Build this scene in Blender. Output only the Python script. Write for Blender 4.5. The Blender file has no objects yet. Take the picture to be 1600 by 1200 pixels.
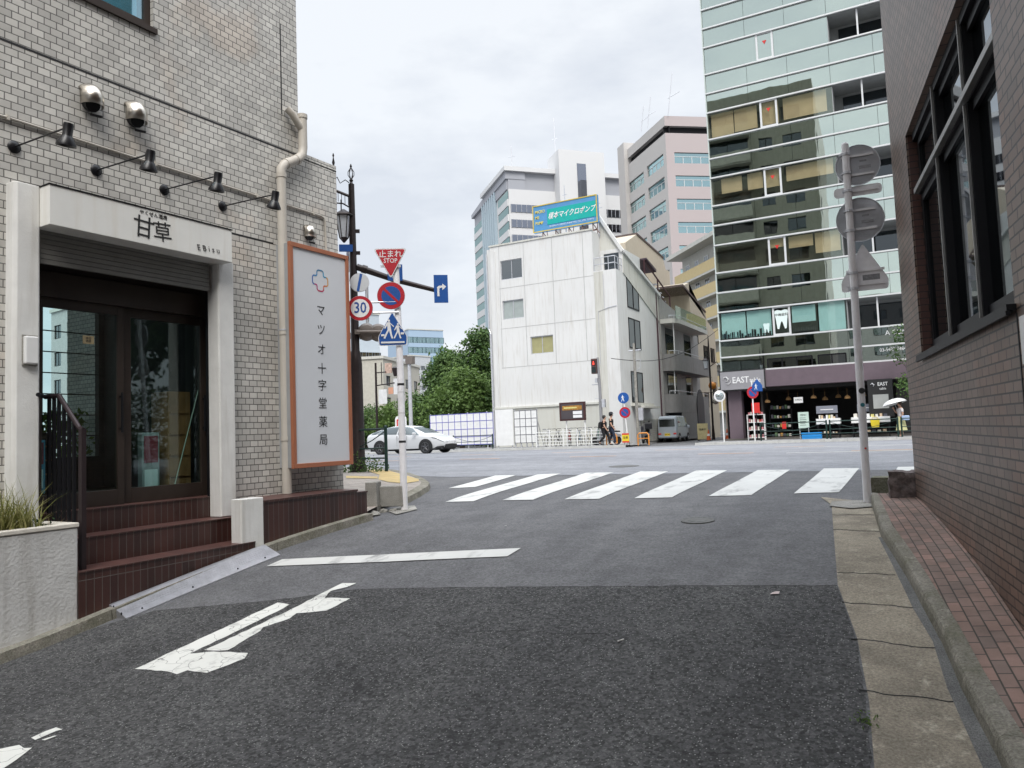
import bpy, bmesh, math, random
import numpy as np
from mathutils import Vector, Matrix, Euler
R = math.radians
random.seed(7)
S = bpy.context.scene
C = S.collection

# ------------------------------------------------------------ camera
F_ = 1180.0; YAW = R(28); PITCH = math.atan(79/1180); ROLL = math.atan(.0386); CH = 1.68
def _basis():
    F = (-math.sin(YAW)*math.cos(PITCH), math.cos(YAW)*math.cos(PITCH), math.sin(PITCH))
    Rv = (math.cos(YAW), math.sin(YAW), 0.)
    U = (Rv[1]*F[2]-Rv[2]*F[1], Rv[2]*F[0]-Rv[0]*F[2], Rv[0]*F[1]-Rv[1]*F[0])
    c, s = math.cos(ROLL), math.sin(ROLL)
    return F, tuple(c*a-s*b for a, b in zip(Rv, U)), tuple(s*a+c*b for a, b in zip(Rv, U))
FW, RC, UC = _basis()
cam = bpy.data.cameras.new('camera'); co = bpy.data.objects.new('camera', cam); C.objects.link(co)
cam.sensor_width = 36; cam.lens = 36*F_/1600; cam.clip_start = .05; cam.clip_end = 2000
m = Matrix((RC, UC, tuple(-a for a in FW))).transposed().to_4x4(); m.translation = (0, 0, CH)
co.matrix_world = m
S.camera = co
S.render.resolution_x = 1024; S.render.resolution_y = 768

# ------------------------------------------------------------ sky, sun, exposure
SUN_EL, SUN_AZ = R(50), R(148)           # azimuth clockwise from +Y
W = bpy.data.worlds.new('World'); S.world = W; W.use_nodes = True
nt = W.node_tree; N = nt.nodes; LK = nt.links
bg = N['Background']
sky = N.new('ShaderNodeTexSky'); sky.sky_type = 'NISHITA'; sky.sun_disc = False
sky.sun_elevation = SUN_EL; sky.sun_rotation = SUN_AZ; sky.air_density = 1.2; sky.dust_density = 3
tc = N.new('ShaderNodeTexCoord')
mp = N.new('ShaderNodeMapping'); mp.inputs['Scale'].default_value = (1, 1, 2.6); mp.inputs['Location'].default_value = (.3, 1.7, .4)
LK.new(tc.outputs['Generated'], mp.inputs[0])
n1 = N.new('ShaderNodeTexNoise'); n1.inputs['Scale'].default_value = 2.7; n1.inputs['Detail'].default_value = 6; n1.inputs['Roughness'].default_value = .58
LK.new(mp.outputs[0], n1.inputs['Vector'])
cr = N.new('ShaderNodeValToRGB'); LK.new(n1.outputs['Fac'], cr.inputs[0])
cr.color_ramp.elements[0].position = .40; cr.color_ramp.elements[0].color = (4.15, 4.4, 4.8, 1)
cr.color_ramp.elements[1].position = .60; cr.color_ramp.elements[1].color = (5.15, 5.35, 5.6, 1)
mx = N.new('ShaderNodeMix'); mx.data_type = 'RGBA'; mx.inputs[0].default_value = .93
LK.new(sky.outputs[0], mx.inputs[6]); LK.new(cr.outputs[0], mx.inputs[7])
# cloud layer brighter overhead, boosted above the frame to put more light on walls
sp = N.new('ShaderNodeSeparateXYZ'); LK.new(tc.outputs['Generated'], sp.inputs[0])
mr = N.new('ShaderNodeMapRange'); mr.inputs[1].default_value = .60; mr.inputs[2].default_value = 1.0; mr.inputs[3].default_value = 1.0; mr.inputs[4].default_value = 4.8
LK.new(sp.outputs[2], mr.inputs[0])
vm = N.new('ShaderNodeVectorMath'); vm.operation = 'SCALE'; LK.new(mx.outputs[2], vm.inputs[0]); LK.new(mr.outputs[0], vm.inputs['Scale'])
LK.new(vm.outputs[0], bg.inputs[0]); bg.inputs[1].default_value = .1
sl = bpy.data.lights.new('sun', 'SUN'); so = bpy.data.objects.new('sun', sl); C.objects.link(so)
sl.energy = 1.5; sl.angle = R(30); sl.color = (1, .97, .92)
so.rotation_euler = Vector((math.sin(SUN_AZ)*math.cos(SUN_EL), math.cos(SUN_AZ)*math.cos(SUN_EL), math.sin(SUN_EL))).to_track_quat('Z', 'Y').to_euler()
S.view_settings.view_transform = 'Standard'; S.view_settings.look = 'None'; S.view_settings.exposure = .88; S.view_settings.gamma = 1
S.cycles.max_bounces = 8; S.cycles.transparent_max_bounces = 12; S.cycles.caustics_reflective = False; S.cycles.caustics_refractive = False

# ------------------------------------------------------------ geometry of the place
def ray(px, py):
    x = (px-800)/F_; y = (600-py)/F_
    return tuple(f+x*r+y*u for f, r, u in zip(FW, RC, UC))
PROF = [(-60, 3.2), (-6, 1.75), (0, 1.70), (2, 1.66), (3.3, 1.57), (4, 1.46), (5, 1.28), (6, 1.12), (7.5, .98), (9, .9), (10, .87), (12, .85), (16, .80), (22, .74), (27, .73), (33, .80), (38, .90), (46, .90), (90, .95), (400, .95)]
def D(v):
    if v <= PROF[0][0]: return PROF[0][1]
    for i in range(len(PROF)-1):
        a, b = PROF[i], PROF[i+1]
        if v <= b[0]:
            p0 = PROF[max(i-1, 0)]; p3 = PROF[min(i+2, len(PROF)-1)]
            h = b[0]-a[0]; t = (v-a[0])/h
            m1 = (b[1]-p0[1])/(b[0]-p0[0]); m2 = (p3[1]-a[1])/(p3[0]-a[0])
            return (2*t**3-3*t*t+1)*a[1]+(t**3-2*t*t+t)*h*m1+(-2*t**3+3*t*t)*b[1]+(t**3-t*t)*h*m2
    return PROF[-1][1]
def H(u, v): return CH-D(v)
def gnd(px, py, dz=0):
    r = ray(px, py); t = .5
    while t < 300:
        if CH+r[2]*t <= H(r[0]*t, r[1]*t)+dz:
            lo, hi = t-.05, t
            for _ in range(18):
                q = (lo+hi)/2
                if CH+r[2]*q <= H(r[0]*q, r[1]*q)+dz: hi = q
                else: lo = q
            return Vector((r[0]*hi, r[1]*hi, CH+r[2]*hi))
        t += .05
def atV(px, py, V): r = ray(px, py); t = V/r[1]; return Vector((r[0]*t, V, CH+r[2]*t))
def atZ(px, py, z): r = ray(px, py); t = (z-CH)/r[2]; return Vector((r[0]*t, r[1]*t, z))

# ------------------------------------------------------------ mesh helpers
class MB:
    def __init__(s): s.v = []; s.f = []; s.m = []; s.mi = 0
    def add(s, vs, fs, mi=None):
        o = len(s.v); s.v += [tuple(p) for p in vs]
        for f in fs: s.f.append([o+i for i in f]); s.m.append(s.mi if mi is None else mi)
        return s
    def box(s, x0, x1, y0, y1, z0, z1, mi=None):
        if x0 > x1: x0, x1 = x1, x0
        if y0 > y1: y0, y1 = y1, y0
        if z0 > z1: z0, z1 = z1, z0
        return s.add([(x0,y0,z0),(x1,y0,z0),(x1,y1,z0),(x0,y1,z0),(x0,y0,z1),(x1,y0,z1),(x1,y1,z1),(x0,y1,z1)],
            [(0,3,2,1),(4,5,6,7),(0,1,5,4),(1,2,6,5),(2,3,7,6),(3,0,4,7)], mi)
    def poly(s, pts, mi=None): return s.add(pts, [list(range(len(pts)))], mi)
    def prism(s, pts, a, b, ax='y', mi=None):
        n = len(pts)
        mk = {'y': lambda p, t: (p[0], t, p[1]), 'x': lambda p, t: (t, p[0], p[1]), 'z': lambda p, t: (p[0], p[1], t)}[ax]
        A = sum(pts[i][0]*pts[(i+1) % n][1]-pts[(i+1) % n][0]*pts[i][1] for i in range(n))
        vs = [mk(p, a) for p in pts]+[mk(p, b) for p in pts]
        f = [list(range(n)), list(range(2*n-1, n-1, -1))]+[(i, n+i, n+(i+1) % n, (i+1) % n) for i in range(n)]
        flip = (A > 0) != (ax == 'y')
        if b < a: flip = not flip
        if flip: f = [list(reversed(q)) for q in f]
        return s.add(vs, f, mi)
    def tube(s, pts, r, n=8, mi=None):
        P = [Vector(p) for p in pts]; k = len(P); rr = r if isinstance(r, (list, tuple)) else [r]*k
        vs = []; up = None
        for i, p in enumerate(P):
            d = (P[min(i+1, k-1)]-P[max(i-1, 0)]).normalized()
            if up is None: up = d.orthogonal().normalized()
            up = (up-d*up.dot(d)); up = up.normalized() if up.length > 1e-6 else d.orthogonal().normalized()
            w = d.cross(up)
            for j in range(n):
                a = 2*math.pi*j/n; vs.append(p+(up*math.cos(a)+w*math.sin(a))*rr[i])
        f = [(i*n+j, i*n+(j+1) % n, (i+1)*n+(j+1) % n, (i+1)*n+j) for i in range(k-1) for j in range(n)]
        f += [list(range(n-1, -1, -1)), list(range((k-1)*n, k*n))]
        return s.add(vs, f, mi)
    def lathe(s, prof, c=(0,0,0), ax=(0,0,1), n=16, mi=None):
        q = Vector((0,0,1)).rotation_difference(Vector(ax).normalized()); c = Vector(c); vs = []
        for r, z in prof:
            for j in range(n):
                a = 2*math.pi*j/n; vs.append(c+q @ Vector((r*math.cos(a), r*math.sin(a), z)))
        k = len(prof)
        f = [(i*n+j, i*n+(j+1) % n, (i+1)*n+(j+1) % n, (i+1)*n+j) for i in range(k-1) for j in range(n)]
        f += [list(range(n-1, -1, -1)), list(range((k-1)*n, k*n))]
        return s.add(vs, f, mi)
    def wallh(s, x0, x1, z0, z1, y, holes, depth, mi=None):
        xs = sorted({x0, x1, *[h[0] for h in holes], *[h[1] for h in holes]}); zs = sorted({z0, z1, *[h[2] for h in holes], *[h[3] for h in holes]})
        for a, b in zip(xs, xs[1:]):
            for c, d in zip(zs, zs[1:]):
                if a < x0-1e-6 or b > x1+1e-6 or c < z0-1e-6 or d > z1+1e-6: continue
                mx_, mz_ = (a+b)/2, (c+d)/2
                if any(h[0] < mx_ < h[1] and h[2] < mz_ < h[3] for h in holes): continue
                s.add([(a,y,c),(b,y,c),(b,y,d),(a,y,d)], [(0,1,2,3)], mi)
        for h in holes:
            a, b, c, d = h; e = y+depth
            s.add([(a,y,c),(b,y,c),(b,y,d),(a,y,d),(a,e,c),(b,e,c),(b,e,d),(a,e,d)], [(0,4,5,1),(1,5,6,2),(2,6,7,3),(3,7,4,0)], mi)
        return s
    def build(s, name, mats, parent=None, smooth=False, bevel=0, loc=None, rz=0):
        me = bpy.data.meshes.new(name); me.from_pydata(s.v, [], s.f)
        for q in (mats if isinstance(mats, (list, tuple)) else [mats]): me.materials.append(q)
        me.polygons.foreach_set('material_index', s.m)
        me.update()
        o = bpy.data.objects.new(name, me); C.objects.link(o)
        if parent: o.parent = parent
        if loc is not None: o.location = loc
        if rz: o.rotation_euler.z = rz
        if smooth: shade(me, 40)
        if bevel:
            b = o.modifiers.new('bevel', 'BEVEL'); b.width = bevel; b.segments = 2; b.limit_method = 'ANGLE'; b.angle_limit = R(35)
        return o
def shade(me, deg):
    me.polygons.foreach_set('use_smooth', [True]*len(me.polygons))
    try: me.set_sharp_from_angle(angle=R(deg))
    except Exception: pass
def tag(o, label=None, cat=None, group=None, kind=None):
    if label: o['label'] = label
    if cat: o['category'] = cat
    if group: o['group'] = group
    if kind: o['kind'] = kind
    return o
def thing(name, label, cat, loc=(0,0,0), rz=0, group=None):
    o = bpy.data.objects.new(name, None); C.objects.link(o); o.location = loc; o.rotation_euler.z = rz; o.empty_display_size = .1
    return tag(o, label, cat, group)
def struct(o): o['kind'] = 'structure'; return o
def copy_tree(o, parent=None):
    c = o.copy(); C.objects.link(c); c.parent = parent
    for ch in list(o.children): copy_tree(ch, c)
    return c
def drape(name, polys, mt, dz, L=.3, lab=None, raise_=None):
    bm = bmesh.new()
    for pts in polys:
        vs = [bm.verts.new((p[0], p[1], 0)) for p in pts]
        try: bm.faces.new(vs)
        except ValueError: pass
    bmesh.ops.triangulate(bm, faces=bm.faces[:])
    for _ in range(7):
        es = [e for e in bm.edges if e.calc_length() > L]
        if not es: break
        bmesh.ops.subdivide_edges(bm, edges=es, cuts=1); bmesh.ops.triangulate(bm, faces=bm.faces[:])
    for v in bm.verts: v.co.z = H(v.co.x, v.co.y)+dz
    bmesh.ops.recalc_face_normals(bm, faces=bm.faces[:])
    for f in bm.faces:
        f.normal_update()
    bm.normal_update()
    dn = [f for f in bm.faces if f.normal.z < 0]
    if dn: bmesh.ops.reverse_faces(bm, faces=dn)
    me = bpy.data.meshes.new(name); bm.to_mesh(me); bm.free(); me.materials.append(mt)
    o = bpy.data.objects.new(name, me); C.objects.link(o); return o
def strip(mb, A, B, za, zb, mi=None, n=1):
    """quads between two ground polylines, heights over the ground za / zb"""
    def res(P):
        out = []
        for p, q in zip(P, P[1:]):
            k = 6
            for i in range(k): out.append((p[0]+(q[0]-p[0])*i/k, p[1]+(q[1]-p[1])*i/k))
        return out+[P[-1]]
    A, B = res(A), res(B)
    vs = [(a[0], a[1], H(*a)+za) for a in A]+[(b[0], b[1], H(*b)+zb) for b in B]; k = len(A)
    mb.add(vs, [(i, k+i, k+i+1, i+1) for i in range(k-1)], mi)
def fixn(o):
    bm = bmesh.new(); bm.from_mesh(o.data); bmesh.ops.recalc_face_normals(bm, faces=bm.faces[:]); bm.to_mesh(o.data); bm.free(); return o
_fc = {}
def text(body, size, mt, name='lettering', parent=None, loc=(0,0,0), rot=(R(90),0,0), align='CENTER', off=0., ext=.002, sx=1., line=1., shear=0):
    c = bpy.data.curves.new('t', 'FONT'); c.body = body; c.size = size; c.align_x = align; c.align_y = 'CENTER'; c.offset = off; c.extrude = ext; c.space_line = line; c.resolution_u = 2; c.shear = shear
    o = bpy.data.objects.new('t', c); C.objects.link(o)
    me = bpy.data.meshes.new_from_object(o.evaluated_get(bpy.context.evaluated_depsgraph_get()))
    bpy.data.objects.remove(o); bpy.data.curves.remove(c)
    me.name = name; me.materials.clear(); me.materials.append(mt)
    q = bpy.data.objects.new(name, me); C.objects.link(q); q.location = loc; q.rotation_euler = rot; q.scale = (sx, 1, 1)
    if parent: q.parent = parent
    return q

# ------------------------------------------------------------ materials
def newmat(name):
    mt = bpy.data.materials.new(name); mt.use_nodes = True; return mt, mt.node_tree.nodes, mt.node_tree.links, mt.node_tree.nodes['Principled BSDF']
def setp(p, col=None, rough=None, metal=None, spec=None):
    if col is not None: p.inputs['Base Color'].default_value = (*col, 1)
    if rough is not None: p.inputs['Roughness'].default_value = rough
    if metal is not None: p.inputs['Metallic'].default_value = metal
    if spec is not None: p.inputs['Specular IOR Level'].default_value = spec
def rgbmix(N, L, f, a, b, mode='MIX'):
    x = N.new('ShaderNodeMix'); x.data_type = 'RGBA'; x.blend_type = mode
    for i, q in ((0, f), (6, a), (7, b)):
        if isinstance(q, (int, float)): x.inputs[i].default_value = q
        elif isinstance(q, tuple): x.inputs[i].default_value = (*q, 1) if len(q) == 3 else q
        else: L.new(q, x.inputs[i])
    return x.outputs[2]
def noise(N, L, vec, sc, det=4, rough=.55, scale3=None):
    if scale3:
        mp_ = N.new('ShaderNodeMapping'); mp_.inputs['Scale'].default_value = scale3; L.new(vec, mp_.inputs[0]); vec = mp_.outputs[0]
    x = N.new('ShaderNodeTexNoise'); x.inputs['Scale'].default_value = sc; x.inputs['Detail'].default_value = det; x.inputs['Roughness'].default_value = rough
    L.new(vec, x.inputs['Vector']); return x.outputs['Fac']
def ramp(N, L, fac, a, b, ca=(0,0,0), cb=(1,1,1)):
    x = N.new('ShaderNodeValToRGB'); L.new(fac, x.inputs[0]); e = x.color_ramp.elements
    e[0].position = a; e[1].position = b; e[0].color = (*ca, 1); e[1].color = (*cb, 1); return x.outputs[0]
def bump(N, L, h, p, st=.3, dist=.01):
    x = N.new('ShaderNodeBump'); x.inputs['Strength'].default_value = st; x.inputs['Distance'].default_value = dist
    L.new(h, x.inputs['Height'])
    if p.inputs['Normal'].is_linked: L.new(p.inputs['Normal'].links[0].from_socket, x.inputs['Normal'])
    L.new(x.outputs[0], p.inputs['Normal'])
def objco(N): return N.new('ShaderNodeTexCoord').outputs['Object']
def mat(name, col, rough=.6, metal=0, var=.12, vs=3., bs=0, bsc=60, spec=None, streak=0, fine=0):
    mt, N, L, p = newmat(name); setp(p, col, rough, metal, spec)
    v = objco(N); c = col
    if var:
        f = ramp(N, L, noise(N, L, v, vs, 6, .6), .3, .72)
        c = rgbmix(N, L, f, tuple(x*(1-var) for x in col), tuple(min(1, x*(1+var)) for x in col))
    if streak:
        f = ramp(N, L, noise(N, L, v, 3, 5, .6, (2.2, 2.2, .18)), .5, .75)
        c = rgbmix(N, L, f, c, tuple(x*(1-streak) for x in (col[0], col[1]*.97, col[2]*.93)))
    if fine:
        c = rgbmix(N, L, fine, c, ramp(N, L, noise(N, L, v, 140, 2), .3, .7, (0,0,0), (1,1,1)), 'SOFT_LIGHT')
    if not isinstance(c, tuple): L.new(c, p.inputs['Base Color'])
    if bs: bump(N, L, noise(N, L, v, bsc, 4), p, bs, .01)
    return mt
# procedural emitters only for lamps
def emat(name, col, st):
    mt, N, L, p = newmat(name); setp(p, col, .5); p.inputs['Emission Color'].default_value = (*col, 1); p.inputs['Emission Strength'].default_value = st; return mt
def boxvec(N, L):
    """object coordinates laid flat on each face: (along, up)"""
    tc_ = N.new('ShaderNodeTexCoord'); s = N.new('ShaderNodeSeparateXYZ'); L.new(tc_.outputs['Object'], s.inputs[0])
    n = N.new('ShaderNodeSeparateXYZ'); L.new(tc_.outputs['Normal'], n.inputs[0])
    def gt(o):
        a = N.new('ShaderNodeMath'); a.operation = 'ABSOLUTE'; L.new(o, a.inputs[0]); g = N.new('ShaderNodeMath'); g.operation = 'GREATER_THAN'; L.new(a.outputs[0], g.inputs[0]); g.inputs[1].default_value = .6; return g.outputs[0]
    gx, gz = gt(n.outputs[0]), gt(n.outputs[2])
    def fm(f, a, b):
        x = N.new('ShaderNodeMix'); x.data_type = 'FLOAT'; L.new(f, x.inputs[0]); L.new(a, x.inputs[2]); L.new(b, x.inputs[3]); return x.outputs[0]
    X = fm(gx, s.outputs[0], s.outputs[1]); Y = fm(gz, s.outputs[2], s.outputs[1])
    cmb = N.new('ShaderNodeCombineXYZ'); L.new(X, cmb.inputs[0]); L.new(Y, cmb.inputs[1]); return cmb.outputs[0], tc_.outputs['Object']
def brickmat(name, c1, c2, mortar, w, h, ms, rough=.5, offset=.5, bst=.5, patch=None, dirt=.25, swap=False, spec=.5, turn=0):
    mt, N, L, p = newmat(name); setp(p, rough=rough, spec=spec)
    vec, ov = boxvec(N, L)
    # hand-laid: the courses wander by a millimetre or so
    b = N.new('ShaderNodeTexBrick'); b.offset = offset; b.squash = 1
    b.inputs['Scale'].default_value = 1; b.inputs['Brick Width'].default_value = w; b.inputs['Row Height'].default_value = h
    b.inputs['Mortar Size'].default_value = ms; b.inputs['Mortar Smooth'].default_value = .15; b.inputs['Bias'].default_value = 0
    b.inputs['Color1'].default_value = (*c1, 1); b.inputs['Color2'].default_value = (*c2, 1); b.inputs['Mortar'].default_value = (*mortar, 1)
    if turn: mpp = N.new('ShaderNodeMapping'); mpp.inputs['Rotation'].default_value = (0, 0, -R(turn)); L.new(vec, mpp.inputs[0]); vec = mpp.outputs[0]
    if swap:
        sw = N.new('ShaderNodeSeparateXYZ'); L.new(vec, sw.inputs[0]); cm = N.new('ShaderNodeCombineXYZ'); L.new(sw.outputs[1], cm.inputs[0]); L.new(sw.outputs[0], cm.inputs[1]); vec = cm.outputs[0]
    L.new(vec, b.inputs['Vector'])
    c = b.outputs['Color']
    if patch:
        f = ramp(N, L, noise(N, L, ov, .9, 3), .52, .6); c = rgbmix(N, L, f, c, rgbmix(N, L, 1., c, patch, 'MULTIPLY'))
    f = ramp(N, L, noise(N, L, ov, 2.5, 8, .65), .35, .75)
    c = rgbmix(N, L, f, c, rgbmix(N, L, 1., c, (1-dirt, 1-dirt, 1-dirt*1.05), 'MULTIPLY'))
    c = rgbmix(N, L, ramp(N, L, noise(N, L, ov, 260, 2), .35, .75), c, rgbmix(N, L, 1., c, (1.12, 1.12, 1.12), 'MULTIPLY'))
    L.new(c, p.inputs['Base Color'])
    inv = N.new('ShaderNodeMath'); inv.operation = 'SUBTRACT'; inv.inputs[0].default_value = 1; L.new(b.outputs['Fac'], inv.inputs[1])
    bump(N, L, inv.outputs[0], p, bst, .006)
    bump(N, L, noise(N, L, ov, 90, 3), p, .12, .004)
    return mt
def glassmat(name, tint=(.9,.95,.95), refl=.9, rough=.02, base=.04, wav=0, wsc=.5, thru=(.85,.9,.9)):
    """window glass: fresnel mirror over a see-through pane"""
    mt, N, L, p = newmat(name); N.remove(p); out = N['Material Output']
    g = N.new('ShaderNodeBsdfGlossy'); g.inputs[0].default_value = (*tint, 1); g.inputs['Roughness'].default_value = rough
    t = N.new('ShaderNodeBsdfTransparent'); t.inputs[0].default_value = (*thru, 1)
    ge = N.new('ShaderNodeNewGeometry'); dt = N.new('ShaderNodeVectorMath'); dt.operation = 'DOT_PRODUCT'; L.new(ge.outputs['Normal'], dt.inputs[0]); L.new(ge.outputs['Incoming'], dt.inputs[1])
    def mth(op, a, b):
        x = N.new('ShaderNodeMath'); x.operation = op; x.use_clamp = op == 'POWER'
        for i, q in enumerate((a, b)):
            if isinstance(q, (int, float)): x.inputs[i].default_value = q
            else: L.new(q, x.inputs[i])
        return x.outputs[0]
    pw_ = mth('POWER', mth('SUBTRACT', 1, mth('ABSOLUTE', dt.outputs['Value'], 0)), 4.2)
    mr_ = N.new('ShaderNodeMapRange'); L.new(pw_, mr_.inputs[0]); mr_.inputs[1].default_value = 0; mr_.inputs[2].default_value = 1; mr_.inputs[3].default_value = base; mr_.inputs[4].default_value = refl
    if wav:
        v = objco(N); b = N.new('ShaderNodeBump'); b.inputs['Strength'].default_value = wav; b.inputs['Distance'].default_value = .05
        L.new(noise(N, L, v, wsc, 2), b.inputs['Height']); L.new(b.outputs[0], g.inputs['Normal'])
    m_ = N.new('ShaderNodeMixShader'); L.new(mr_.outputs[0], m_.inputs[0]); L.new(t.outputs[0], m_.inputs[1]); L.new(g.outputs[0], m_.inputs[2]); L.new(m_.outputs[0], out.inputs[0])
    return mt
def asphalt(name, c0, c1, stone, scale, amt, bst, rough=.85, cont=.25, track=(1.3,.16,1)):
    mt, N, L, p = newmat(name); setp(p, rough=rough, spec=.3); v = objco(N)
    vo = N.new('ShaderNodeTexVoronoi'); vo.inputs['Scale'].default_value = scale; L.new(v, vo.inputs['Vector'])
    sep = N.new('ShaderNodeSeparateColor'); L.new(vo.outputs['Color'], sep.inputs[0])
    base = rgbmix(N, L, ramp(N, L, noise(N, L, v, 1.1, 8, .6), .3, .7), c0, c1)
    gl, gh = (1-cont, 1+cont)
    base = rgbmix(N, L, ramp(N, L, noise(N, L, v, scale*.9, 3, .7), .3, .75), rgbmix(N, L, 1., base, (gl,gl,gl), 'MULTIPLY'), rgbmix(N, L, 1., base, (gh,gh,gh), 'MULTIPLY'))
    v2 = N.new('ShaderNodeTexVoronoi'); v2.inputs['Scale'].default_value = scale*.62; L.new(v, v2.inputs['Vector']); s2 = N.new('ShaderNodeSeparateColor'); L.new(v2.outputs['Color'], s2.inputs[0])
    base = rgbmix(N, L, s2.outputs[2], rgbmix(N, L, 1., base, (gl,gl,gl), 'MULTIPLY'), rgbmix(N, L, 1., base, (gh,gh,gh), 'MULTIPLY'))
    base = rgbmix(N, L, ramp(N, L, noise(N, L, v, 3.5, 5, .6), .4, .7), base, rgbmix(N, L, 1., base, (.78,.78,.78), 'MULTIPLY'))
    base = rgbmix(N, L, ramp(N, L, noise(N, L, v, 1, 4, .55, track), .38, .62), rgbmix(N, L, 1., base, (.86,.86,.87), 'MULTIPLY'), rgbmix(N, L, 1., base, (1.12,1.12,1.11), 'MULTIPLY'))
    base = rgbmix(N, L, ramp(N, L, noise(N, L, v, 1.7, 7, .7), .62, .70), base, rgbmix(N, L, 1., base, (.74,.74,.74), 'MULTIPLY'))
    st = ramp(N, L, sep.outputs[0], 1-amt, 1-amt+.01)
    core = ramp(N, L, vo.outputs['Distance'], .25, .42, (1,1,1), (0,0,0))
    f = N.new('ShaderNodeMath'); f.operation = 'MULTIPLY'; L.new(st, f.inputs[0]); L.new(core, f.inputs[1])
    stc = rgbmix(N, L, sep.outputs[1], tuple(x*.55 for x in stone), stone)
    c = rgbmix(N, L, f.outputs[0], base, stc)
    L.new(c, p.inputs['Base Color'])
    bump(N, L, noise(N, L, v, scale*.8, 4, .7), p, bst, .012)
    return mt
M = {}
def mossmat(name, a, b, c):
    mt, N, L, p = newmat(name); setp(p, rough=.92, spec=.3); v = objco(N)
    x = rgbmix(N, L, ramp(N, L, noise(N, L, v, 2.6, 7, .65), .38, .62), a, b); x = rgbmix(N, L, ramp(N, L, noise(N, L, v, 9, 6, .7), .55, .72), x, c)
    x = rgbmix(N, L, ramp(N, L, noise(N, L, v, 70, 4, .75), .32, .68), rgbmix(N, L, 1., x, (.6,.6,.6), 'MULTIPLY'), rgbmix(N, L, 1., x, (1.35,1.35,1.35), 'MULTIPLY'))
    L.new(x, p.inputs['Base Color']); bump(N, L, noise(N, L, v, 60, 5, .7), p, .8, .012); return mt
M['rough'] = asphalt('rough_asphalt', (.060,.060,.061), (.088,.088,.088), (.30,.30,.29), 78, .20, 1.0, .85, .5)
M['road'] = asphalt('smooth_asphalt', (.122,.122,.127), (.150,.150,.155), (.24,.24,.24), 90, .12, .5, .85, .22)
M['mroad'] = asphalt('main_road_asphalt', (.20,.205,.222), (.25,.255,.272), (.27,.27,.27), 60, .08, .2, .85, .15, (.05,.7,1))
M['far'] = mat('pale_pavement', (.23,.23,.23), .9, var=.12)
def paintmat(name, col, wear=.25, dirt=(.25,.25,.25), ws=9, crack=False, scale3=(1,1,1)):
    mt, N, L, p = newmat(name); setp(p, rough=.7); v = objco(N)
    f = ramp(N, L, noise(N, L, v, ws, 8, .68, scale3), .53, .68); f = rgbmix(N, L, wear, (0,0,0), f); c = rgbmix(N, L, f, col, dirt)
    if crack:
        w_ = N.new('ShaderNodeTexNoise'); w_.inputs['Scale'].default_value = 6; L.new(v, w_.inputs['Vector']); ad = N.new('ShaderNodeVectorMath'); ad.operation = 'MULTIPLY_ADD'; L.new(w_.outputs['Color'], ad.inputs[0]); ad.inputs[1].default_value = (.25,.25,.25); L.new(v, ad.inputs[2])
        vo = N.new('ShaderNodeTexVoronoi'); vo.feature = 'DISTANCE_TO_EDGE'; vo.inputs['Scale'].default_value = 5; L.new(ad.outputs[0], vo.inputs['Vector']); c = rgbmix(N, L, ramp(N, L, vo.outputs['Distance'], .004, .013, (1,1,1), (0,0,0)), c, dirt)
    f2 = ramp(N, L, noise(N, L, v, 1.6, 6, .6), .35, .75, (0,0,0), (.45,.45,.45)); c = rgbmix(N, L, f2, c, tuple(x*.72 for x in col))
    L.new(c, p.inputs['Base Color']); bump(N, L, noise(N, L, v, 120, 3), p, .25, .004); return mt
M['paint'] = paintmat('road_paint', (.60,.60,.575), .9, (.20,.20,.20), 2.2, False, (1.6,.6,1))
M['oldpaint'] = paintmat('cracked_road_paint', (.68,.68,.64), .5, (.08,.08,.08), 6, True)
M['orange'] = paintmat('orange_road_paint', (.62,.35,.18), .6)
M['curb'] = mossmat('kerb_concrete', (.25,.235,.20), (.155,.148,.11), (.36,.33,.28))
M['gutter'] = mossmat('gutter_concrete', (.34,.30,.235), (.22,.195,.155), (.44,.40,.32))
M['gutter2'] = mat('gutter_channel', (.105,.104,.10), .75, var=.3, vs=5, bs=.3, bsc=90, fine=.6)
M['conc'] = mat('grey_concrete', (.27,.26,.235), .9, var=.25, vs=5, bs=.4, bsc=60, streak=.5, fine=.5)
M['tile'] = brickmat('grey_beige_tile', (.65,.63,.585), (.475,.46,.43), (.135,.13,.12), .110, .0690, .0048, .38, patch=(1.02,.95,.90), dirt=.22)
M['btile'] = brickmat('brown_wall_tile', (.215,.152,.122), (.145,.107,.088), (.020,.014,.012), .170, .0600, .0055, .42, dirt=.3, patch=(1.06,.92,.86), spec=.35, bst=1)
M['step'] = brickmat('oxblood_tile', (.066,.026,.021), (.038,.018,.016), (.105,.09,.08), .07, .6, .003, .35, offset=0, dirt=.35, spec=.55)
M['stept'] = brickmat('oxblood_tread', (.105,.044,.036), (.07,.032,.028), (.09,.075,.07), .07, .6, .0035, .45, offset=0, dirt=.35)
M['paver'] = brickmat('brick_paver', (.30,.19,.155), (.19,.14,.12), (.06,.052,.042), .135, .070, .0045, .85, dirt=.55, swap=True, turn=7.4)
M['tact'] = brickmat('yellow_tactile', (.52,.38,.15), (.45,.34,.15), (.27,.21,.12), .3, .3, .008, .7, offset=0, dirt=.3)
M['pave2'] = brickmat('grey_paver', (.36,.31,.27), (.30,.27,.24), (.14,.13,.12), .2, .1, .004, .8, dirt=.35)
M['white'] = mat('white_stucco', (.70,.695,.67), .85, var=.07, vs=5, bs=.28, bsc=60, streak=.22)
M['stucco'] = mat('rough_stucco', (.56,.555,.54), .9, var=.12, vs=4, bs=.6, bsc=38, streak=.32)
M['fascia'] = mat('fascia_paint', (.74,.735,.70), .6, var=.05, vs=2, streak=.10)
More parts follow.
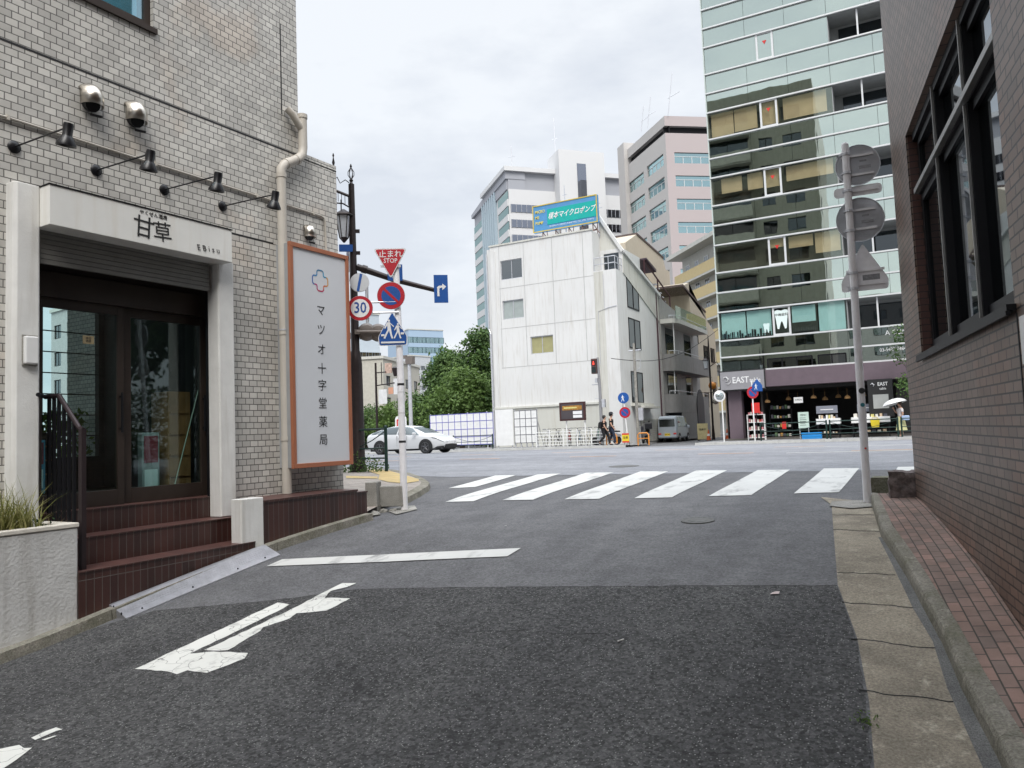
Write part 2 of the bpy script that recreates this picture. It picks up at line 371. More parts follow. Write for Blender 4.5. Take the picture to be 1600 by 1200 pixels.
M['brown'] = mat('bronze_frame', (.038,.028,.023), .45, .1, var=.2, spec=.35)
M['dark'] = mat('dark_frame', (.009,.009,.011), .5, 0, var=.2, spec=.2)
M['black'] = mat('black_metal', (.007,.007,.009), .35, 0, var=.2, spec=.4)
M['pipe'] = mat('pipe_cream', (.50,.465,.41), .5, var=.08, streak=.15)
M['steel'] = mat('stainless', (.55,.51,.45), .28, 1., var=.1, vs=8)
M['galv'] = mat('galvanised', (.56,.57,.60), .42, .5, var=.12, vs=8)
M['galvb'] = mat('sign_back', (.70,.69,.70), .5, 0, var=.14, vs=7)
M['polew'] = mat('white_pole_paint', (.84,.83,.85), .5, var=.1, vs=9, streak=.15)
M['lamp'] = mat('street_lamp_brown', (.022,.014,.014), .4, .3, var=.25, vs=8)
M['green'] = mat('dark_green_paint', (.008,.032,.026), .4, .2, var=.2)
M['glass'] = glassmat('door_glass', refl=.95, base=.045, thru=(.82,.95,.94))
M['glassd'] = glassmat('dark_window_glass', (.8,.86,.9), .95, base=.10, thru=(.25,.3,.33))
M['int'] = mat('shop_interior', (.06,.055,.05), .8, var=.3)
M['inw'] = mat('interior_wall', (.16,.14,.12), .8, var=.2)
M['wood'] = mat('orange_wood', (.30,.13,.055), .5, var=.25, vs=6)
M['red'] = mat('sign_red', (.42,.010,.022), .4, var=.06)
M['blue'] = mat('sign_blue', (.008,.075,.30), .4, var=.06)
M['swhite'] = mat('sign_white', (.74,.74,.74), .4, var=.05)
M['navy'] = mat('sign_navy', (.02,.07,.27), .4, var=.05)
M['soil'] = mat('soil', (.05,.035,.022), .95, var=.3, bs=.6)
M['ink'] = mat('ink_black', (.012,.012,.013), .6, var=0)
M['rubber'] = mat('rubber', (.014,.014,.015), .75, var=.2)
M['yellow'] = mat('yellow_plastic', (.72,.56,.03), .5, var=.1)
M['orangep'] = mat('orange_paint', (.66,.25,.035), .5, var=.12)
M['bluep'] = mat('blue_plastic', (.02,.25,.62), .45, var=.1)
M['redp'] = mat('red_plastic', (.60,.03,.025), .45, var=.1)
M['wplas'] = mat('white_plastic', (.75,.75,.74), .45, var=.06)
M['wall'] = mat('white_wall_paint', (.65,.65,.64), .85, var=.06, vs=.35, streak=.15)
M['wall2'] = mat('cream_wall_paint', (.57,.57,.525), .85, var=.05, vs=.4, streak=.10)
M['wall3'] = mat('pale_grey_wall', (.55,.545,.50), .85, var=.08, vs=.4, streak=.25)
def leafmat(name, a, b, tr=.35):
    mt, N, L, p = newmat(name); setp(p, rough=.55, spec=.3)
    g = N.new('ShaderNodeNewGeometry'); v = objco(N)
    c = rgbmix(N, L, g.outputs['Random Per Island'], a, b)
    c = rgbmix(N, L, ramp(N, L, noise(N, L, v, .8, 3), .35, .7), rgbmix(N, L, 1., c, (.62,.66,.62), 'MULTIPLY'), c)
    L.new(c, p.inputs['Base Color'])
    t = N.new('ShaderNodeBsdfTranslucent'); L.new(c, t.inputs[0]); m_ = N.new('ShaderNodeMixShader'); m_.inputs[0].default_value = tr
    L.new(p.outputs[0], m_.inputs[1]); L.new(t.outputs[0], m_.inputs[2]); L.new(m_.outputs[0], N['Material Output'].inputs[0]); return mt
M['leaf'] = leafmat('tree_leaf', (.045,.10,.03), (.16,.25,.075))
M['leaf2'] = leafmat('light_leaf', (.10,.17,.04), (.17,.26,.07))
M['leafy'] = leafmat('hedge_leaf', (.12,.20,.03), (.26,.34,.06))
M['blade'] = leafmat('grass_blade', (.22,.24,.06), (.50,.45,.20))
M['ivy'] = leafmat('dark_cover', (.02,.06,.02), (.05,.11,.035))
M['bark'] = mat('bark', (.09,.07,.055), .95, var=.3, vs=8, bs=.8, bsc=30)

# ============================================================ the ground, roads and pavements
def lin(a, b, n): return [a+(b-a)*i/n for i in range(n+1)]
us = [-400, -200, -120, -80]+lin(-60, -16, 22)+lin(-15, 6, 84)+lin(8, 40, 16)+[60, 90, 150, 300, 400]
vs_ = [-300, -150, -80, -40, -20]+lin(-12, -1, 11)+lin(-.75, 20, 83)+lin(21, 60, 39)+[70, 80, 90, 120, 200, 400, 700]
mb = MB(); k = len(us)
mb.add([(u, v, H(u, v)) for v in vs_ for u in us], [(j*k+i, j*k+i+1, (j+1)*k+i+1, (j+1)*k+i) for j in range(len(vs_)-1) for i in range(k-1)])
struct(mb.build('ground', M['road'], smooth=True))
G = lambda x, y: tuple(gnd(x, y))[:2]
def sub_(P, n): return sum([[(p[0]+(q[0]-p[0])*i/n, p[1]+(q[1]-p[1])*i/n) for i in range(n)] for p, q in zip(P, P[1:])], [])+[P[-1]]
# coarse old asphalt of the side street
gutL = [(-1.05, 9.6), (-.87, 8.92), (-.74, 7.6), (-.56, 5.8), (-.39, 4.95), (-.3, 4.25), (-.26, 3.72), (-.05, 1.5), (.45, -2), (1.0, -6)]
cut = [G(240, 955), G(330, 947), G(430, 938), G(500, 930), G(560, 921), G(640, 919.5), G(700, 918.5), G(800, 918), G(900, 917.5), G(1000, 916.5), G(1100, 916), G(1200, 916), G(1308, 915.5)]
cut = [(u, v+random.uniform(-.012, .012)) for u, v in sum([[(a[0]+(b[0]-a[0])*i/6, a[1]+(b[1]-a[1])*i/6) for i in range(6)] for a, b in zip(cut, cut[1:])], [])]+[cut[-1]]
near = cut+[(u-.01+random.uniform(-.008,.008), v) for u, v in sub_([q for q in gutL if q[1] < 5.7], 8)]+[(-6.6, -6), (-6.42, 1.0), (-6.3, 3.6)]
o = struct(drape('side_street', [near], M['rough'], .004, .5)); shade(o.data, 60)
mb = MB(); mb.tube([(u, v, H(u, v)+.0025) for u, v in cut], .0035, 5)
struct(mb.build('asphalt_seam', mat('tar', (.03,.03,.03), .9, var=0)))
# main road surface
far = [(-90, 16.2), (-30, 15.8), (-14, 15.6)]+[G(x, y) for x, y in [(700, 746), (820, 735), (950, 731), (1100, 728), (1300, 724), (1420, 721)]]+[(6, 14.6), (80, 14.6), (80, 37.9), (-90, 37.9)]
o = struct(drape('main_road', [far], M['mroad'], .004, 3)); shade(o.data, 60)
# far pavement, slightly raised, with kerb
FK = 38.0
mb = MB(); A = [(-90, FK+.15), (-40, FK+.15), (-13.6, FK+.15)]; B = [(-90, 43), (-40, 43), (-13.6, 43)]
strip(mb, A, B, .12, .12); strip(mb, [(-9.9, FK+.15), (30, FK+.15), (80, FK+.15)], [(-9.9, 44), (30, 44), (80, 44)], .12, .12)
o = fixn(mb.build('far_sidewalk', M['far'])); struct(o)
mb = MB()
for a, b in ((-90, -13.6), (-9.9, 80)):
    n = max(2, int((b-a)/1.0))
    for i in range(n):
        x0 = a+(b-a)*i/n; x1 = a+(b-a)*(i+1)/n-.012; z = H(0, FK)
        mb.box(x0, x1, FK, FK+.149, z-.1, z+.125)
struct(mb.build('far_kerb', mat('pale_kerb', (.5,.5,.48), .9, var=.15)))
mb = MB(); strip(mb, [(-13.6, 38.0), (-13.6, 60), (-13.6, 95)], [(-9.9, 38.0), (-9.9, 60), (-9.9, 95)], .006, .006)
struct(fixn(mb.build('alley_road', M['road'])))

# ---- right gutter, kerb, brick pavement
kerbO = [(-.50, 9.15), (-.33, 7.2), (-.13, 6.0), (-.04, 5.45), (.04, 5.0), (.11, 4.47), (.21, 3.9), (.34, 3.0), (.55, 1.5), (1.05, -2), (1.55, -6)]
kerbI = [(-.42, 9.1), (-.235, 7.2), (-.04, 6.0), (.055, 5.45), (.135, 5.0), (.215, 4.47), (.32, 3.9), (.46, 3.0), (.68, 1.5), (1.2, -2), (1.7, -6)]
wl = lambda v, off=0: (-.05+(8.73-v)*.1288+off, v)
o = struct(drape('gutter', [gutL+list(reversed([(u+.02, v) for u, v in kerbO]))], M['gutter'], .008, .3)); shade(o.data, 50)
mb = MB()
chn = [(u-w, v) for (u, v), w in zip(kerbO, (.01, .02, .05, .055, .04, .06, .07, .06, .06, .06, .06))]
strip(mb, chn[1:], [(u+.01, v) for u, v in kerbO[1:]], .0115, .0125); struct(fixn(mb.build('gutter_channel', M['gutter2'], smooth=True)))
# joints between gutter slabs
mb = MB()
for (x0, y0, x1, y1) in [(1302, 829, 1378, 832), (1310, 896, 1400, 900), (1317, 943, 1438, 952), (1328, 1000, 1465, 1016), (1343, 1082, 1500, 1100), (1300, 806, 1365, 806)]:
    a, b = gnd(x0, y0), gnd(x1, y1); pts = []
    for i in range(9):
        t = i/8; u = a.x+(b.x-a.x)*t+random.uniform(-.008, .008); v = a.y+(b.y-a.y)*t+random.uniform(-.012, .012); pts.append((u, v, H(u, v)+.008))
    mb.tube(pts, .0045, 5)
struct(mb.build('gutter_joint', M['ink']))
def sub(P, n):
    out = []
    for p, q in zip(P, P[1:]):
        for i in range(n): out.append((p[0]+(q[0]-p[0])*i/n, p[1]+(q[1]-p[1])*i/n))
    return out+[P[-1]]
kO, kI = sub(kerbO, 4), sub(kerbI, 4)
mb = MB(); KH = .115
def kp(i, f, z):
    a, b = kO[i], kI[i]; u = a[0]+(b[0]-a[0])*f; v = a[1]+(b[1]-a[1])*f; return (u, v, H(u, v)+z)
acc = 0; last = 0; n = len(kO)
for i in range(n-1):
    prof = [(0, -.05), (.06, KH-.035), (.16, KH-.01), (.3, KH), (1, KH), (1, -.05)]
    g = .012 if i % 3 == 2 else 0
    vs = [kp(i, f, z) for f, z in prof]
    nx = [kp(i+1, f, z) for f, z in prof]
    if g: nx = [tuple(a+(b-a)*.97 for a, b in zip(p, q)) for p, q in zip(vs, nx)]
    m_ = len(prof); mb.add(vs+nx, [(j, j+1, m_+j+1, m_+j) for j in range(m_-1)]+[list(range(m_)), list(range(2*m_-1, m_-1, -1))])
struct(fixn(mb.build('kerb', M['curb'])))
mb = MB(); strip(mb, [(u, v) for u, v in kerbI], [wl(v, .0) for u, v in kerbI], KH-.006, KH+.01)
o = fixn(mb.build('brick_sidewalk', M['paver'])); struct(o)

# ---- crosswalk, stop line, worn marks, lane lines
P = M['paint']
bars = [[(700,763.6),(742,761.6),(806,743),(774,743.6)], [(696,785),(740,784),(877,740),(840,742)], [(785,782.4),(833,781.6),(959,738.6),(916,739.2)],
        [(882,781),(936,780.4),(1044,737),(1001,737)], [(991,779.4),(1050,778),(1136,735.4),(1088,735.6)], [(1107.5,776),(1174,774.5),(1234.5,734.5),(1184,735)],
        [(1240.5,771.8),(1311,770),(1342.5,732),(1287.5,732.5)], [(1379,768.5),(1447,767),(1450,729.5),(1403,730)]]
o = drape('crosswalk', [[G(*p) for p in b] for b in bars], P, .008, .35); struct(o)
struct(drape('stop_line', [[G(*p) for p in [(416,886),(600,879),(792.5,870.5),(814,857.5),(600,867.5),(441,875)]]], P, .008, .3))
z = lambda L_: [G(180+x/3.636, 880+y/3.636) for x, y in L_]
def rough_edge(P_, a=.012):
    out = []
    for p, q in zip(P_, P_[1:]+P_[:1]):
        d = math.hypot(q[0]-p[0], q[1]-p[1]); n_ = max(1, int(d/.05))
        for i in range(n_):
            t = i/n_; out.append((p[0]+(q[0]-p[0])*t+(random.uniform(-a, a) if i else 0), p[1]+(q[1]-p[1])*t+(random.uniform(-a, a) if i else 0)))
    return out
q1 = z([(110,608),(330,505),(925,228),(990,240),(955,262),(425,520),(560,508),(755,516),(735,548),(600,600),(520,630),(410,615),(350,638),(300,622),(200,612)])
q2 = z([(505,500),(1010,262),(1290,118),(1370,118),(1320,140),(1225,163),(1190,203),(1335,205),(1200,275),(1030,290),(990,320),(840,370),(825,390),(640,500),(560,503)])
struct(drape('worn_road_arrow', [rough_edge(q1, .006), rough_edge(q2, .008)], M['oldpaint'], .0085, .3))
z5 = lambda L_: [G(max(-60, x/8), 1080+y/8) for x, y in L_]
struct(drape('worn_road_stripe', [rough_edge(z5([(-300,800),(240,690),(300,730),(400,725),(330,780),(200,880),(80,960),(-100,1080),(-400,1080)]), .006),
    rough_edge(z5([(390,600),(560,520),(700,470),(780,495),(700,515),(600,560),(440,628)]), .008), rough_edge(z5([(520,625),(690,570),(700,580),(560,632)]), .004)], M['oldpaint'], .0085, .3))
mb = MB()
for pts in ([(700,1001),(725,990),(760,987),(800,986),(830,985),(860,990),(895,992),(930,991),(958,994)], [(817,995),(800,1007),(780,1016),(762,1030),(745,1045)]):
    w = [gnd(*p) for p in pts]; pp = []
    for a, b in zip(w, w[1:]):
        for i in range(5): t = i/5; pp.append((a.x+(b.x-a.x)*t+random.uniform(-.006, .006), a.y+(b.y-a.y)*t+random.uniform(-.01, .01)))
    mb.tube([(u, v, H(u, v)+.0035) for u, v in pp], [random.uniform(.0015, .005) for _ in pp], 4)
struct(mb.build('road_crack', M['ink']))
def line(p, q, w):
    a, b = Vector(G(*p)), Vector(G(*q)); d = (b-a).normalized(); n_ = Vector((-d.y, d.x))*w/2; return [a-n_, b-n_, b+n_, a+n_]
def hl(u0, u1, v, w=.15): return [(u0, v-w/2), (u1, v-w/2), (u1, v+w/2), (u0, v+w/2)]
oo = []; u = -60
for v, ph in ((21.0, 0), (25.2, 1.5)):
    for i in range(-8, 9): oo.append(hl(-7.8+i*3.9+ph*.9-1.5, -7.8+i*3.9+ph*.9, v, .13))
struct(drape('orange_lane_line', oo, M['orange'], .009, .8))
struct(drape('white_lane_line', [hl(-3.0, 40, 20.5), hl(-3.2, 40, 24.4), hl(-90, -15.7, 23.4), hl(-90, -17.2, 30.2), hl(-26, -20.5, 26.4, .3), hl(-26, -21, 27.2, .3), hl(-90, -13.9, 37.2), hl(-9.5, 80, 37.2), hl(-13, -7, 37.6, .25)], P, .009, .8))
for (x, y, r, lb) in ((975, 729, .34, 'dark iron manhole cover in the main road beyond the crosswalk'), (1090, 814, .17, 'small round valve cover in the side street before the crosswalk')):
    g = gnd(x, y); mb = MB(); mb.lathe([(r, -.02), (r, .011), (r-.02, .013), (r-.03, .009), (r*.6, .009), (r*.58, .012), (r*.2, .012)], (0,0,0), n=28)
    t = mb.build('manhole_cover', mat('iron', (.11,.11,.105), .7, .2, var=.3, vs=20), loc=g); tag(t, lb, 'manhole cover')
    s = (H(0, g.y+.3)-H(0, g.y-.3))/.6; t.rotation_euler.x = math.atan(s)
for (x, y, s_, c_, nm, lb) in ((970, 1003, .05, (.75,.73,.7), 'cigarette_butt', 'white cigarette butt lying on the coarse dark asphalt'), (1211, 929, .06, (.6,.5,.48), 'paper_scrap', 'small pinkish paper scrap on the asphalt near the right gutter'), (790, 823, .02, (.7,.7,.7), 'cigarette_butt', 'tiny white cigarette butt on the smooth asphalt before the crosswalk')):
    g = gnd(x, y); mb = MB()
    if nm[0] == 'c': mb.tube([(-s_*.2, -s_/2, .011), (s_*.2, s_/2, .011)], .0045, 8)
    else: mb.add([(-.03,-.025,.006),(.03,-.02,.012),(.028,.03,.02),(-.025,.025,.007),(0,0,.022)], [(0,1,4),(1,2,4),(2,3,4),(3,0,4)])
    tag(mb.build(nm, mat(nm+'_m', c_, .8, var=.2, vs=60), loc=g), lb, 'litter')

# ============================================================ LEFT: brick building
LP, LA = (-6.15, 6.0), R(2.75)
ROT = math.pi/2-LA
dL = Vector((math.sin(LA), math.cos(LA))); nL = Vector((math.cos(LA), -math.sin(LA)))
def LW(x, y, z=0):   # local to world
    return Vector((LP[0]+dL.x*x-nL.x*y, LP[1]+dL.y*x-nL.y*y, z))
def LX(px, py, off): # pixel on the plane at local y = off
    r = ray(px, py); c = LP[0]*nL.x+LP[1]*nL.y-off; t = c/(r[0]*nL.x+r[1]*nL.y)
    return ((r[0]*t-LP[0])*dL.x+(r[1]*t-LP[1])*dL.y, CH+r[2]*t)
LOC = (LP[0], LP[1], 0)
B = thing('brick_building', 'grey tiled building with recessed glass shop entrance on the left of the street', 'building', LOC, ROT)
WY, XT, TOP = .55, .99, 34.6
mb = MB()
hd = (-2.2, -.08, .7, 3.75)
hw = (-3.4, -1.0, 6.05, 8.0)
hws = [hw]+[(-3.4, -1.0, 6.05+3.2*i, 7.95+3.2*i) for i in range(1, 8)]
mb.wallh(-20, XT, -.6, TOP, WY, [hd], .9); mb.f = []; mb.m = []; mb.v = []
mb.wallh(-20, XT, -.6, TOP, WY, [hd]+hws, .12)
mb.add([(XT,WY,5.3),(XT,18,5.3),(XT,18,TOP),(XT,WY,TOP)], [(0,1,2,3)]) if 0 else None
mb.add([(-20,12,5.3),(-20,WY,5.3),(-20,WY,TOP),(-20,12,TOP)], [(0,1,2,3)])
mb.add([(-20,4.8,5.3),(XT,4.8,5.3),(XT,12,5.3),(-20,12,5.3)], [(3,2,1,0)])
mb.add([(-20,WY,TOP),(XT,WY,TOP),(XT,12,TOP),(-20,12,TOP)], [(0,1,2,3)])
mb.add([(XT,12,5.3),(-20,12,5.3),(-20,12,TOP),(XT,12,TOP)], [(0,1,2,3)])
mb.build('wall', M['tile'], B)
# main-road side of the tall block (local +x face): built in its own turned frame
e = math.pi/2
SW = MB(); sh = []
for fl in range(10):
    zz = 6.2+2.75*fl
    for a, b in ((1.3, 3.0), (4.0, 5.2), (6.2, 10.2)):
        sh.append((a, b, zz+.2, zz+(1.5 if b-a < 3 else 1.9)))
SWM = mat('olive_render', (.20,.195,.155), .85, var=.1, streak=.2)
SW.wallh(0, 11.45, 5.3, TOP, 0, sh, .18)
sw = SW.build('side_wall', SWM, B, loc=(XT, WY, 0)); sw.rotation_euler.z = e
for a, b, c, d in sh:
    w = MB(); w.box(a, b, .16, .2, c, d, 0); w.box(a, b, .13, .16, c, c+.06, 1); w.box(a, b, .13, .16, d-.06, d, 1); w.box((a+b)/2-.03, (a+b)/2+.03, .13, .16, c+.06, d-.06, 1)
    if b-a > 3: w.box(a-.2, b+.3, -.9, -.8, c-.9, c+.25, 2); w.box(a-.2, b+.3, -.8, 0, c-1.05, c-.9, 2)
    q = w.build('window', [M['glassd'], M['dark'], mat('olive_balcony', (.27,.265,.22), .85) if 'olive_balcony' not in bpy.data.materials else bpy.data.materials['olive_balcony']], B, loc=(XT, WY, 0)); q.rotation_euler.z = e
# lower corner wing
mb = MB(); mb.wallh(XT, 1.65, -.4, 5.35, WY, [], 0)
mb.add([(1.65,WY,-.4),(1.65,7,-.4),(1.65,7,5.35),(1.65,WY,5.35)], [(0,1,2,3)]); mb.add([(XT,WY+.15,5.2),(1.65-.15,WY+.15,5.2),(1.5,7,5.2),(XT,7,5.2)], [(0,1,2,3)])
mb.add([(XT,WY,5.35),(1.65,WY,5.35),(1.65,7,5.35),(1.5,7,5.35),(1.5,WY+.15,5.35),(XT,WY+.15,5.35)], [(0,1,2,3,4,5)]); mb.add([(XT,WY+.15,5.2),(1.5,WY+.15,5.2),(1.5,WY+.15,5.35),(XT,WY+.15,5.35)],[(3,2,1,0)])
mb.build('corner_wing', M['tile'], B)
# movement joints
mb = MB()
mb.box(-20, XT-.01, WY-.003, WY+.01, 5.285, 5.305); mb.box(.715, .73, WY-.003, WY+.01, 5.74, 6.9); mb.box(-.2, .55, WY-.0035, WY+.01, 4.075, 4.09); mb.box(XT, 1.65, WY-.003, WY+.01, 5.27, 5.285)
mb.build('joint_line', M['ink'], B)
# entrance: frame, beams, doors
def win(parent, x0, x1, z0, z1, y, fr, th, glass, name='window', mull=(), rails=(), d=.05):
    w = MB(); w.box(x0+.001, x1-.001, y+d*.4, y+d*.5, z0+.001, z1-.001); o = w.build(name, glass, parent)
    f = MB(); f.box(x0, x1, y, y+d, z0, z0+th); f.box(x0, x1, y, y+d, z1-th, z1); f.box(x0, x0+th, y, y+d, z0+th, z1-th); f.box(x1-th, x1, y, y+d, z0+th, z1-th)
    for m_ in mull: f.box(m_-th*.4, m_+th*.4, y+.002, y+d-.002, z0+th, z1-th)
    for r_ in rails: f.box(x0+th, x1-th, y+.004, y+d-.004, r_-th*.4, r_+th*.4)
    f.build(name+'_frame', fr, o); return o
for i, (a, b, c, d) in enumerate(hws):
    o = win(B, a, b, c, d, WY+.05, M['brown'], .07, M['glassd'] if i else glassmat('pale_blue_glass', (.75,.92,1), .95, base=.3, thru=(.7,.95,1)), mull=((a+b)/2+.3,))
mb = MB(); mb.box(-3.44, -.97, WY-.03, WY+.06, 5.99, 6.046); mb.build('window_sill', M['brown'], B)
mb = MB(); mb.box(-3.3, -1.08, WY+.16, WY+.2, 6.55, 6.64); mb.box(-3.3, -1.08, WY+.16, WY+.2, 6.95, 7.05); mb.build('window_blind', mat('blue_band', (.03,.12,.30), .5), B); mb = MB(); mb.box(-3.35, -1.05, WY+.21, WY+.24, 6.1, 7.9); mb.build('window_backing', mat('pale_blue_backing', (.42,.72,.80), .6, var=.03), B)  # pale panel added behind the pane to make the window look bright
mb = MB(); mb.box(-2.2, -.085, .76, .9, 3.12, 3.36); mb.box(-2.2, -.085, .80, .9, 3.36, 3.75); mb.box(-2.2, -2.05, .78, .9, 1.14, 3.12); mb.box(-.18, -.085, .74, .86, 1.14, 3.12)
mb.build('door_surround', M['brown'], B, bevel=.004)
mb = MB()
for i in range(7): 
    z0 = 3.36+i*.045; mb.prism([(.50, z0), (.50, z0+.04), (.515, z0+.045), (.53, z0+.04), (.53, z0)], -2.17, -.39, 'x')
mb.build('shutter', mat('shutter_grey', (.20,.195,.18), .5, .3, var=.15), B)
mb = MB(); mb.box(-.325, -.290, .605, .66, 1.14, 3.62); mb.build('shutter_rail', M['dark'], B)
for a, b, nm in ((-2.05, -1.18, 'left'), (-1.16, -.19, 'right')):
    y = .80 if nm == 'left' else .84
    g = MB(); g.box(a+.06, b-.05, y+.02, y+.028, 1.26, 3.04); o = g.build('door', M['glass'], B)
    f = MB(); f.box(a, a+.08, y, y+.05, 1.14, 3.12); f.box(b-.07, b, y, y+.05, 1.14, 3.12); f.box(a+.08, b-.07, y, y+.05, 1.14, 1.29); f.box(a+.08, b-.07, y, y+.05, 3.03, 3.12)
    f.build('door_frame', M['brown'], o, bevel=.003)
    f = MB(); f.tube([(b-.04, y-.03, 1.85), (b-.04, y-.03, 2.25)], .012, 8); f.box(b-.05, b-.03, y-.03, y, 1.88, 1.9); f.box(b-.05, b-.03, y-.03, y, 2.2, 2.22)
    f.build('door_handle', M['dark'], o)
# pillars, soffit, base
def pillar(x0, x1, z0, z1, y0, y1, ch, nm):
    m_ = MB(); m_.prism([(x0+ch, y0), (x1-.015, y0), (x1, y0+.015), (x1, y1), (x0, y1), (x0, y0+ch)], z0, z1, 'z'); return m_.build(nm, M['white'], B, bevel=.006)
pillar(-2.40, -2.18, .9, 4.02, .42, .86, .03, 'pillar'); pillar(-.34, -.13, .923, 3.70, .42, .60, .012, 'pillar')
pillar(-.43, -.13, .3, 1.12, -.005, .15, .012, 'pedestal')
# tiled steps, treads lighter than risers
mb = MB()
for x0, x1, y0, z0, z1 in ((-2.09, -.262, -.02, -.2, .675), (-2.085, -.19, .3, .676, .92), (-2.08, -.09, .6, .921, 1.14)):
    mb.prism([(y0+.008, z0), (y0+.008, z1-.012), (y0, z1-.012), (y0, z1), (1.2, z1), (1.2, z0)], x0, x1, 'x')
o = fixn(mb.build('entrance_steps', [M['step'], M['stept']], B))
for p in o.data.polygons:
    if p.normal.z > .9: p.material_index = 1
mb = MB(); mb.box(-.128, 1.30, 0, WY, -.2, 1.06); mb.box(-.128, 1.31, -.012, WY, 1.061, 1.085); mb.box(1.302, 1.50, .02, WY+.1, -.2, 1.03); mb.box(1.303, 1.51, .01, WY+.1, 1.031, 1.05)
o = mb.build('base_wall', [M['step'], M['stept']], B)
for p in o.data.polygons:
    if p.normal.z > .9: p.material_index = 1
# interior behind the glass
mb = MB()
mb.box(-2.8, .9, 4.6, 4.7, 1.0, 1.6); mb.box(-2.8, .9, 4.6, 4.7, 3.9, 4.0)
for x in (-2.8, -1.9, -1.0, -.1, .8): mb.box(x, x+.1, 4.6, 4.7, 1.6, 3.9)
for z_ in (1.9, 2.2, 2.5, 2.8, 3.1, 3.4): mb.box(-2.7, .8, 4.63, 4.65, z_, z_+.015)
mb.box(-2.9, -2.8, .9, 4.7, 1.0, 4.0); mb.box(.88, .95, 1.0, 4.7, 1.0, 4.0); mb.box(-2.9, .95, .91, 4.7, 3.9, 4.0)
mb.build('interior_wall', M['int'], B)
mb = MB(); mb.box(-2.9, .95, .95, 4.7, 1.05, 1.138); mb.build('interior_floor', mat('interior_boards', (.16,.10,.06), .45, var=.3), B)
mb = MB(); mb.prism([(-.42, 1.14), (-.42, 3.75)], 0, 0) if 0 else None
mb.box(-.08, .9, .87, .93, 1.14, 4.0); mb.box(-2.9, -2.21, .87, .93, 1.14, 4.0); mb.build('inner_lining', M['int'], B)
def ibox(nm, lb, cat, x0, x1, y0, y1, z0, z1, m_, extra=None):
    cx, cy = (x0+x1)/2, (y0+y1)/2; w = LW(cx, cy, z0); t = thing(nm, lb, cat, w, ROT)
    q = MB(); q.box(x0-cx, x1-cx, y0-cy, y1-cy, 0, z1-z0); q.build('body', m_, t, bevel=.006)
    if extra: extra(t, (x1-x0)/2, (y1-y0)/2, z1-z0)
    return t
def shelves(t, a, b, h):
    q = MB()
    for i in range(1, 5): q.box(-a+.02, a-.02, -b-.012, -b, h*i/5-.01, h*i/5+.01)
    q.build('shelf_edge', M['wood'], t)
ibox('cabinet', 'orange wooden cabinet inside the shop behind the right door pane', 'cabinet', -.52, -.24, 1.05, 1.35, 1.14, 2.3, M['wood'], shelves)
def poster(t, a, b, h):
    q = MB(); q.box(-a*.8, a*.8, -b-.004, -b-.001, h*.55, h*.95, 0); q.box(-a*.75, a*.75, -b-.004, -b-.001, h*.1, h*.45, 1); q.build('notice', [mat('maroon_notice', (.25,.03,.05), .6), M['swhite']], t)
ibox('sign_stand', 'red and grey notice stand inside the shop glass door', 'sign', -.86, -.66, 1.0, 1.08, 1.14, 1.85, mat('grey_card', (.3,.3,.3), .7), poster)
ibox('water_cooler', 'blue box seen through the door glass behind the dark railing', 'box', -2.04, -1.86, .95, 1.3, 1.3, 1.8, mat('blue_box', (.10,.30,.45), .5), poster)
ibox('counter', 'dark low counter deep inside the shop', 'counter', -1.9, -1.1, 2.2, 2.7, 1.14, 1.9, mat('dark_wood', (.06,.035,.025), .5, var=.2), shelves)
mb = MB(); a = LX(272, 762, .95); b = LX(313, 590, .95); p0 = LW(a[0], .95, a[1]); mb.tube([(0,0,0), tuple(LW(b[0], .93, b[1])-p0), tuple(LW(b[0]+.02, .93, b[1]+.16)-p0)], .006, 6)
tag(mb.build('stick', mat('bamboo', (.42,.43,.36), .5), loc=p0), 'thin pale stick leaning behind the right door pane', 'stick')
a = LX(138, 531, .79); t = MB(); t.box(-.055, .055, -.003, 0, -.04, .04); o = t.build('paper_note', mat('kraft_paper', (.42,.34,.20), .8, var=.15, vs=30), loc=LW(a[0], .79, a[1]), rz=ROT)
tag(o, 'small brown paper note stuck on the glass shop door', 'note')
text('本日\n休診', .028, M['ink'], parent=o, loc=(0, -.0045, 0), ext=.0005)
# fascia sign
t = thing('shop_sign', 'long white painted sign board with two brushed characters over the shop door', 'sign', LW(-1.23, .27, 3.66), ROT)
mb = MB(); mb.box(-.955, .955, 0, .276, 0, .355); mb.build('sign_board', M['fascia'], t, bevel=.004)
mb = MB(); mb.box(-.962, .962, -.008, .278, .356, .365); mb.build('top_flashing', M['dark'], t)
text('甘', .235, M['ink'], parent=t, loc=(-.075, -.003, .15), off=-.001, rot=(R(90), R(3), 0)); text('草', .215, M['ink'], parent=t, loc=(.125, -.003, .145), off=-.001, rot=(R(90), R(-4), 0))
text('やくぜん酒房', .05, M['ink'], parent=t, loc=(.03, -.003, .308), off=-.0008)
text('E B i s u', .085, M['ink'], parent=t, loc=(.66, -.003, .09), off=-.001, shear=-.15, rot=(R(90), R(-3), 0))
# wall lamp on the pillar
t = thing('wall_lamp', 'small white box lamp on the left white pillar of the shop', 'lamp', LW(-2.27, .42, 2.44), ROT)
mb = MB(); mb.box(-.055, .055, -.05, 0, 0, .24); mb.build('lamp_cover', M['wplas'], t, bevel=.012)
mb = MB(); mb.box(-.062, .062, -.012, 0, -.012, .252); mb.build('back_plate', M['conc'], t)
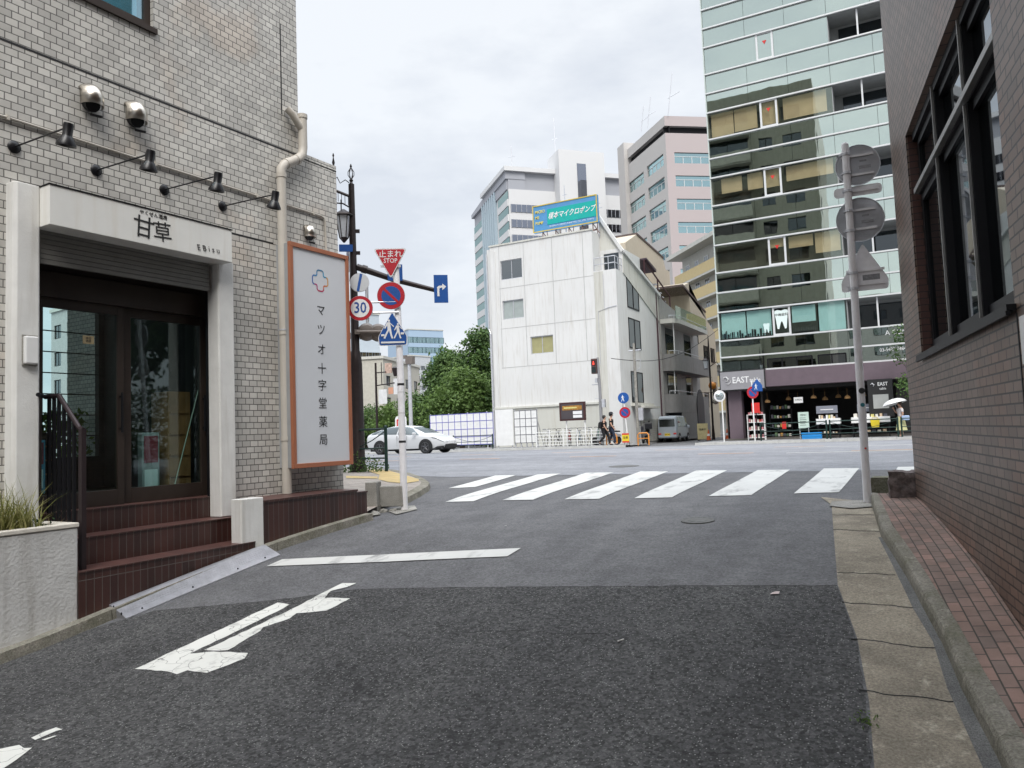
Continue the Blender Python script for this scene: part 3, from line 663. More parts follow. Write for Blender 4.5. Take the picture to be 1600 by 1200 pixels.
# four spotlights
t0 = thing('spotlight', '', 'spotlight', LW(-2.34, WY, 4.36), ROT, 'black spotlights over the shop sign')
mb = MB(); mb.lathe([(.055, 0), (.055, .012), (.03, .03)], (0,0,0), (0,-1,0), 16); mb.build('mount', M['black'], t0, smooth=True)
ex, ez = .02, .19
for yy in (-.35, -.4, -.45, -.5, -.55, -.6, -.65):
    pass
AE = Vector((.0, -.86, -.03))
mb = MB(); mb.tube([(0, -.02, 0), tuple(AE)], .0075, 8); mb.build('arm', M['black'], t0, smooth=True)
hdx = Vector((0, .22, -1)).normalized(); c0 = AE+Vector((0, 0, .03))
mb = MB(); mb.lathe([(.036, 0), (.04, .02), (.038, .10), (.045, .11), (.074, .165), (.077, .185), (.066, .183), (.03, .14)], c0, hdx, 20); hh = mb.build('lamp_head', M['black'], t0, smooth=True)
mb = MB(); mb.lathe([(.03, .10), (.052, .15), (.052, .166), (.02, .172)], c0, hdx, 16); mb.build('bulb', M['glassd'], hh, smooth=True)
labs = ['black spotlight on a long arm, leftmost of the row over the shop sign', 'black spotlight over the shop sign, second in the row from the left', 'black spotlight over the shop sign, third in the row from the left', 'black spotlight over the shop sign, nearest the cream downpipe']
for i, x in enumerate((-2.34, -1.61, -.89, -.17)):
    o = t0 if i == 0 else copy_tree(t0); o.location = LW(x, WY, 4.36); o['label'] = labs[i]
# vents
t0 = thing('vent_hood', '', 'vent', LW(-1.68, WY, 5.04), ROT, 'steel vent hoods on the tiled wall')
prof = [(0, .075), (-.05, .072), (-.085, .05), (-.10, .015), (-.105, -.06)]
mb = MB(); W_ = .066
sec = []
for (y, zt) in [(0, .085), (-.045, .08), (-.08, .055), (-.10, .01), (-.105, -.055)]: sec.append((y, zt))
n_ = 14; vs = []; 
for j in range(n_+1):
    a = math.pi*j/n_; cx_ = -math.cos(a); s_ = math.sin(a)
    for (y, zt) in sec: vs.append((cx_*W_*(1 if zt < .05 else .92), y*(.25+.75*s_), zt-(1-s_)*.035*(1 if zt > .04 else 0)))
k_ = len(sec); mb.add(vs, [(j*k_+i, j*k_+i+1, (j+1)*k_+i+1, (j+1)*k_+i) for j in range(n_) for i in range(k_-1)])
o = fixn(mb.build('hood', M['steel'], t0, smooth=True)); sm = o.modifiers.new('s', 'SOLIDIFY'); sm.thickness = .004
mb = MB(); mb.lathe([(.045, 0), (.045, .05), (.02, .05)], (0, 0, -.03), (0, -1, -.35), 12); mb.tube([(.0, -.02, -.10), (.04, -.07, -.115)], .008, 6); mb.build('vent_mouth', M['black'], t0)
for i, (x, z_, lb) in enumerate([(-1.68, 5.04, 'steel vent hood on the tiled wall, upper left one of the pair'), (-1.23, 5.04, 'steel vent hood on the tiled wall, right one of the pair above the spotlights'), (1.11, 4.33, 'steel vent hood just above the tall pharmacy sign')]):
    o = t0 if i == 0 else copy_tree(t0); o.location = LW(x, WY, z_); o['label'] = lb; o.scale = (1.6,)*3 if i < 2 else (1.2,)*3
# drain pipe and conduit
t = thing('drain_pipe', 'cream downpipe with an offset bend running down the tiled corner', 'pipe', LW(.62, WY-.085, 1.09), ROT)
mb = MB(); mb.tube([(0,0,0), (0,0,3.83), (0,0,3.91), (.05,0,3.98), (.28,0,4.12), (.345,0,4.19), (.36,0,4.28), (.36,0,4.70)], .056, 14); mb.tube([(.36,0,4.5), (.2,0,4.66), (.14,.03,4.72)], .045, 12); mb.build('pipe_run', M['pipe'], t, smooth=True)
mb = MB()
for z_ in (.62, 1.88, 3.80): mb.lathe([(.063, 0), (.063, .05)], (0,0,z_), n=14)
mb.lathe([(.064, 0), (.064, .05)], (.36,0,4.66), n=14); mb.lathe([(.063, -.02), (.063, .02)], (.09,0,4.005), (.8,0,.45), 14); mb.lathe([(.063, -.02), (.063, .02)], (.26,0,4.105), (.8,0,.45), 14); mb.build('collar', M['pipe'], t, smooth=True)
mb = MB()
for z_ in (1.9,): mb.lathe([(.066, 0), (.066, .018)], (0,0,z_+.03), n=14); mb.box(-.008, .008, 0, .085, z_+.03, z_+.048)
mb.build('clamp', M['galv'], t)
t = thing('conduit', 'thin cream conduit along the tiled wall above the spotlights', 'conduit', LW(0, WY, 4.6), ROT)
mb = MB(); y = -.018
mb.tube([(-16,y,0), (1.33,y,0), (1.38,y,-.015), (1.405,y,-.06), (1.42,y,-.55)], .014, 8); mb.build('tube', M['pipe'], t, smooth=True)
for x in (-2.4, -1.0, .3, 1.2): mb = MB(); mb.box(x-.012, x+.012, -.036, 0, -.022, .022); mb.build('clip', M['pipe'], t)
mb = MB(); w = LW(0,0,0)
# pharmacy sign
t = thing('pharmacy_sign', 'tall white light box sign with an orange frame and a coloured cross', 'sign', LW(1.08, .3, 1.38), ROT)
mb = MB(); mb.box(-.485, .485, .03, .25, .01, 2.69); mb.build('cabinet', mat('sign_side_grey', (.36,.37,.38), .45, .2), t)
mb = MB(); mb.box(-.5, .5, 0, .045, 0, .055); mb.box(-.5, .5, 0, .045, 2.645, 2.70); mb.box(-.5, -.45, 0, .045, .055, 2.645); mb.box(.45, .5, 0, .045, .055, 2.645); mb.build('frame', mat('terracotta_frame', (.36,.13,.065), .5, var=.12), t, bevel=.004)
mb = MB(); mb.box(-.45, .45, .018, .03, .055, 2.645); mb.build('face_panel', mat('milky_panel', (.62,.635,.66), .35, var=.03, vs=1), t)
for ch, py_ in zip('マツオ十字堂薬局', (486, 516, 547, 577, 603, 631, 660, 688)):
    a = LX(505, py_, .3); text(ch, .148, M['ink'], parent=t, loc=(0, .016, a[1]-1.38), off=-.0012)
cz = LX(500, 438, .3)[1]-1.38
pts = []; aw, al, rc = .055, .13, .03
for q in range(4):
    c_, s_ = math.cos(-q*math.pi/2), math.sin(-q*math.pi/2)
    loc_ = []
    for (ox, oz, a0_, a1_) in ((-aw+rc, al-rc, 180, 90), (aw-rc, al-rc, 90, 0)):
        for i in range(5): a = R(a0_+(a1_-a0_)*i/4); loc_.append((ox+rc*math.cos(a), oz+rc*math.sin(a)))
    for i in range(5): a = R(180+90*i/4); loc_.append((aw+rc*.7+rc*.7*math.cos(a), aw+rc*.7+rc*.7*math.sin(a)))
    pts += [(c_*x_-s_*z_, cz+s_*x_+c_*z_) for x_, z_ in loc_]
cols = [mat('logo_%d' % i, c, .5, var=0) for i, c in enumerate([(.02,.18,.34), (.01,.30,.50), (.62,.30,.05), (.60,.16,.05), (.50,.02,.10), (.42,.02,.16), (.03,.12,.42), (.01,.22,.48)])]
mb = MB()
pts.append(pts[0])
for i in range(len(pts)-1):
    mb.mi = min(7, int(i/(len(pts)-1)*8)); a, b = Vector((pts[i][0], 0, pts[i][1])), Vector((pts[i+1][0], 0, pts[i+1][1])); d_ = (b-a).normalized(); n2 = Vector((-d_.z, 0, d_.x))*.0075; y = .0155
    mb.add([(*(a-n2-d_*.003).xz, 0), (*(b-n2+d_*.003).xz, 0), (*(b+n2+d_*.003).xz, 0), (*(a+n2-d_*.003).xz, 0)], [(0,1,2,3)]); mb.v[-4:] = [(p[0], y+.0002*(i % 2), p[1]) for p in mb.v[-4:]]
o = mb.build('cross_emblem', cols, t)
# railing on the steps
t = thing('handrail', 'dark metal railing with upright bars beside the shop steps', 'railing', LW(-2.0, .1, .9), ROT)
mb = MB(); tp = [(-.02, .55, 1.28), (.0, .36, 1.28), (0, .04, .98), (0, -.02, .96)]; mb.tube(tp, .022, 8); mb.box(-.02, .02, -.03, .02, -.24, .97); mb.build('top_rail', mat('rail_brown', (.035,.024,.026), .4, .3), t)
mb = MB()
for i, y_ in enumerate((.12, .2, .28, .36, .44, .52)):
    zt = .98+(y_-.04)*.94 if y_ < .36 else 1.28; mb.box(-.012, .012, y_-.012, y_+.012, .02 if y_ > .2 else -.22, zt)
mb.build('bars', M['black'], t)
mb = MB(); mb.tube([(-.02, .55, 1.28), (-.28, .16, 1.27)], .018, 8); mb.build('wall_arm', M['dark'], t)
# planter with grasses
t = thing('planter', 'low white rough rendered planter wall at the left edge', 'planter', LW(-2.09, 0, .3), ROT)
mb = MB(); x0, x1 = -5.0, 0.
mb.box(x0, x1, 0, .075, -.5, .745); mb.box(x1-.09, x1, .075, .55, -.5, .745); mb.build('wall', M['stucco'], t, bevel=.012)
mb = MB(); mb.box(x0, x1+.008, -.008, .085, .746, .785); mb.box(x1-.1, x1+.008, .085, .56, .746, .785); mb.build('coping', mat('pale_coping', (.64,.60,.53), .8, var=.12, vs=8, bs=.3), t, bevel=.008)
mb = MB(); mb.box(x0, x1-.09, .075, .55, -.2, .70); mb.build('soil', M['soil'], t)
def blades(n, cx, cy, sx, sy, h0, h1, w):
    vs, fs = [], []
    for i in range(n):
        x = cx+random.gauss(0, sx); y = cy+random.gauss(0, sy); a = random.uniform(0, 6.28); h = random.uniform(h0, h1); ln = random.uniform(.2, .9)*h; ww = w*random.uniform(.6, 1.2)
        px_, py_ = -math.sin(a)*ww, math.cos(a)*ww; o_ = len(vs)
        for s_ in range(5):
            t_ = s_/4; r_ = ln*t_*t_; zz = h*(t_-.45*t_*t_*ln/h); k_ = 1-t_*.95
            vs += [(x+math.cos(a)*r_-px_*k_, y+math.sin(a)*r_-py_*k_, zz), (x+math.cos(a)*r_+px_*k_, y+math.sin(a)*r_+py_*k_, zz)]
        fs += [(o_+2*s_, o_+2*s_+1, o_+2*s_+3, o_+2*s_+2) for s_ in range(4)]
    return vs, fs
for i, (x, lb) in enumerate(((-2.50, 'yellow green tuft of long grass in the white planter beside the pillar'), (-2.78, 'yellow green grass tuft cut off by the left edge of the picture'))):
    vs, fs = blades(230, 0, 0, .09, .06, .25, .58, .008); mb = MB(); mb.add(vs, fs); tag(mb.build('grass_tuft', M['blade'], loc=LW(x, .2, .99), rz=ROT), lb, 'grass', 'grass tufts in the planter')
def leaves(n, fn, size, flat=0):
    vs = []; 
    for i in range(n):
        p = Vector(fn()); a = Vector((random.gauss(0,1), random.gauss(0,1), random.gauss(0,1)+flat)).normalized(); u_ = a.orthogonal().normalized(); u_ = (Matrix.Rotation(random.uniform(0, 6.28), 3, a) @ u_); w_ = a.cross(u_); s_ = size*random.uniform(.6, 1.3)
        vs += [p-u_*s_, p+w_*s_*.5, p+u_*s_, p-w_*s_*.5]
    return vs, [(4*i, 4*i+1, 4*i+2, 4*i+3) for i in range(n)]
vs, fs = leaves(1100, lambda: (random.uniform(-.75, .32), random.uniform(-.11, .2), abs(random.gauss(0, .05))), .02, .8)
mb = MB(); mb.add(vs, fs); tag(mb.build('ground_cover', M['ivy'], loc=LW(-2.5, .22, .99), rz=ROT), 'dark green low leafy plant spilling over the planter edge', 'plant')
vs, fs = blades(26, 0, 0, .05, .04, .06, .2, .005); mb = MB(); mb.add(vs, fs); tag(mb.build('dry_grass', leafmat('straw', (.30,.20,.12), (.5,.38,.2)), loc=LW(-2.17, .2, .99), rz=ROT), 'reddish dry grass blades hanging at the planter corner', 'grass')
# kerb along the left frontage and the metal ramp
mb = MB(); xs = lin(-10, 1.45, 38)
for a, b in zip(xs, xs[1:]):
    pa, pb = LW(a, 0), LW(b, 0); ha, hb = H(pa.x, pa.y), H(pb.x, pb.y); b2 = b-.01 if int(round((b+10)/.3)) % 3 == 0 else b
    for (y0, y1, zt) in ((-.13, 0, .085),):
        mb.add([LW(a,y0,ha-.1), LW(b2,y0,hb-.1), LW(b2,y0+.015,hb+zt), LW(a,y0+.015,ha+zt), LW(a,y1,ha+zt), LW(b2,y1,hb+zt), LW(a,y1,ha-.1), LW(b2,y1,hb-.1)], [(0,1,2,3), (3,2,5,4), (0,3,4,6), (1,7,5,2)])
struct(fixn(mb.build('left_kerb', M['curb'])))
a0, a1 = (-6.03, 4.2), (-5.87, 5.72)
t = thing('kerb_ramp', 'silver checker plate metal ramp against the kerb below the shop steps', 'ramp', (0,0,0))
mb = MB(); mb2 = MB(); n_ = 10
F0 = [Vector((-5.98+(.14)*i/n_, 4.16+1.62*i/n_, 0)) for i in range(n_+1)]; K0 = [p+Vector((-.245, .01, 0)) for p in F0]
for i in range(n_+1):
    F0[i].z = H(F0[i].x, F0[i].y)+.012; K0[i].z = H(K0[i].x, K0[i].y)+.105
vs = []
for i in range(n_+1):
    f_, k2 = F0[i], K0[i]; vs += [f_-Vector((0,0,.02)), f_, k2.lerp(f_, .12)+Vector((0,0,.006)), k2, k2-Vector((0,0,.12))]
mb.add(vs, [(i*5+j, i*5+j+1, (i+1)*5+j+1, (i+1)*5+j) for i in range(n_) for j in range(4)]+[(0,1,2,3,4), tuple(n_*5+j for j in (4,3,2,1,0))])
mb.build('ramp_plate', mat('aluminium', (.50,.50,.53), .4, .8, var=.15, vs=12), t); fixn(bpy.data.objects['ramp_plate'])
for i in range(n_):
    for s_ in range(13):
        for r_ in range(6):
            t_ = (s_+.5)/13; f_ = F0[i].lerp(F0[i+1], t_); k2 = K0[i].lerp(K0[i+1], t_).lerp(f_, .12); c_ = k2.lerp(f_, .06+.62*r_/5)+Vector((0,0,.0055)); d_ = Vector((.006, .006, 0)) if (s_+r_) % 2 else Vector((.006, -.006, 0)); pn = Vector((-d_.y, d_.x, 0))*.28
            zz = Vector((0, 0, .002)); mb2.add([c_-d_+zz*.2, c_-pn+zz, c_+d_+zz*.2, c_+pn+zz], [(0,1,2,3)])
mb2.build('tread_pattern', M['galv'], t)
mb = MB()
for i in (1, 4, 7, 9): p = K0[i].lerp(F0[i], .86); mb.lathe([(.008, 0), (.006, .012)], p, n=8)
mb.build('bolts', M['dark'], t)
mb = MB(); e0 = F0[0].lerp(K0[0], .25)
mb.lathe([(.012, 0), (.011, .003)], e0+Vector((0, -.004, .01)), (0,-1,0), 10); mb.lathe([(.009, 0), (.008, .003)], F0[0].lerp(K0[0], .7)+Vector((0,-.004,.02)), (0,-1,0), 10); mb.build('end_holes', M['ink'], t)

# ============================================================ RIGHT: brown tiled building
RP = (-.05, 8.73); RA = math.atan2(-.9917, .1288); RLOC = (RP[0], RP[1], 0)
dR = Vector((math.cos(RA), math.sin(RA))); nR = Vector((-dR.y, dR.x))   # along the wall to the near end, into the building
def RW(x, y, z=0): return Vector((RP[0]+dR.x*x+nR.x*y, RP[1]+dR.y*x+nR.y*y, z))
def RX(px, py, off):
    r = ray(px, py); t = (RP[0]*nR.x+RP[1]*nR.y+off)/(r[0]*nR.x+r[1]*nR.y)
    return ((r[0]*t-RP[0])*dR.x+(r[1]*t-RP[1])*dR.y, CH+r[2]*t)
B2 = thing('tiled_building', 'dark brown tiled building with a deep black framed window on the right of the street', 'building', RLOC, RA)
wx0, wx1, wz0, wz1 = 1.03, 4.15, 2.25, 4.27
mb = MB(); mb.wallh(0, 18, -.3, 14, 0, [(wx0, wx1, wz0, wz1), (5.4, 8.5, wz0, wz1)], .30)
mb.add([(0,0,-.3),(0,14,-.3),(0,14,14),(0,0,14)], [(0,1,2,3)]); mb.add([(0,0,14),(18,0,14),(18,14,14),(0,14,14)], [(0,1,2,3)]); mb.add([(18,0,-.3),(18,14,-.3),(18,14,14),(18,0,14)], [(3,2,1,0)])
mb.add([(0,14,-.3),(18,14,-.3),(18,14,14),(0,14,14)], [(3,2,1,0)])
mb.build('wall', M['btile'], B2)
MR = brickmat('red_brown_reveal', (.10,.045,.035), (.075,.035,.03), (.02,.015,.015), .17, .06, .004, .4)
mb = MB(); mb.box(wx0+.001, wx0+.012, .015, .2, wz0+.001, wz1-.001); mb.build('reveal', MR, B2)
sil = mat('aluminium_trim', (.27,.265,.255), .4, .6, var=.15, vs=9)
ml = [RX(1476, 390, .05)[0], RX(1523, 350, .05)[0]]
zt = RX(1500, 160, .03)[1]
def bigwin(x0, x1, mul, zt):
    w = MB(); w.box(x0+.01, x1-.002, .112, .118, wz0+.01, wz1-.01); o = w.build('window', M['glassd'], B2)
    f = MB(); f.box(x0+.001, x1-.001, .05, .28, wz0+.001, wz0+.05); f.box(x0+.001, x1-.001, .05, .28, wz1-.07, wz1-.001); f.box(x0+.012, x0+.09, .09, .28, wz0+.05, wz1-.07); f.box(x1-.06, x1-.001, .05, .28, wz0+.05, wz1-.07)
    for q in mul: f.box(q-.03, q+.03, .055, .275, wz0+.05, zt-.03); f.box(q-.03, q+.03, .055, .275, zt+.03, wz1-.07)
    f.box(x0+.09, x1-.06, .06, .27, zt-.03, zt+.03)
    for a, b in zip([x0+.09]+mul, mul+[x1-.06]):
        for c, d in ((wz0+.05, zt-.03), (zt+.03, wz1-.07)):
            a2, b2 = a+(.032 if a in mul else .002), b-(.032 if b in mul else .002)
            f.box(a2, b2, .085, .110, d-.06, d-.001); f.box(a2, b2, .085, .110, c+.001, c+.07)
    f.build('window_frame', M['dark'], o)
    g = MB()
    for q in mul: g.box(q-.007, q+.007, .035, .0545, wz0+.05, zt-.035); g.box(q-.007, q+.007, .035, .0545, zt+.035, wz1-.02)
    g.box(x0+.1, x1-.06, .02, .059, zt-.021, zt+.021); g.build('transom_trim', sil, o, bevel=.002)
    g = MB(); g.box(x0-.02, x1+.03, -.045, .05, wz0-.035, wz0-.002); g.box(x0-.02, x1+.03, -.05, -.03, wz0-.06, wz0-.036); g.build('window_sill', M['dark'], o)
bigwin(wx0, wx1, ml, zt); bigwin(5.4, 8.5, [6.4, 7.4], zt)
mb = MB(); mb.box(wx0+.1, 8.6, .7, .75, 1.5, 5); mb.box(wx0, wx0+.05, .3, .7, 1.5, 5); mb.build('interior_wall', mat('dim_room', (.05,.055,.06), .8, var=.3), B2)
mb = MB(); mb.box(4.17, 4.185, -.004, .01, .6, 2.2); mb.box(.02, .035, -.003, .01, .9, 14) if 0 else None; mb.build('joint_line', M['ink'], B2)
mb = MB(); x_, z_ = RX(1450, 305, .2); mb.poly([(x_+.05, .109, z_), (x_+.13, .109, z_), (x_+.09, .109, z_+.16)]); mb.build('window_sticker', M['yellow'], B2)
t = thing('wall_notice', 'white metal notice with red letters on the brown tiles at the right edge', 'notice', RW(4.25, 0, 1.93), RA)
mb = MB(); mb.box(0, .55, -.012, 0, 0, .24); mb.build('panel', M['swhite'], t, bevel=.003)
text('ENTRY', .10, M['red'], parent=t, loc=(.25, -.0135, .16), off=.002); text('お願い', .06, M['ink'], parent=t, loc=(.2, -.0135, .06))
# corner concrete block and stone lump
g = gnd(1380, 783)
t = MB(); t.prism([(-.14, 0), (.15, 0), (.15, .26), (.10, .30), (-.10, .30), (-.14, .26)], -.02, .24); t.lathe([(.02, .002), (.012, -.004)], (.02, -.02, .09), (0,-1,0), 10)
o = t.build('concrete_block', mossmat('mossy_block', (.20,.19,.15), (.13,.135,.08), (.26,.24,.20)), loc=(g.x, g.y, g.z-.04), rz=R(-2), bevel=.02); tag(o, 'weathered concrete block at the corner between the sign pole and the dark stone', 'concrete block')
g = gnd(1413, 779, .1)
me = bmesh.new(); bmesh.ops.create_cube(me, size=1); bmesh.ops.subdivide_edges(me, edges=me.edges[:], cuts=9, use_grid_fill=True)
from mathutils import noise as NZ
for v in me.verts:
    p = v.co.copy(); v.co += v.normal*0+p.normalized()*(-.09*max(0, p.length-.6)); q = Vector((p.x*2, p.y*2, p.z*3.3)); d = NZ.noise(q*1.3)*.09+abs(NZ.noise(q*2.6))*.12; v.co += p.normalized()*d
    v.co.x *= .25; v.co.y *= .24; v.co.z = (v.co.z+.5)*.30
mm = bpy.data.meshes.new('corner_stone'); me.to_mesh(mm); me.free(); mm.materials.append(mat('dark_rock', (.13,.105,.10), .8, var=.6, vs=16, bs=1, bsc=26)); o = bpy.data.objects.new('corner_stone', mm); C.objects.link(o); shade(mm, 30)
o.location = (g.x, g.y+.05, g.z-.03); tag(o, 'dark rugged stone at the foot of the brown tiled wall corner', 'stone')
o = drape('pole_footing', [[G(1296, 793), G(1300, 786), G(1340, 784), G(1372, 786), G(1368, 794), G(1330, 797)]], M['conc'], .02, .2); struct(o)

# ---- generic sign helpers; the frame looks along -y
def disc(t, nm, x, z, r, y, m_, th=.004, n=36, z0=None):
    q = MB(); q.lathe([(r, 0), (r, th)], (x, y, z), (0, -1, 0), n); return q.build(nm, m_, t)
def flat(t, nm, polys, y, m_):
    q = MB()
    for i, p in enumerate(polys): q.prism(p, y-.0015-.0003*i, y)
    return q.build(nm, m_, t)
def rrect(x0, x1, z0, z1, r=.01, n=3):
    out = []
    for cx_, cz_, a0 in ((x1-r, z1-r, 0), (x0+r, z1-r, 90), (x0+r, z0+r, 180), (x1-r, z0+r, 270)):
        for i in range(n+1): a = R(a0+90*i/n); out.append((cx_+r*math.cos(a), cz_+r*math.sin(a)))
    return out
def rpoly(pts, r, n=3):
    out = []
    for i in range(len(pts)):
        p = Vector(pts[i]); a = (Vector(pts[i-1])-p).normalized()*r; b = (Vector(pts[(i+1) % len(pts)])-p).normalized()*r
        for k_ in range(n+1): t_ = k_/n; out.append(tuple(p+a*(1-t_)**2+b*t_**2))
    return out
def scl(pts, k_, c): return [(c[0]+(x-c[0])*k_, c[1]+(y-c[1])*k_) for x, y in pts]

# right pole: four signs seen from behind
pb = Vector((-.52, 9.09, H(-.52, 9.09)))
t = thing('sign_pole', 'tall pale pole with four grey sign backs beside the right gutter', 'sign pole', pb, R(4))
lean = Vector((.015, -.24, 3.90))
mb = MB(); mb.tube([(0,0,-.1), (0,-.012,.2), tuple(lean*.5), tuple(lean)], [.045, .042, .040, .037], 14); mb.lathe([(.037, 0), (.03, .02), (.005, .03)], lean, n=14); mb.build('pole', M['polew'], t, smooth=True)
def onp(px, py): # local x,z at pole plane
    r = ray(px, py); 
    zc = sum(a*b for a, b in zip((pb.x, pb.y-.12, pb.z-CH+2.5), FW)); w = Vector((r[0]*zc, r[1]*zc, CH+r[2]*zc))-pb; return (w.x*math.cos(R(4))+w.y*math.sin(R(4)), w.z)
bk = M['galvb']; yb = -.17
def bracket(par, x0, x1, z, y):
    q = MB(); q.box(x0, x1, y-.018, y-.003, z-.013, z+.013); q.build('bracket_rail', bk, par)
for (cx_, cy_, r_) in ((1340, 258, .222), (1344, 343, .240)):
    x, z_ = onp(cx_, cy_); yy = -.24*(z_/3.9)+.085
    o = disc(t, 'round_sign_back', x, z_, r_, yy, bk, .004, 48); q = MB(); vs = []
    q.lathe([(r_-.006, -.004), (r_+.003, -.004), (r_+.003, .012), (r_-.002, .012), (r_-.006, .004)], (x, yy, z_), (0,-1,0), 48); q.build('sign_rim', M['galv'], o)
    for dz_ in (-.105, .105): bracket(o, x-.16, x+.16, z_+dz_, yy)
    q = MB(); q.box(x+.01, x+.13, yy-.006, yy-.0045, z_-.045, z_-.012); q.box(x+.02, x+.09, yy-.006, yy-.0045, z_+.03, z_+.05); q.build('maker_label', mat('faded_label', (.24,.24,.25), .6, var=.3, vs=80), o)
x, z_ = onp(1340, 298); yy = -.24*(z_/3.9)+.085
q = MB(); q.prism(rrect(x-.24, x+.24, z_-.055, z_+.055, .04), yy-.012, yy); o = q.build('oblong_sign_back', bk, t, bevel=.003); bracket(o, x-.12, x+.2, z_, yy-.01)
x, z_ = onp(1350, 420); yy = -.24*(z_/3.9)+.085
pent = rpoly([(x-.235, z_-.24), (x+.225, z_-.24), (x+.235, z_-.13), (x+.0, z_+.28), (x-.235, z_-.13)], .03)
q = MB(); q.prism(pent, yy-.006, yy); o = q.build('crossing_sign_back', bk, t); bracket(o, x-.18, x+.2, z_-.02, yy); bracket(o, x-.18, x+.2, z_-.17, yy)
q = MB(); q.box(x-.02, x+.15, yy-.0085, yy-.0065, z_-.13, z_-.07); q.build('maker_label', mat('faded_label2', (.22,.22,.23), .6, var=.3, vs=80), o)
for (py_) in (243, 272, 300, 331, 362, 428, 452):
    x, z_ = onp(1325+(py_-243)*.06, py_); f_ = z_/3.9; q = MB(); q.lathe([(.047, -.012), (.047, .012)], (lean.x*f_, lean.y*f_, z_), n=12); q.box(lean.x*f_-.06, lean.x*f_-.035, lean.y*f_-.02, lean.y*f_+.02, z_-.012, z_+.012); q.build('clamp', M['galv'], t)
def pst(px, py, r, m_, nm, hh=None):
    x, z_ = onp(px, py); f_ = z_/3.9; q = MB(); q.lathe([(r, 0), (r*.96, .004)], (lean.x*f_+.01, lean.y*f_-.042, z_), (0,-1,0), 18); return q.build(nm, m_, t)
pst(1353, 700, .011, M['redp'], 'red_reflector'); pst(1345, 611, .032, M['ink'], 'black_sticker'); pst(1344, 633, .022, mat('teal_sticker', (.02,.16,.20), .5), 'teal_sticker')

# left pole with stop, no parking, crossing, 30 signs
pb2 = Vector((-6.03, 8.18, H(-6.03, 8.18))); RZ2 = R(33)
t = thing('traffic_sign_pole', 'white pole at the left corner carrying stop, no parking, 30 and crossing signs', 'sign pole', pb2, RZ2)
mb = MB(); mb.tube([(0,0,-.1), (0,0,1.9), (-.02,0,3.3)], [.047, .046, .042], 14); mb.lathe([(.042, 0), (.03, .02), (.004, .028)], (-.02,0,3.3), n=14); mb.build('pole', M['polew'], t, smooth=True)
def onq(px, py):
    r = ray(px, py); n_ = Vector((-math.sin(RZ2), math.cos(RZ2))); q = Vector((pb2.x, pb2.y))-n_*.06; t_ = q.dot(n_)/(r[0]*n_.x+r[1]*n_.y); w = Vector((r[0]*t_, r[1]*t_, CH+r[2]*t_))-pb2
    return (w.x*math.cos(RZ2)+w.y*math.sin(RZ2), w.z)
y = -.06
a, b, c = onq(583, 391), onq(636, 385), onq(610, 436); cen = ((a[0]+b[0]+c[0])/3, (a[1]+b[1]+c[1])/3)
top = (a[1]+b[1])/2; hw_ = (b[0]-a[0])/2; cx_ = (a[0]+b[0])/2; tri = [(cx_+hw_, top), (cx_-hw_, top), (cx_, c[1])]; cen = (cx_, top-(top-c[1])*.36)
s = flat(t, 'stop_sign', [rpoly(tri, .05)], y, M['galv']); flat(s, 'red_face', [rpoly(scl(tri, .965, cen), .045)], y-.003, M['swhite']); flat(s, 'red_face', [rpoly(scl(tri, .90, cen), .04)], y-.005, M['red'])
text('止まれ', .105, M['swhite'], parent=s, loc=(cx_, y-.008, top-.085), off=.0008, ext=.0006); text('STOP', .085, M['swhite'], parent=s, loc=(cx_, y-.008, top-.172), off=.0008, ext=.0006, sx=.9)
x, z_ = onq(611, 462)
s = disc(t, 'no_parking_sign', x, z_, .186, y, M['galv']); disc(s, 'red_ring', x, z_, .182, y-.005, M['red'], .0012); disc(s, 'blue_disc', x, z_, .128, y-.007, M['blue'], .0012)
d_ = .128; w_ = .017; flat(s, 'red_slash', [[(x-d_*.72-w_*.7, z_+d_*.72-w_*.7), (x-d_*.72+w_*.7, z_+d_*.72+w_*.7), (x+d_*.72+w_*.7, z_-d_*.72+w_*.7), (x+d_*.72-w_*.7, z_-d_*.72-w_*.7)]], y-.0085, M['red'])
ap, bl, br = onq(612, 487), onq(591, 540), onq(637, 540)
cx_ = (bl[0]+br[0])/2; z0 = (bl[1]+br[1])/2; hw_ = (br[0]-bl[0])/2; h_ = ap[1]-z0
pen = [(cx_-hw_*.95, z0), (cx_+hw_*.95, z0), (cx_+hw_, z0+h_*.26), (cx_, z0+h_), (cx_-hw_, z0+h_*.26)]; cen = (cx_, z0+h_*.42)
s = flat(t, 'crossing_sign', [rpoly(pen, .025)], y, M['swhite']); flat(s, 'blue_face', [rpoly(scl(pen, .95, cen), .022)], y-.003, M['blue'])
def figure(ox, oz, k_):
    f = lambda L_: [(ox+px_*k_, oz+pz_*k_) for px_, pz_ in L_]
    hd_ = [(ox+(.5+.13*math.cos(a_*.6283))*k_, oz+(1.98+.14*math.sin(a_*.6283))*k_) for a_ in range(10)]
    return [hd_, f([(.3,1.8),(.62,1.82),(.72,1.0),(.34,.95)]), f([(.34,1.0),(.55,1.0),(.28,.5),(.05,.02),(-.12,.08),(.1,.55)]), f([(.48,1.0),(.72,1.02),(.78,.55),(.92,.05),(.75,0),(.6,.5)]), f([(.3,1.8),(.38,1.6),(.08,1.1),(-.02,1.18)]), f([(.58,1.8),(.66,1.62),(1.0,1.25),(1.05,1.36)])]
k_ = h_*.27
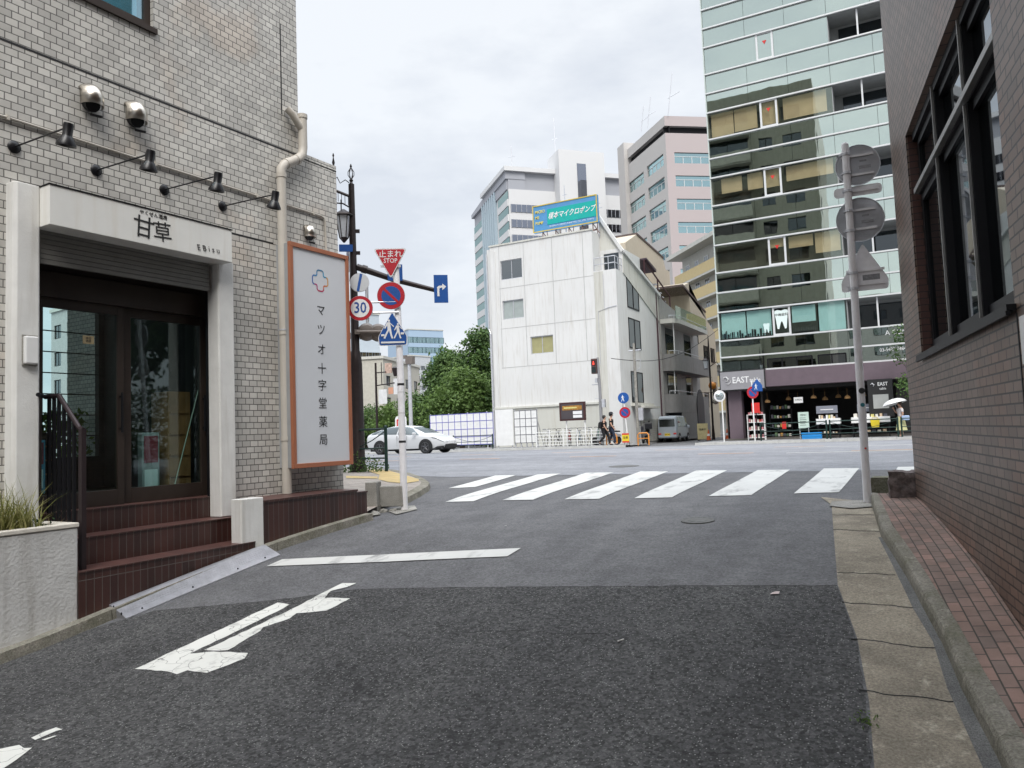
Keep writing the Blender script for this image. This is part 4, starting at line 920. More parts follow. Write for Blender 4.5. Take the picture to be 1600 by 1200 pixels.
flat(s, 'walking_figures', figure(cx_-hw_*.55, z0+h_*.20, k_)+figure(cx_+hw_*.12, z0+h_*.20, k_*.8)+[[(cx_-hw_*.8, z0+h_*.07), (cx_+hw_*.8, z0+h_*.07), (cx_+hw_*.8, z0+h_*.12), (cx_-hw_*.8, z0+h_*.12)], [(cx_-hw_*.78, z0+h_*.28), (cx_-hw_*.55, z0+h_*.28), (cx_-hw_*.55, z0+h_*.34), (cx_-hw_*.78, z0+h_*.34)], [(cx_+hw_*.55, z0+h_*.32), (cx_+hw_*.78, z0+h_*.32), (cx_+hw_*.78, z0+h_*.38), (cx_+hw_*.55, z0+h_*.38)]], y-.0055, M['swhite'])
x, z_ = onq(563, 482); y2 = -.075
s = disc(t, 'speed_limit_sign', x, z_, .168, y2, M['galv']); disc(s, 'red_ring', x, z_, .165, y2-.005, M['red'], .0012); disc(s, 'white_disc', x, z_, .122, y2-.007, M['swhite'], .0012)
text('30', .205, M['navy'], parent=s, loc=(x, y2-.0095, z_), off=.003, ext=.0006, sx=.82)
x3, z3 = onq(562, 442); s = disc(t, 'end_of_limit_sign', x3, z3, .128, y2, M['galv']); disc(s, 'white_disc', x3, z3, .122, y2-.005, mat('aged_sign_white', (.52,.54,.56), .4, var=.05), .0012)
flat(s, 'blue_slash', [[(x3-.04, z3-.11), (x3-.008, z3-.122), (x3+.04, z3+.11), (x3+.008, z3+.122)]], y2-.0075, M['blue'])
mb = MB(); mb.tube([(x+.09, -.055, z_-.19), (x+.09, -.055, z3+.05)], .022, 10); mb.tube([(0, -.055, z_+.08), (x+.09, -.055, z_+.08)], .014, 8); mb.tube([(0, -.055, z_-.06), (x+.09, -.055, z_-.06)], .014, 8); mb.build('side_bracket', M['galv'], t, smooth=True)
for z_ in (top-.24, onq(611,462)[1], z0+.15):
    q = MB(); q.lathe([(.052, -.012), (.052, .012)], (-.012, 0, z_), n=12); q.box(-.22, .05, -.056, -.035, z_-.014, z_+.014); q.build('clamp', M['galv'], t)
for (py_, h_, m_) in ((600, .03, M['ink']), (612, .02, M['galvb']), (645, .02, M['galvb']), (690, .03, M['ink'])):
    x, z_ = onq(631, py_); q = MB(); q.lathe([(.0475, -h_/2), (.0475, h_/2)], (0, 0, z_), n=14); q.build('tape_band', m_, t)
o = drape('pole_footing', [[G(606, 800), G(625, 792), G(648, 791), G(652, 797), G(620, 805)]], M['conc'], .012, .2); struct(o)
# concrete blocks at the foot of the base wall
for (px, py, w_, h_, d_, lb, zz, rz) in ((580, 803, .17, .43, .22, 'upright mossy concrete kerb block at the end of the maroon tiled wall', -.02, 20), (611, 799, .33, .27, .16, 'grey concrete kerb block lying beside the white sign pole', .06, 24)):
    g = gnd(px, py); t = MB(); t.prism([(-w_/2, 0), (w_/2, 0), (w_/2-.01, h_), (-w_/2+.01, h_)], 0, d_); o = t.build('kerb_block', M['conc'], loc=(g.x, g.y, g.z+zz), rz=R(rz), bevel=.012); tag(o, lb, 'concrete block')
for i, (px, py, s_) in enumerate(((583, 806, .09), (600, 800, .06), (614, 799, .05))):
    g = gnd(px, py); bm = bmesh.new(); bmesh.ops.create_icosphere(bm, subdivisions=2, radius=s_)
    for v in bm.verts: v.co += v.co.normalized()*NZ.noise(v.co*25+Vector((i*9, 0, 0)))*s_*.5; v.co.z *= .55
    mm = bpy.data.meshes.new('rubble'); bm.to_mesh(mm); bm.free(); mm.materials.append(M['conc']); o = bpy.data.objects.new('rubble_lump', mm); C.objects.link(o); o.location = (g.x, g.y, g.z+s_*.2)
    tag(o, ['rough concrete lump under the upright kerb block', 'broken concrete lump between the two kerb blocks', 'small concrete lump under the lying kerb block'][i], 'rubble')

# ---- left corner pavement
KZ = .10
outer = [G(560, 733), G(600, 736.5), G(620, 739), G(641, 744), G(655, 749), G(666, 755), G(673, 761), G(671, 767), G(656, 777), G(639, 786), G(630, 790)]
inner = [G(556, 738), G(598, 741), G(618, 743.5), G(634, 747.5), G(645, 752), G(654, 757), G(659, 762), G(656, 767), G(644, 775), G(632, 782), G(624, 786)]
outer = [(-60, 15.7), (-16, 15.6)]+outer; inner = [(-60, 15.45), (-16.3, 15.35)]+inner
c1 = LW(1.62, .75); c2 = LW(1.5, .02)
struct(drape('corner_sidewalk', [inner+[tuple(c2)[:2], tuple(c1)[:2], (-30, 7.7), (-60, 7.7)]], M['pave2'], KZ-.004, .5))
mb = MB(); strip(mb, outer, [tuple(Vector(o_).lerp(Vector(i_), .15)) for o_, i_ in zip(outer, inner)], -.02, KZ-.02); strip(mb, [tuple(Vector(o_).lerp(Vector(i_), .15)) for o_, i_ in zip(outer, inner)], inner, KZ-.02, KZ)
struct(fixn(mb.build('corner_kerb', M['curb'])))
Z = lambda L_: [G(540+x/7.5, 640+y/7.5) for x, y in L_]
struct(drape('tactile_paving', [Z([(240,765),(390,752),(520,770),(700,830),(860,880),(860,905),(700,935),(500,915),(385,880),(400,820)]), [G(541, 751), G(590, 752.5), G(590, 756), G(541, 755)]], M['tact'], KZ+.004, .5))
# guard rail and weeds
def guard(x0, x1, yv, lb, dz=0, h=.95, group=None, n=2):
    L_ = x1-x0; t = thing('guard_rail', lb, 'railing', (x0, yv, H(x0, yv)+dz), 0, group)
    for i in range(n):
        q = MB(); x = L_*i/(n-1); q.tube([(x, 0, -.1), (x, 0, h)], .038, 10); q.lathe([(.038, 0), (.03, .02), (.005, .03)], (x, 0, h), n=10); q.build('post', M['green'], t, smooth=True)
    q = MB()
    for z_ in (h*.95, h*.30, h*.52): q.tube([(0, 0, z_), (L_, 0, z_)], .018 if z_ < .8 else .024, 8)
    q.build('rail', M['green'], t, smooth=True)
    q = MB()
    for i in range(n-1):
        for sgn in (1, -1):
            a0 = L_*(i+.5)/(n-1); q.tube([(a0+sgn*L_/(n-1)*.5*s_, 0, h*.52+h*.4*(1-math.cos(s_*1.4)*1.0)*.9 if 0 else h*(.53+.38*s_**1.6)) for s_ in (0, .3, .6, .85, .98)], .012, 6)
    q.build('curved_bar', M['green'], t, smooth=True); return t
g = gnd(602, 737, KZ); guard(g.x-2.0, g.x, g.y+.05, 'dark green guard rail with curved bars on the left corner pavement', KZ, 1.02)
vs, fs = leaves(900, lambda: (random.uniform(-1.3, .9), random.gauss(0, .12), abs(random.gauss(.05, .17))), .035, .3)
mb = MB(); mb.add(vs, fs); tag(mb.build('weeds', M['leaf'], loc=(g.x-1.0, g.y, g.z)), 'green weeds growing under the guard rail on the left corner', 'weeds')
for i in range(3):
    px, py = ((1432, 777), (1352, 1130), (560, 797))[i]; q = gnd(px, py); vs, fs = leaves(60, lambda: (random.gauss(0, .03), random.gauss(0, .05), abs(random.gauss(0, .025))), .011, .3); mb = MB(); mb.add(vs, fs)
    tag(mb.build('weeds', M['leaf2'], loc=q), ['tiny green weed at the foot of the dark corner stone', 'tiny green weed in the seam beside the right gutter', 'tiny weed at the end of the tiled base wall'][i], 'weeds')

# ---- ornamental street lamp with arm, and the signals on it
lp = gnd(560, 737, KZ); lp.z -= .0; RZ3 = R(38)
zl = sum(a*b for a, b in zip((lp.x, lp.y, lp.z-CH), FW))
def onl(px, py):
    r = ray(px, py); n_ = Vector((-math.sin(RZ3), math.cos(RZ3))); q = Vector((lp.x, lp.y)); t_ = q.dot(n_)/(r[0]*n_.x+r[1]*n_.y); w = Vector((r[0]*t_, r[1]*t_, CH+r[2]*t_))-lp
    return (w.x*math.cos(RZ3)+w.y*math.sin(RZ3), w.z)
t = thing('street_lamp', 'tall dark ornamental street lamp post with a hanging lantern at the left corner', 'street lamp', lp, RZ3)
zt_ = onl(549, 288)[1]
mb = MB(); mb.lathe([(.20, 0), (.20, .12), (.165, .2), (.15, 2.5), (.13, 2.75), (.10, 2.85), (.085, 4.6), (.085, zt_-2.4), (.10, zt_-2.35), (.085, zt_-2.1), (.07, zt_)], n=18); mb.build('post', M['lamp'], t, smooth=True)
mb = MB(); mb.lathe([(.05, 0), (.03, .05), (.05, .1), (.02, .14)], (0,0,zt_), n=10)
for i in range(6):
    a = i*math.pi/3; mb.tube([(0,0,zt_+.1), (.07*math.cos(a), .07*math.sin(a), zt_+.22), (.07*math.cos(a), .07*math.sin(a), zt_+.3), (0,0,zt_+.42)], .009, 5)
mb.lathe([(.012, 0), (.03, .04), (.008, .1)], (0,0,zt_+.4), n=8); mb.build('finial', M['lamp'], t, smooth=True)
ax, az_ = onl(526, 299); bx, bz = onl(549, 308)
mb = MB(); mb.tube([(0,0,bz), (ax*1.15,0,az_+.03)], .035, 8); mb.tube([(0,0,onl(549,326)[1]), (ax*.6,0,onl(536,318)[1]), (ax*1.15,0,onl(524,317)[1])], .018, 6)
for i in range(1, 5): x = ax*i/4.4; mb.tube([(x,0,bz+(az_-bz)*i/4.4), (x,0,onl(549,326)[1]+.05+.03*i)], .008, 5)
mb.tube([(-.05,0,bz+.35), (ax*.4,0,bz+.42), (ax*.75,0,az_+.2), (ax*.95,0,az_+.35), (ax*1.1,0,az_+.3)], .012, 6); mb.build('arm', M['lamp'], t, smooth=True)
mb = MB(); x = onl(522, 300)[0]; z1 = onl(522, 262)[1]; mb.tube([(x,0,onl(522,330)[1]), (x,0,z1)], [.03, .045], 8); mb.lathe([(.045, 0), (.02, .06), (.035, .12), (.01, .25), (.025, .3), (.005, .36)], (x,0,z1), n=8); mb.build('arm_finial', M['lamp'], t, smooth=True)
lx = onl(537, 350)[0]; lz1, lz0 = onl(537, 336)[1], onl(537, 376)[1]
mb = MB(); mb.tube([(lx-.05,0,lz1+.1), (lx-.05,0,az_-.2)], .015, 6); mb.lathe([(.03, .14), (.26, .0), (.27, -.03), (.2, -.03)], (lx,0,lz1), n=6); hh = lz1-lz0
for i in range(6):
    a = i*math.pi/3; mb.tube([(lx+.19*math.cos(a), .19*math.sin(a), lz1-.03), (lx+.10*math.cos(a), .10*math.sin(a), lz0+.06)], .012, 5)
mb.lathe([(.11, .06), (.06, 0), (.02, -.05)], (lx,0,lz0), n=6); ln = mb.build('lantern', M['lamp'], t)
mb = MB(); mb.lathe([(.095, .07), (.178, hh-.04)], (lx,0,lz0), n=6); mb.build('lantern_glass', mat('frosted_glass', (.62,.64,.68), .35, var=.1), ln)
for i, (px, py) in enumerate(((560, 362), (560, 396))): 
    q = MB(); z_ = onl(px, py)[1]; q.box(.07, .17, -.03, .03, z_-.03, z_+.05); q.build('bracket', M['lamp'], t)
# mast arm with a right turn sign
t2 = thing('direction_sign_arm', 'dark mast arm from the street lamp carrying a blue right turn sign', 'sign', (lp.x, lp.y, lp.z), RZ3)
a, b = onl(556, 417), onl(678, 454)
mb = MB(); mb.tube([(.08,0,a[1]), (b[0]*.5,0,(a[1]+b[1])/2-.02), (b[0]+.06,0,b[1])], [.085, .07, .055], 10); mb.lathe([(.10, 0), (.10, .12)], (.2,0,a[1]-.04), (1,0,-.3), 10); mb.build('arm', M['lamp'], t2, smooth=True)
c0, c1_ = onl(677, 431), onl(700, 474); w_ = c1_[0]-c0[0]; sgn = thing('x', None, None)
bpy.data.objects.remove(sgn)
q = MB(); q.box(c0[0], c1_[0], -.11, -.07, c1_[1], c0[1]); s = q.build('turn_sign', M['blue'], t2)
cx_, cz_ = (c0[0]+c1_[0])/2, (c0[1]+c1_[1])/2; k_ = w_*.5
flat(s, 'arrow', [[(cx_+px_*k_, cz_+pz_*k_) for px_, pz_ in L_] for L_ in ([(-.55,-1.1),(-.25,-1.1),(-.25,0),(-.55,.2)], [(-.55,.2),(-.25,0),(-.05,.15),(.2,.15),(.2,.45),(-.15,.45),(-.42,.36)], [(.2,.75),(.2,-.2),(.75,.3)])], -.112, M['swhite'])
c0, c1_ = onl(605, 415), onl(629, 440); q = MB(); q.box(c0[0], c1_[0], -.13, -.09, c1_[1], c0[1], 0); q.box(c0[0]+.12, c0[0]+.2, -.135, -.13, c1_[1]+.05, c0[1]-.05, 1); q.box(c0[0]+.24, c0[0]+.27, -.135, -.13, c1_[1]+.05, c0[1]-.05, 1); q.build('lane_sign', [M['blue'], M['swhite']], t2)
c0, c1_ = onl(530, 384), onl(547, 395); q = MB(); q.box(c0[0], 0, -.13, -.09, c1_[1], c0[1]); q.build('small_blue_sign', M['blue'], t2)
c0, c1_ = onl(541, 394), onl(552, 424); q = MB(); q.box(c0[0], -.09, .05, .08, c1_[1], c0[1]+.1); q.build('banner', mat('pale_banner', (.62,.62,.70), .7, var=.1), t2)
# signal seen from behind
t3 = thing('traffic_signal', 'brown grey traffic signal seen from behind on the street lamp post', 'traffic light', (lp.x, lp.y, lp.z), RZ3)
gm = mat('signal_grey_brown', (.16,.135,.12), .5, .2, var=.1)
q = MB()
for i, (px, py) in enumerate(((573, 519), (591, 520), (608, 521))):
    x, z_ = onl(px, py); q = MB(); q.lathe([(.05, .17), (.15, .15), (.21, .06), (.215, 0), (.20, -.12)], (x, 0, z_), (0, -1, 0), 20); q.build('signal_lens_housing', gm, t3, smooth=True)
x, z_ = onl(573, 520); x2 = onl(608, 520)[0]; q = MB(); q.tube([(.05, -.22, z_), (x2+.1, -.22, z_-.01)], .035, 8); q.box(.0, .12, -.24, 0, z_-.05, z_+.05); q.build('signal_arm', gm, t3)

# ============================================================ ACROSS THE ROAD
def frame2(nm, lb, cat, P, Q, grp=None):   # facade line P -> Q (left to right as seen)
    d = Vector((Q[0]-P[0], Q[1]-P[1])); a = math.atan2(d.y, d.x); return thing(nm, lb, cat, (P[0], P[1], 0), a, grp), d.length
def boxwall(mb, x0, x1, y1, z0, z1, holes=(), dep=.15, y0=0):
    mb.wallh(x0, x1, z0, z1, y0, list(holes), dep); mb.add([(x1,y0,z0),(x1,y1,z0),(x1,y1,z1),(x1,y0,z1)], [(0,1,2,3)]); mb.add([(x0,y1,z0),(x0,y0,z0),(x0,y0,z1),(x0,y1,z1)], [(0,1,2,3)])
    mb.add([(x0,y0,z1),(x1,y0,z1),(x1,y1,z1),(x0,y1,z1)], [(0,1,2,3)]); mb.add([(x1,y1,z0),(x0,y1,z0),(x0,y1,z1),(x1,y1,z1)], [(0,1,2,3)])
GW = glassmat('plain_window_glass', (.85,.9,.92), .9, base=.25, thru=(.12,.14,.15))
def fwin(par, x0, x1, z0, z1, y, fm, gm_=None, th=.05, mull=1, side=None):
    w = MB(); w.box(x0, x1, y, y+.02, z0, z1); o = w.build('window', gm_ or GW, par); f = MB()
    for q in ((x0, x1, z0, z0+th), (x0, x1, z1-th, z1), (x0, x0+th, z0+th, z1-th), (x1-th, x1, z0+th, z1-th)): f.box(q[0], q[1], y-.03, y-.002, q[2], q[3])
    for i in range(mull): xm = x0+(x1-x0)*(i+1)/(mull+1); f.box(xm-th*.4, xm+th*.4, y-.028, y-.002, z0+th, z1-th)
    f.build('window_frame', fm, o)
    if side: 
        for q in (o,): q.location = side[0]; q.rotation_euler.z = side[1]
    return o
M['alu'] = mat('white_aluminium', (.66,.67,.67), .4, .2, var=.05)
M['backing'] = mat('dark_backing', (.05,.055,.045), .7, var=.2)
M['blind'] = mat('beige_blind', (.58,.53,.36), .7, var=.12, vs=1.5)

# ---- glass fronted tower
T = thing('glass_tower', 'glass fronted office tower with white floor lines and mirror panes above a purple shop front', 'building', (-9.12, 41.5, 0), 0)
GT = glassmat('mint_mirror_glass', (.80,.89,.82), .97, rough=.012, base=.68, wav=.05, wsc=.55, thru=(.62,.72,.66))
GT2 = glassmat('window_band_glass', (.74,.86,.78), .97, rough=.012, base=.16, wav=.05, wsc=.55, thru=(.98,.95,.90)); GT3 = glassmat('clear_window_glass', (.8,.9,.88), .9, base=.15, thru=(.92,.97,.96))
X1 = 14.0; BR = 6.40      # right part beyond BR has recessed balconies
bands = [(6.32,7.89),(10.06,11.6),(13.8,15.37),(17.55,19.07),(21.27,22.81),(25.0,26.5)]
spans = [(4.62,5.41),(5.41,6.32),(7.89,8.96),(8.96,10.06),(11.6,12.7),(12.7,13.8),(15.37,16.46),(16.46,17.55),(19.07,20.17),(20.17,21.27),(22.81,23.9),(23.9,25.0),(26.5,27.6),(27.6,28.7)]
mb = MB(); mb.box(.05, X1, .3, .4, 4.6, 28.7) if 0 else None
for a, b in spans: mb.box(.03, X1, .12, .22, a, b)
for a, b in bands: mb.box(.03, BR, .55, .65, a, b)
mb.box(.03, X1, .66, 14, 28.5, 28.7); mb.box(.03, X1, 6, 14, .6, 28.5); mb.build('core', M['backing'], T)
xj = [0, 2.22, 4.29, 6.36, 8.42, 10.5, 12.5, X1]
for a, b in spans:
    for i in range(len(xj)-1):
        q = MB(); q.box(xj[i]+.008, xj[i+1]-.008, .04, .055, a+.03, b-.03); q.build('glass_panel', GT, T)
wx = (2.78, 3.68)
def tri_mark(par, x, z):
    q = MB(); q.prism([(x-.11, z+.09), (x+.11, z+.09), (x, z-.11)], .018, .03); q.build('red_mark', M['redp'], par)
for bi, (a, b) in enumerate(bands):
    for x0, x1 in ((0, wx[0]-1.35 if bi == 0 else wx[0]), (wx[0]-1.34, wx[0]) if bi == 0 else (0, 0), (wx[1], BR-1.4 if bi == 0 else BR), (BR-1.38, BR) if bi == 0 else (0, 0)):
        if x1-x0 < .1: continue
        q = MB(); q.box(x0+.012, x1-.012, .04, .055, a+.03, b-.03); q.build('glass_panel', GT3 if bi == 0 else (GT2 if bi < 4 else GT), T)
    q = MB(); q.box(wx[0]+.1, wx[1]-.1, .045, .06, a+.12, b-.1); w = q.build('opening_window', GT3 if bi == 0 else (GT2 if bi < 4 else GT), T)
    q = MB()
    for x0, x1, z0, z1 in ((wx[0], wx[1], a+.02, a+.12), (wx[0], wx[1], b-.1, b-.02), (wx[0], wx[0]+.1, a+.12, b-.1), (wx[1]-.1, wx[1], a+.12, b-.1)): q.box(x0, x1, .0, .08, z0, z1)
    q.build('window_frame', M['alu'], w); 
    if bi: tri_mark(w, (wx[0]+wx[1])/2, b-.55)
    bl = [(0,0,0), (.4,1.3,.35),(3.8,6.1,.12)][0:0]
    if bi in (3,): bl = [(.15,1.35,.05),(1.4,2.6,.1),(2.8,3.7,.12),(3.95,6.1,.18)]
    if bi == 2: bl = [(.5,1.6,.55),(1.9,2.7,.5),(2.8,3.6,.45),(3.9,6.2,.6)]
    if bi == 1: bl = [(3.8,5.0,.75),(5.1,6.3,.3),(2.8,3.6,.9)]
    if bi >= 4: bl = [(.2,2.6,.1),(3.9,6.3,.1)]
    for x0, x1, lo in bl:
        q = MB(); q.box(x0, x1, .2, .22, a+.1+lo, b-.08); q.build('blind', M['blind'], T)
# dentist window: curtains, frieze and a big tooth
cur = mat('teal_curtain', (.55,.80,.78), .6, var=.06, vs=3)
q = MB(); q.box(.1, 1.38, .10, .11, 6.42, 7.8); q.box(1.45, 2.7, .10, .11, 6.42, 7.8); q.box(3.75, 4.9, .10, .11, 6.95, 7.8); q.box(5.05, 6.3, .10, .11, 6.38, 7.85); q.build('curtain', cur, T)
q = MB(); random.seed(3); x = .12
while x < 2.6: w_ = random.uniform(.03, .12); h_ = random.uniform(.08, .45); q.box(x, x+w_, .085, .095, 6.4, 6.4+h_); x += w_+random.uniform(0, .05)
x = 3.8
while x < 4.9: w_ = random.uniform(.03, .1); h_ = random.uniform(.05, .3); q.box(x, x+w_, .085, .095, 6.42, 6.6+h_*.6); x += w_+random.uniform(0, .05)
q.build('silhouette_frieze', M['ink'], T)
tooth = [(-.36,.55),(-.34,.68),(-.2,.72),(0,.66),(.2,.72),(.34,.68),(.36,.55),(.30,.1),(.24,-.5),(.15,-.52),(.05,-.1),(0,-.02),(-.05,-.1),(-.15,-.52),(-.24,-.5),(-.30,.1)]
q = MB(); q.prism([(3.23+x*.95, 7.1+z_*.82) for x, z_ in tooth], .022, .035); o = q.build('tooth_emblem', mat('tooth_white', (.72,.82,.80), .5, var=.03), T)
q = MB(); q.prism([(2.45+x*.45, 6.75+z_*.42) for x, z_ in tooth], .022, .035); q.build('tooth_emblem', mat('tooth_white2', (.60,.74,.72), .5, var=.03), T)
text('中嶋歯科', .17, M['ink'], parent=o, loc=(3.23, .018, 7.42))
text('A CLINIC', .34, M['swhite'], parent=T, loc=(8.05, .03, 5.98), align='LEFT', sx=.9); text('03-5422-7484', .26, M['swhite'], parent=T, loc=(7.75, .03, 5.15), align='LEFT', sx=.8)
# white floor lines
for z_ in sorted({z for s_ in spans+bands for z in s_}):
    q = MB(); q.box(-.04, X1, -.07, .038, z_-.045, z_+.03); q.build('floor_line', M['alu'], T)
q = MB(); q.box(-.06, -.005, -.05, 14, 4.6, 28.7); q.build('side_wall', mat('tower_side', (.50,.56,.53), .5, var=.05), T)
# recessed balconies
for a, b in bands:
    q = MB(); q.box(BR+.02, X1, .1, 1.7, b-.05, b+.0) ; q.box(BR+.02, X1, 1.6, 1.7, a, b-.05); q.box(BR-.02, BR+.02, .06, 1.6, a, b-.06); q.box(BR+.02, X1, .23, 1.6, a-.02, a+.04); q.build('balcony', mat('balcony_grey', (.30,.31,.31), .7, var=.1) if a < 7 else bpy.data.materials['balcony_grey'], T)
    q = MB(); q.box(BR+.4, X1, 1.56, 1.59, a+.1, b-.2); q.build('balcony_window', M['glassd'], T)
    q = MB(); q.box(7.75, 7.83, .12, .2, a, b-.05); q.box(9.9, 9.98, .12, .2, a, b-.05); q.build('balcony_post', M['alu'], T)
# windows over the canopy
for x0, x1 in ((2.4, 4.6), (4.9, 6.2)):
    q = MB(); q.box(x0, x1, .0, .035, 4.66, 5.14); o = q.build('window', GW, T); f = MB()
    n_ = 3 if x1-x0 > 2 else 2
    for i in range(n_+1): xx = x0+(x1-x0)*i/n_; f.box(xx-.03, xx+.03, -.03, -.002, 4.66, 5.14)
    f.box(x0, x1, -.03, -.002, 5.1, 5.17); f.build('window_frame', M['dark'], o)
# ground floor shop front
PU = mat('purple_brown_fascia', (.125,.092,.110), .6, var=.08); DK = mat('shop_dark', (.02,.018,.018), .7, var=.2)
q = MB(); q.box(2.3, X1, -.45, .2, 3.66, 4.55); q.build('canopy', PU, T, bevel=.02)
q = MB(); q.box(.25, .95, -.05, .6, .8, 3.6); q.build('pillar', PU, T)
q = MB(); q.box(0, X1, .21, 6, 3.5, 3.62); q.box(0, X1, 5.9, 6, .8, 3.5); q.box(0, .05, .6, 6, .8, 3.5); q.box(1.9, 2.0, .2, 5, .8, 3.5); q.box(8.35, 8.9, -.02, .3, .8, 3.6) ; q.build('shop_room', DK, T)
q = MB(); q.box(0, X1, -.2, 6, .8, 1.0); q.build('shop_floor', mat('shop_floor', (.10,.09,.08), .6), T)
q = MB(); q.box(8.95, 9.9, .05, .3, .8, 3.6); q.build('grey_column', mat('column_grey', (.17,.17,.16), .7), T)
t = thing('shop_sign', 'grey lit shop sign board reading EAST table at the tower corner', 'sign', (-9.12, 40.95, 3.55), 0)
q = MB(); q.box(-.06, 2.32, .03, .3, 0, 1.08); q.build('sign_box', M['ink'], t); q = MB(); q.box(0, 2.26, 0, .03, .06, 1.02); q.build('sign_face', mat('sign_grey', (.26,.255,.27), .5, var=.05), t)
text('EAST', .46, M['swhite'], parent=t, loc=(.62, -.006, .54), align='LEFT', off=.006, sx=.85); text('table', .34, M['swhite'], parent=t, loc=(1.52, -.006, .5), align='LEFT', off=.002, sx=.85)
q = MB(); q.tube([(.14, -.01, .6), (.2, -.012, .72), (.32, -.014, .74), (.42, -.012, .62), (.36, -.012, .5), (.26, -.01, .52)], [.01, .03, .04, .045, .03, .01], 8); q.tube([(.3,-.01,.38), (.42,-.01,.36), (.52,-.01,.44), (.54,-.01,.56)], [.01,.03,.03,.01], 8); q.build('swirl_logo', mat('logo_silver', (.5,.5,.5), .4), t, smooth=True)
# things in and before the shop
zf = H(0, 39.6)+.12
def goods(t, a, y0, y1, z, n, cols, h=.12, nm='goods'):
    q = MB()
    for i in range(n):
        q.mi = i % len(cols); x = -a+2*a*(i+.5)/n; w_ = a/n*random.uniform(.5, .85); q.box(x-w_, x+w_, y0, y1, z+.002, z+h*random.uniform(.5, 1.1))
    return q.build(nm, cols, t)
PK = [mat('pk%d' % i, c, .6, var=.15, vs=9) for i, c in enumerate([(.6,.45,.3),(.65,.62,.55),(.45,.07,.05),(.12,.2,.1),(.55,.3,.08),(.08,.08,.1),(.62,.55,.2),(.5,.2,.22)])]
def rack(nm, lb, x, y, w_, h_, n_, mt_, fill, grp=None):
    t = thing(nm, lb, 'shelf', (x, y, zf), 0, grp); q = MB()
    for sx in (-1, 1): q = MB(); q.box(sx*w_/2-.015, sx*w_/2+.015, 0, .33, 0, h_); q.build('upright', mt_, t)
    for i in range(n_): q = MB(); z_ = .12+(h_-.15)*i/(n_-1); q.box(-w_/2, w_/2, 0, .33, z_, z_+.03); q.build('shelf', mt_, t); goods(t, w_/2-.05, .05, .25, z_+.03, 7, fill, .2)
    return t
rack('display_rack', 'white wire rack of packaged goods at the left end of the shop front', -7.35, 40.6, .85, 1.35, 4, M['wplas'], [PK[7], PK[1], PK[2]])
rack('bottle_shelf', 'dark shelf of bottles behind the window left of the shop entrance', -6.35, 42.2, 1.1, 1.6, 4, M['black'], [PK[5], PK[3], PK[1], PK[4]])
t = thing('poster_stand', 'red poster on a stand above the white rack of goods', 'sign', (-7.3, 40.55, zf), 0)
q = MB(); q.box(-.2, .2, 0, .02, 1.42, 1.95); q.build('poster', M['redp'], t); q = MB(); q.box(-.02, .02, .02, .05, 0, 1.9); q.build('stand', M['black'], t); text('SALE', .16, M['swhite'], parent=t, loc=(0, -.004, 1.78)) if 0 else None
q = MB(); q.box(-.1, .1, 0, .02, 0, .35); o = q.build('red_card', M['redp'], loc=(-6.0, 40.9, zf+.55)); tag(o, 'small red square card hanging by the shop entrance', 'sign')
def table(lb, x, w_, grp='white display tables before the shop'):
    t = thing('display_table', lb, 'table', (x, 40.4, zf), 0, grp); q = MB(); q.box(-w_/2, w_/2, -.02, .6, .70, .98); q.build('table_cloth', M['wplas'], t, bevel=.01)
    for sx in (-1, 1):
        for sy in (.03, .55): q = MB(); q.box(sx*(w_/2-.06)-.025, sx*(w_/2-.06)+.025, sy-.02, sy+.02, 0, .70); q.build('leg', M['black'], t)
    q = MB(); q.box(-w_/2+.1, w_/2-.1, .1, .5, .2, .24); q.build('lower_shelf', M['black'], t); goods(t, w_/2-.1, .1, .4, .98, 8, [PK[1], PK[0], PK[5], M['wplas'], PK[6]], .18); goods(t, w_/2-.15, .15, .4, .24, 6, [PK[5], PK[1], PK[0]], .14, 'goods_below')
table('white clothed display table right of the blue crate', -3.85, 1.1); table('longer white clothed display table between the pale pole and the woman with the parasol', -1.95, 1.7)
t = thing('menu_board', 'pale green standing menu board in front of the shop', 'sign', (-4.95, 40.1, zf), 0)
q = MB(); q.box(-.25, .25, 0, .03, .55, 1.35); q.build('board', mat('pale_green_board', (.50,.62,.55), .6, var=.06), t)
for sx in (-1, 1): q = MB(); q.tube([(sx*.2, .02, .6), (sx*.22, .12, 0)], .015, 6); q.build('leg', M['wplas'], t)
text('MENU', .13, M['ink'], parent=t, loc=(0, -.004, 1.2), sx=.8); q = MB(); 
for i in range(5): q.box(-.17, .17*random.uniform(.3, 1), -.003, 0, 1.05-.09*i, 1.07-.09*i)
q.build('writing_lines', M['ink'], t)
t = thing('crate', 'blue plastic crate on the ground below the menu board', 'crate', (-4.6, 39.9, zf), 0)
q = MB(); q.box(-.45, .45, 0, .03, 0, .32); q.box(-.45, .45, .37, .4, 0, .32); q.box(-.45, -.42, .03, .37, 0, .32); q.box(.42, .45, .03, .37, 0, .32); q.box(-.42, .42, .03, .37, .02, .04); q.build('body', M['bluep'], t)
q = MB(); q.box(-.47, .47, -.015, .0, .27, .33); q.box(-.47, .47, -.012, 0, .12, .15); q.build('rim', M['bluep'], t)
t = thing('shop_board', 'black shop board reading EAST table beside the grey column', 'sign', (-1.45, 40.9, zf+1.05), 0)
q = MB(); q.box(-.55, .55, 0, .06, -.1, 1.75); q.build('board', M['ink'], t); text('EAST', .24, M['swhite'], parent=t, loc=(.12, -.006, 1.5), off=.003, sx=.85); text('table', .18, M['swhite'], parent=t, loc=(.12, -.006, 1.28), sx=.85)
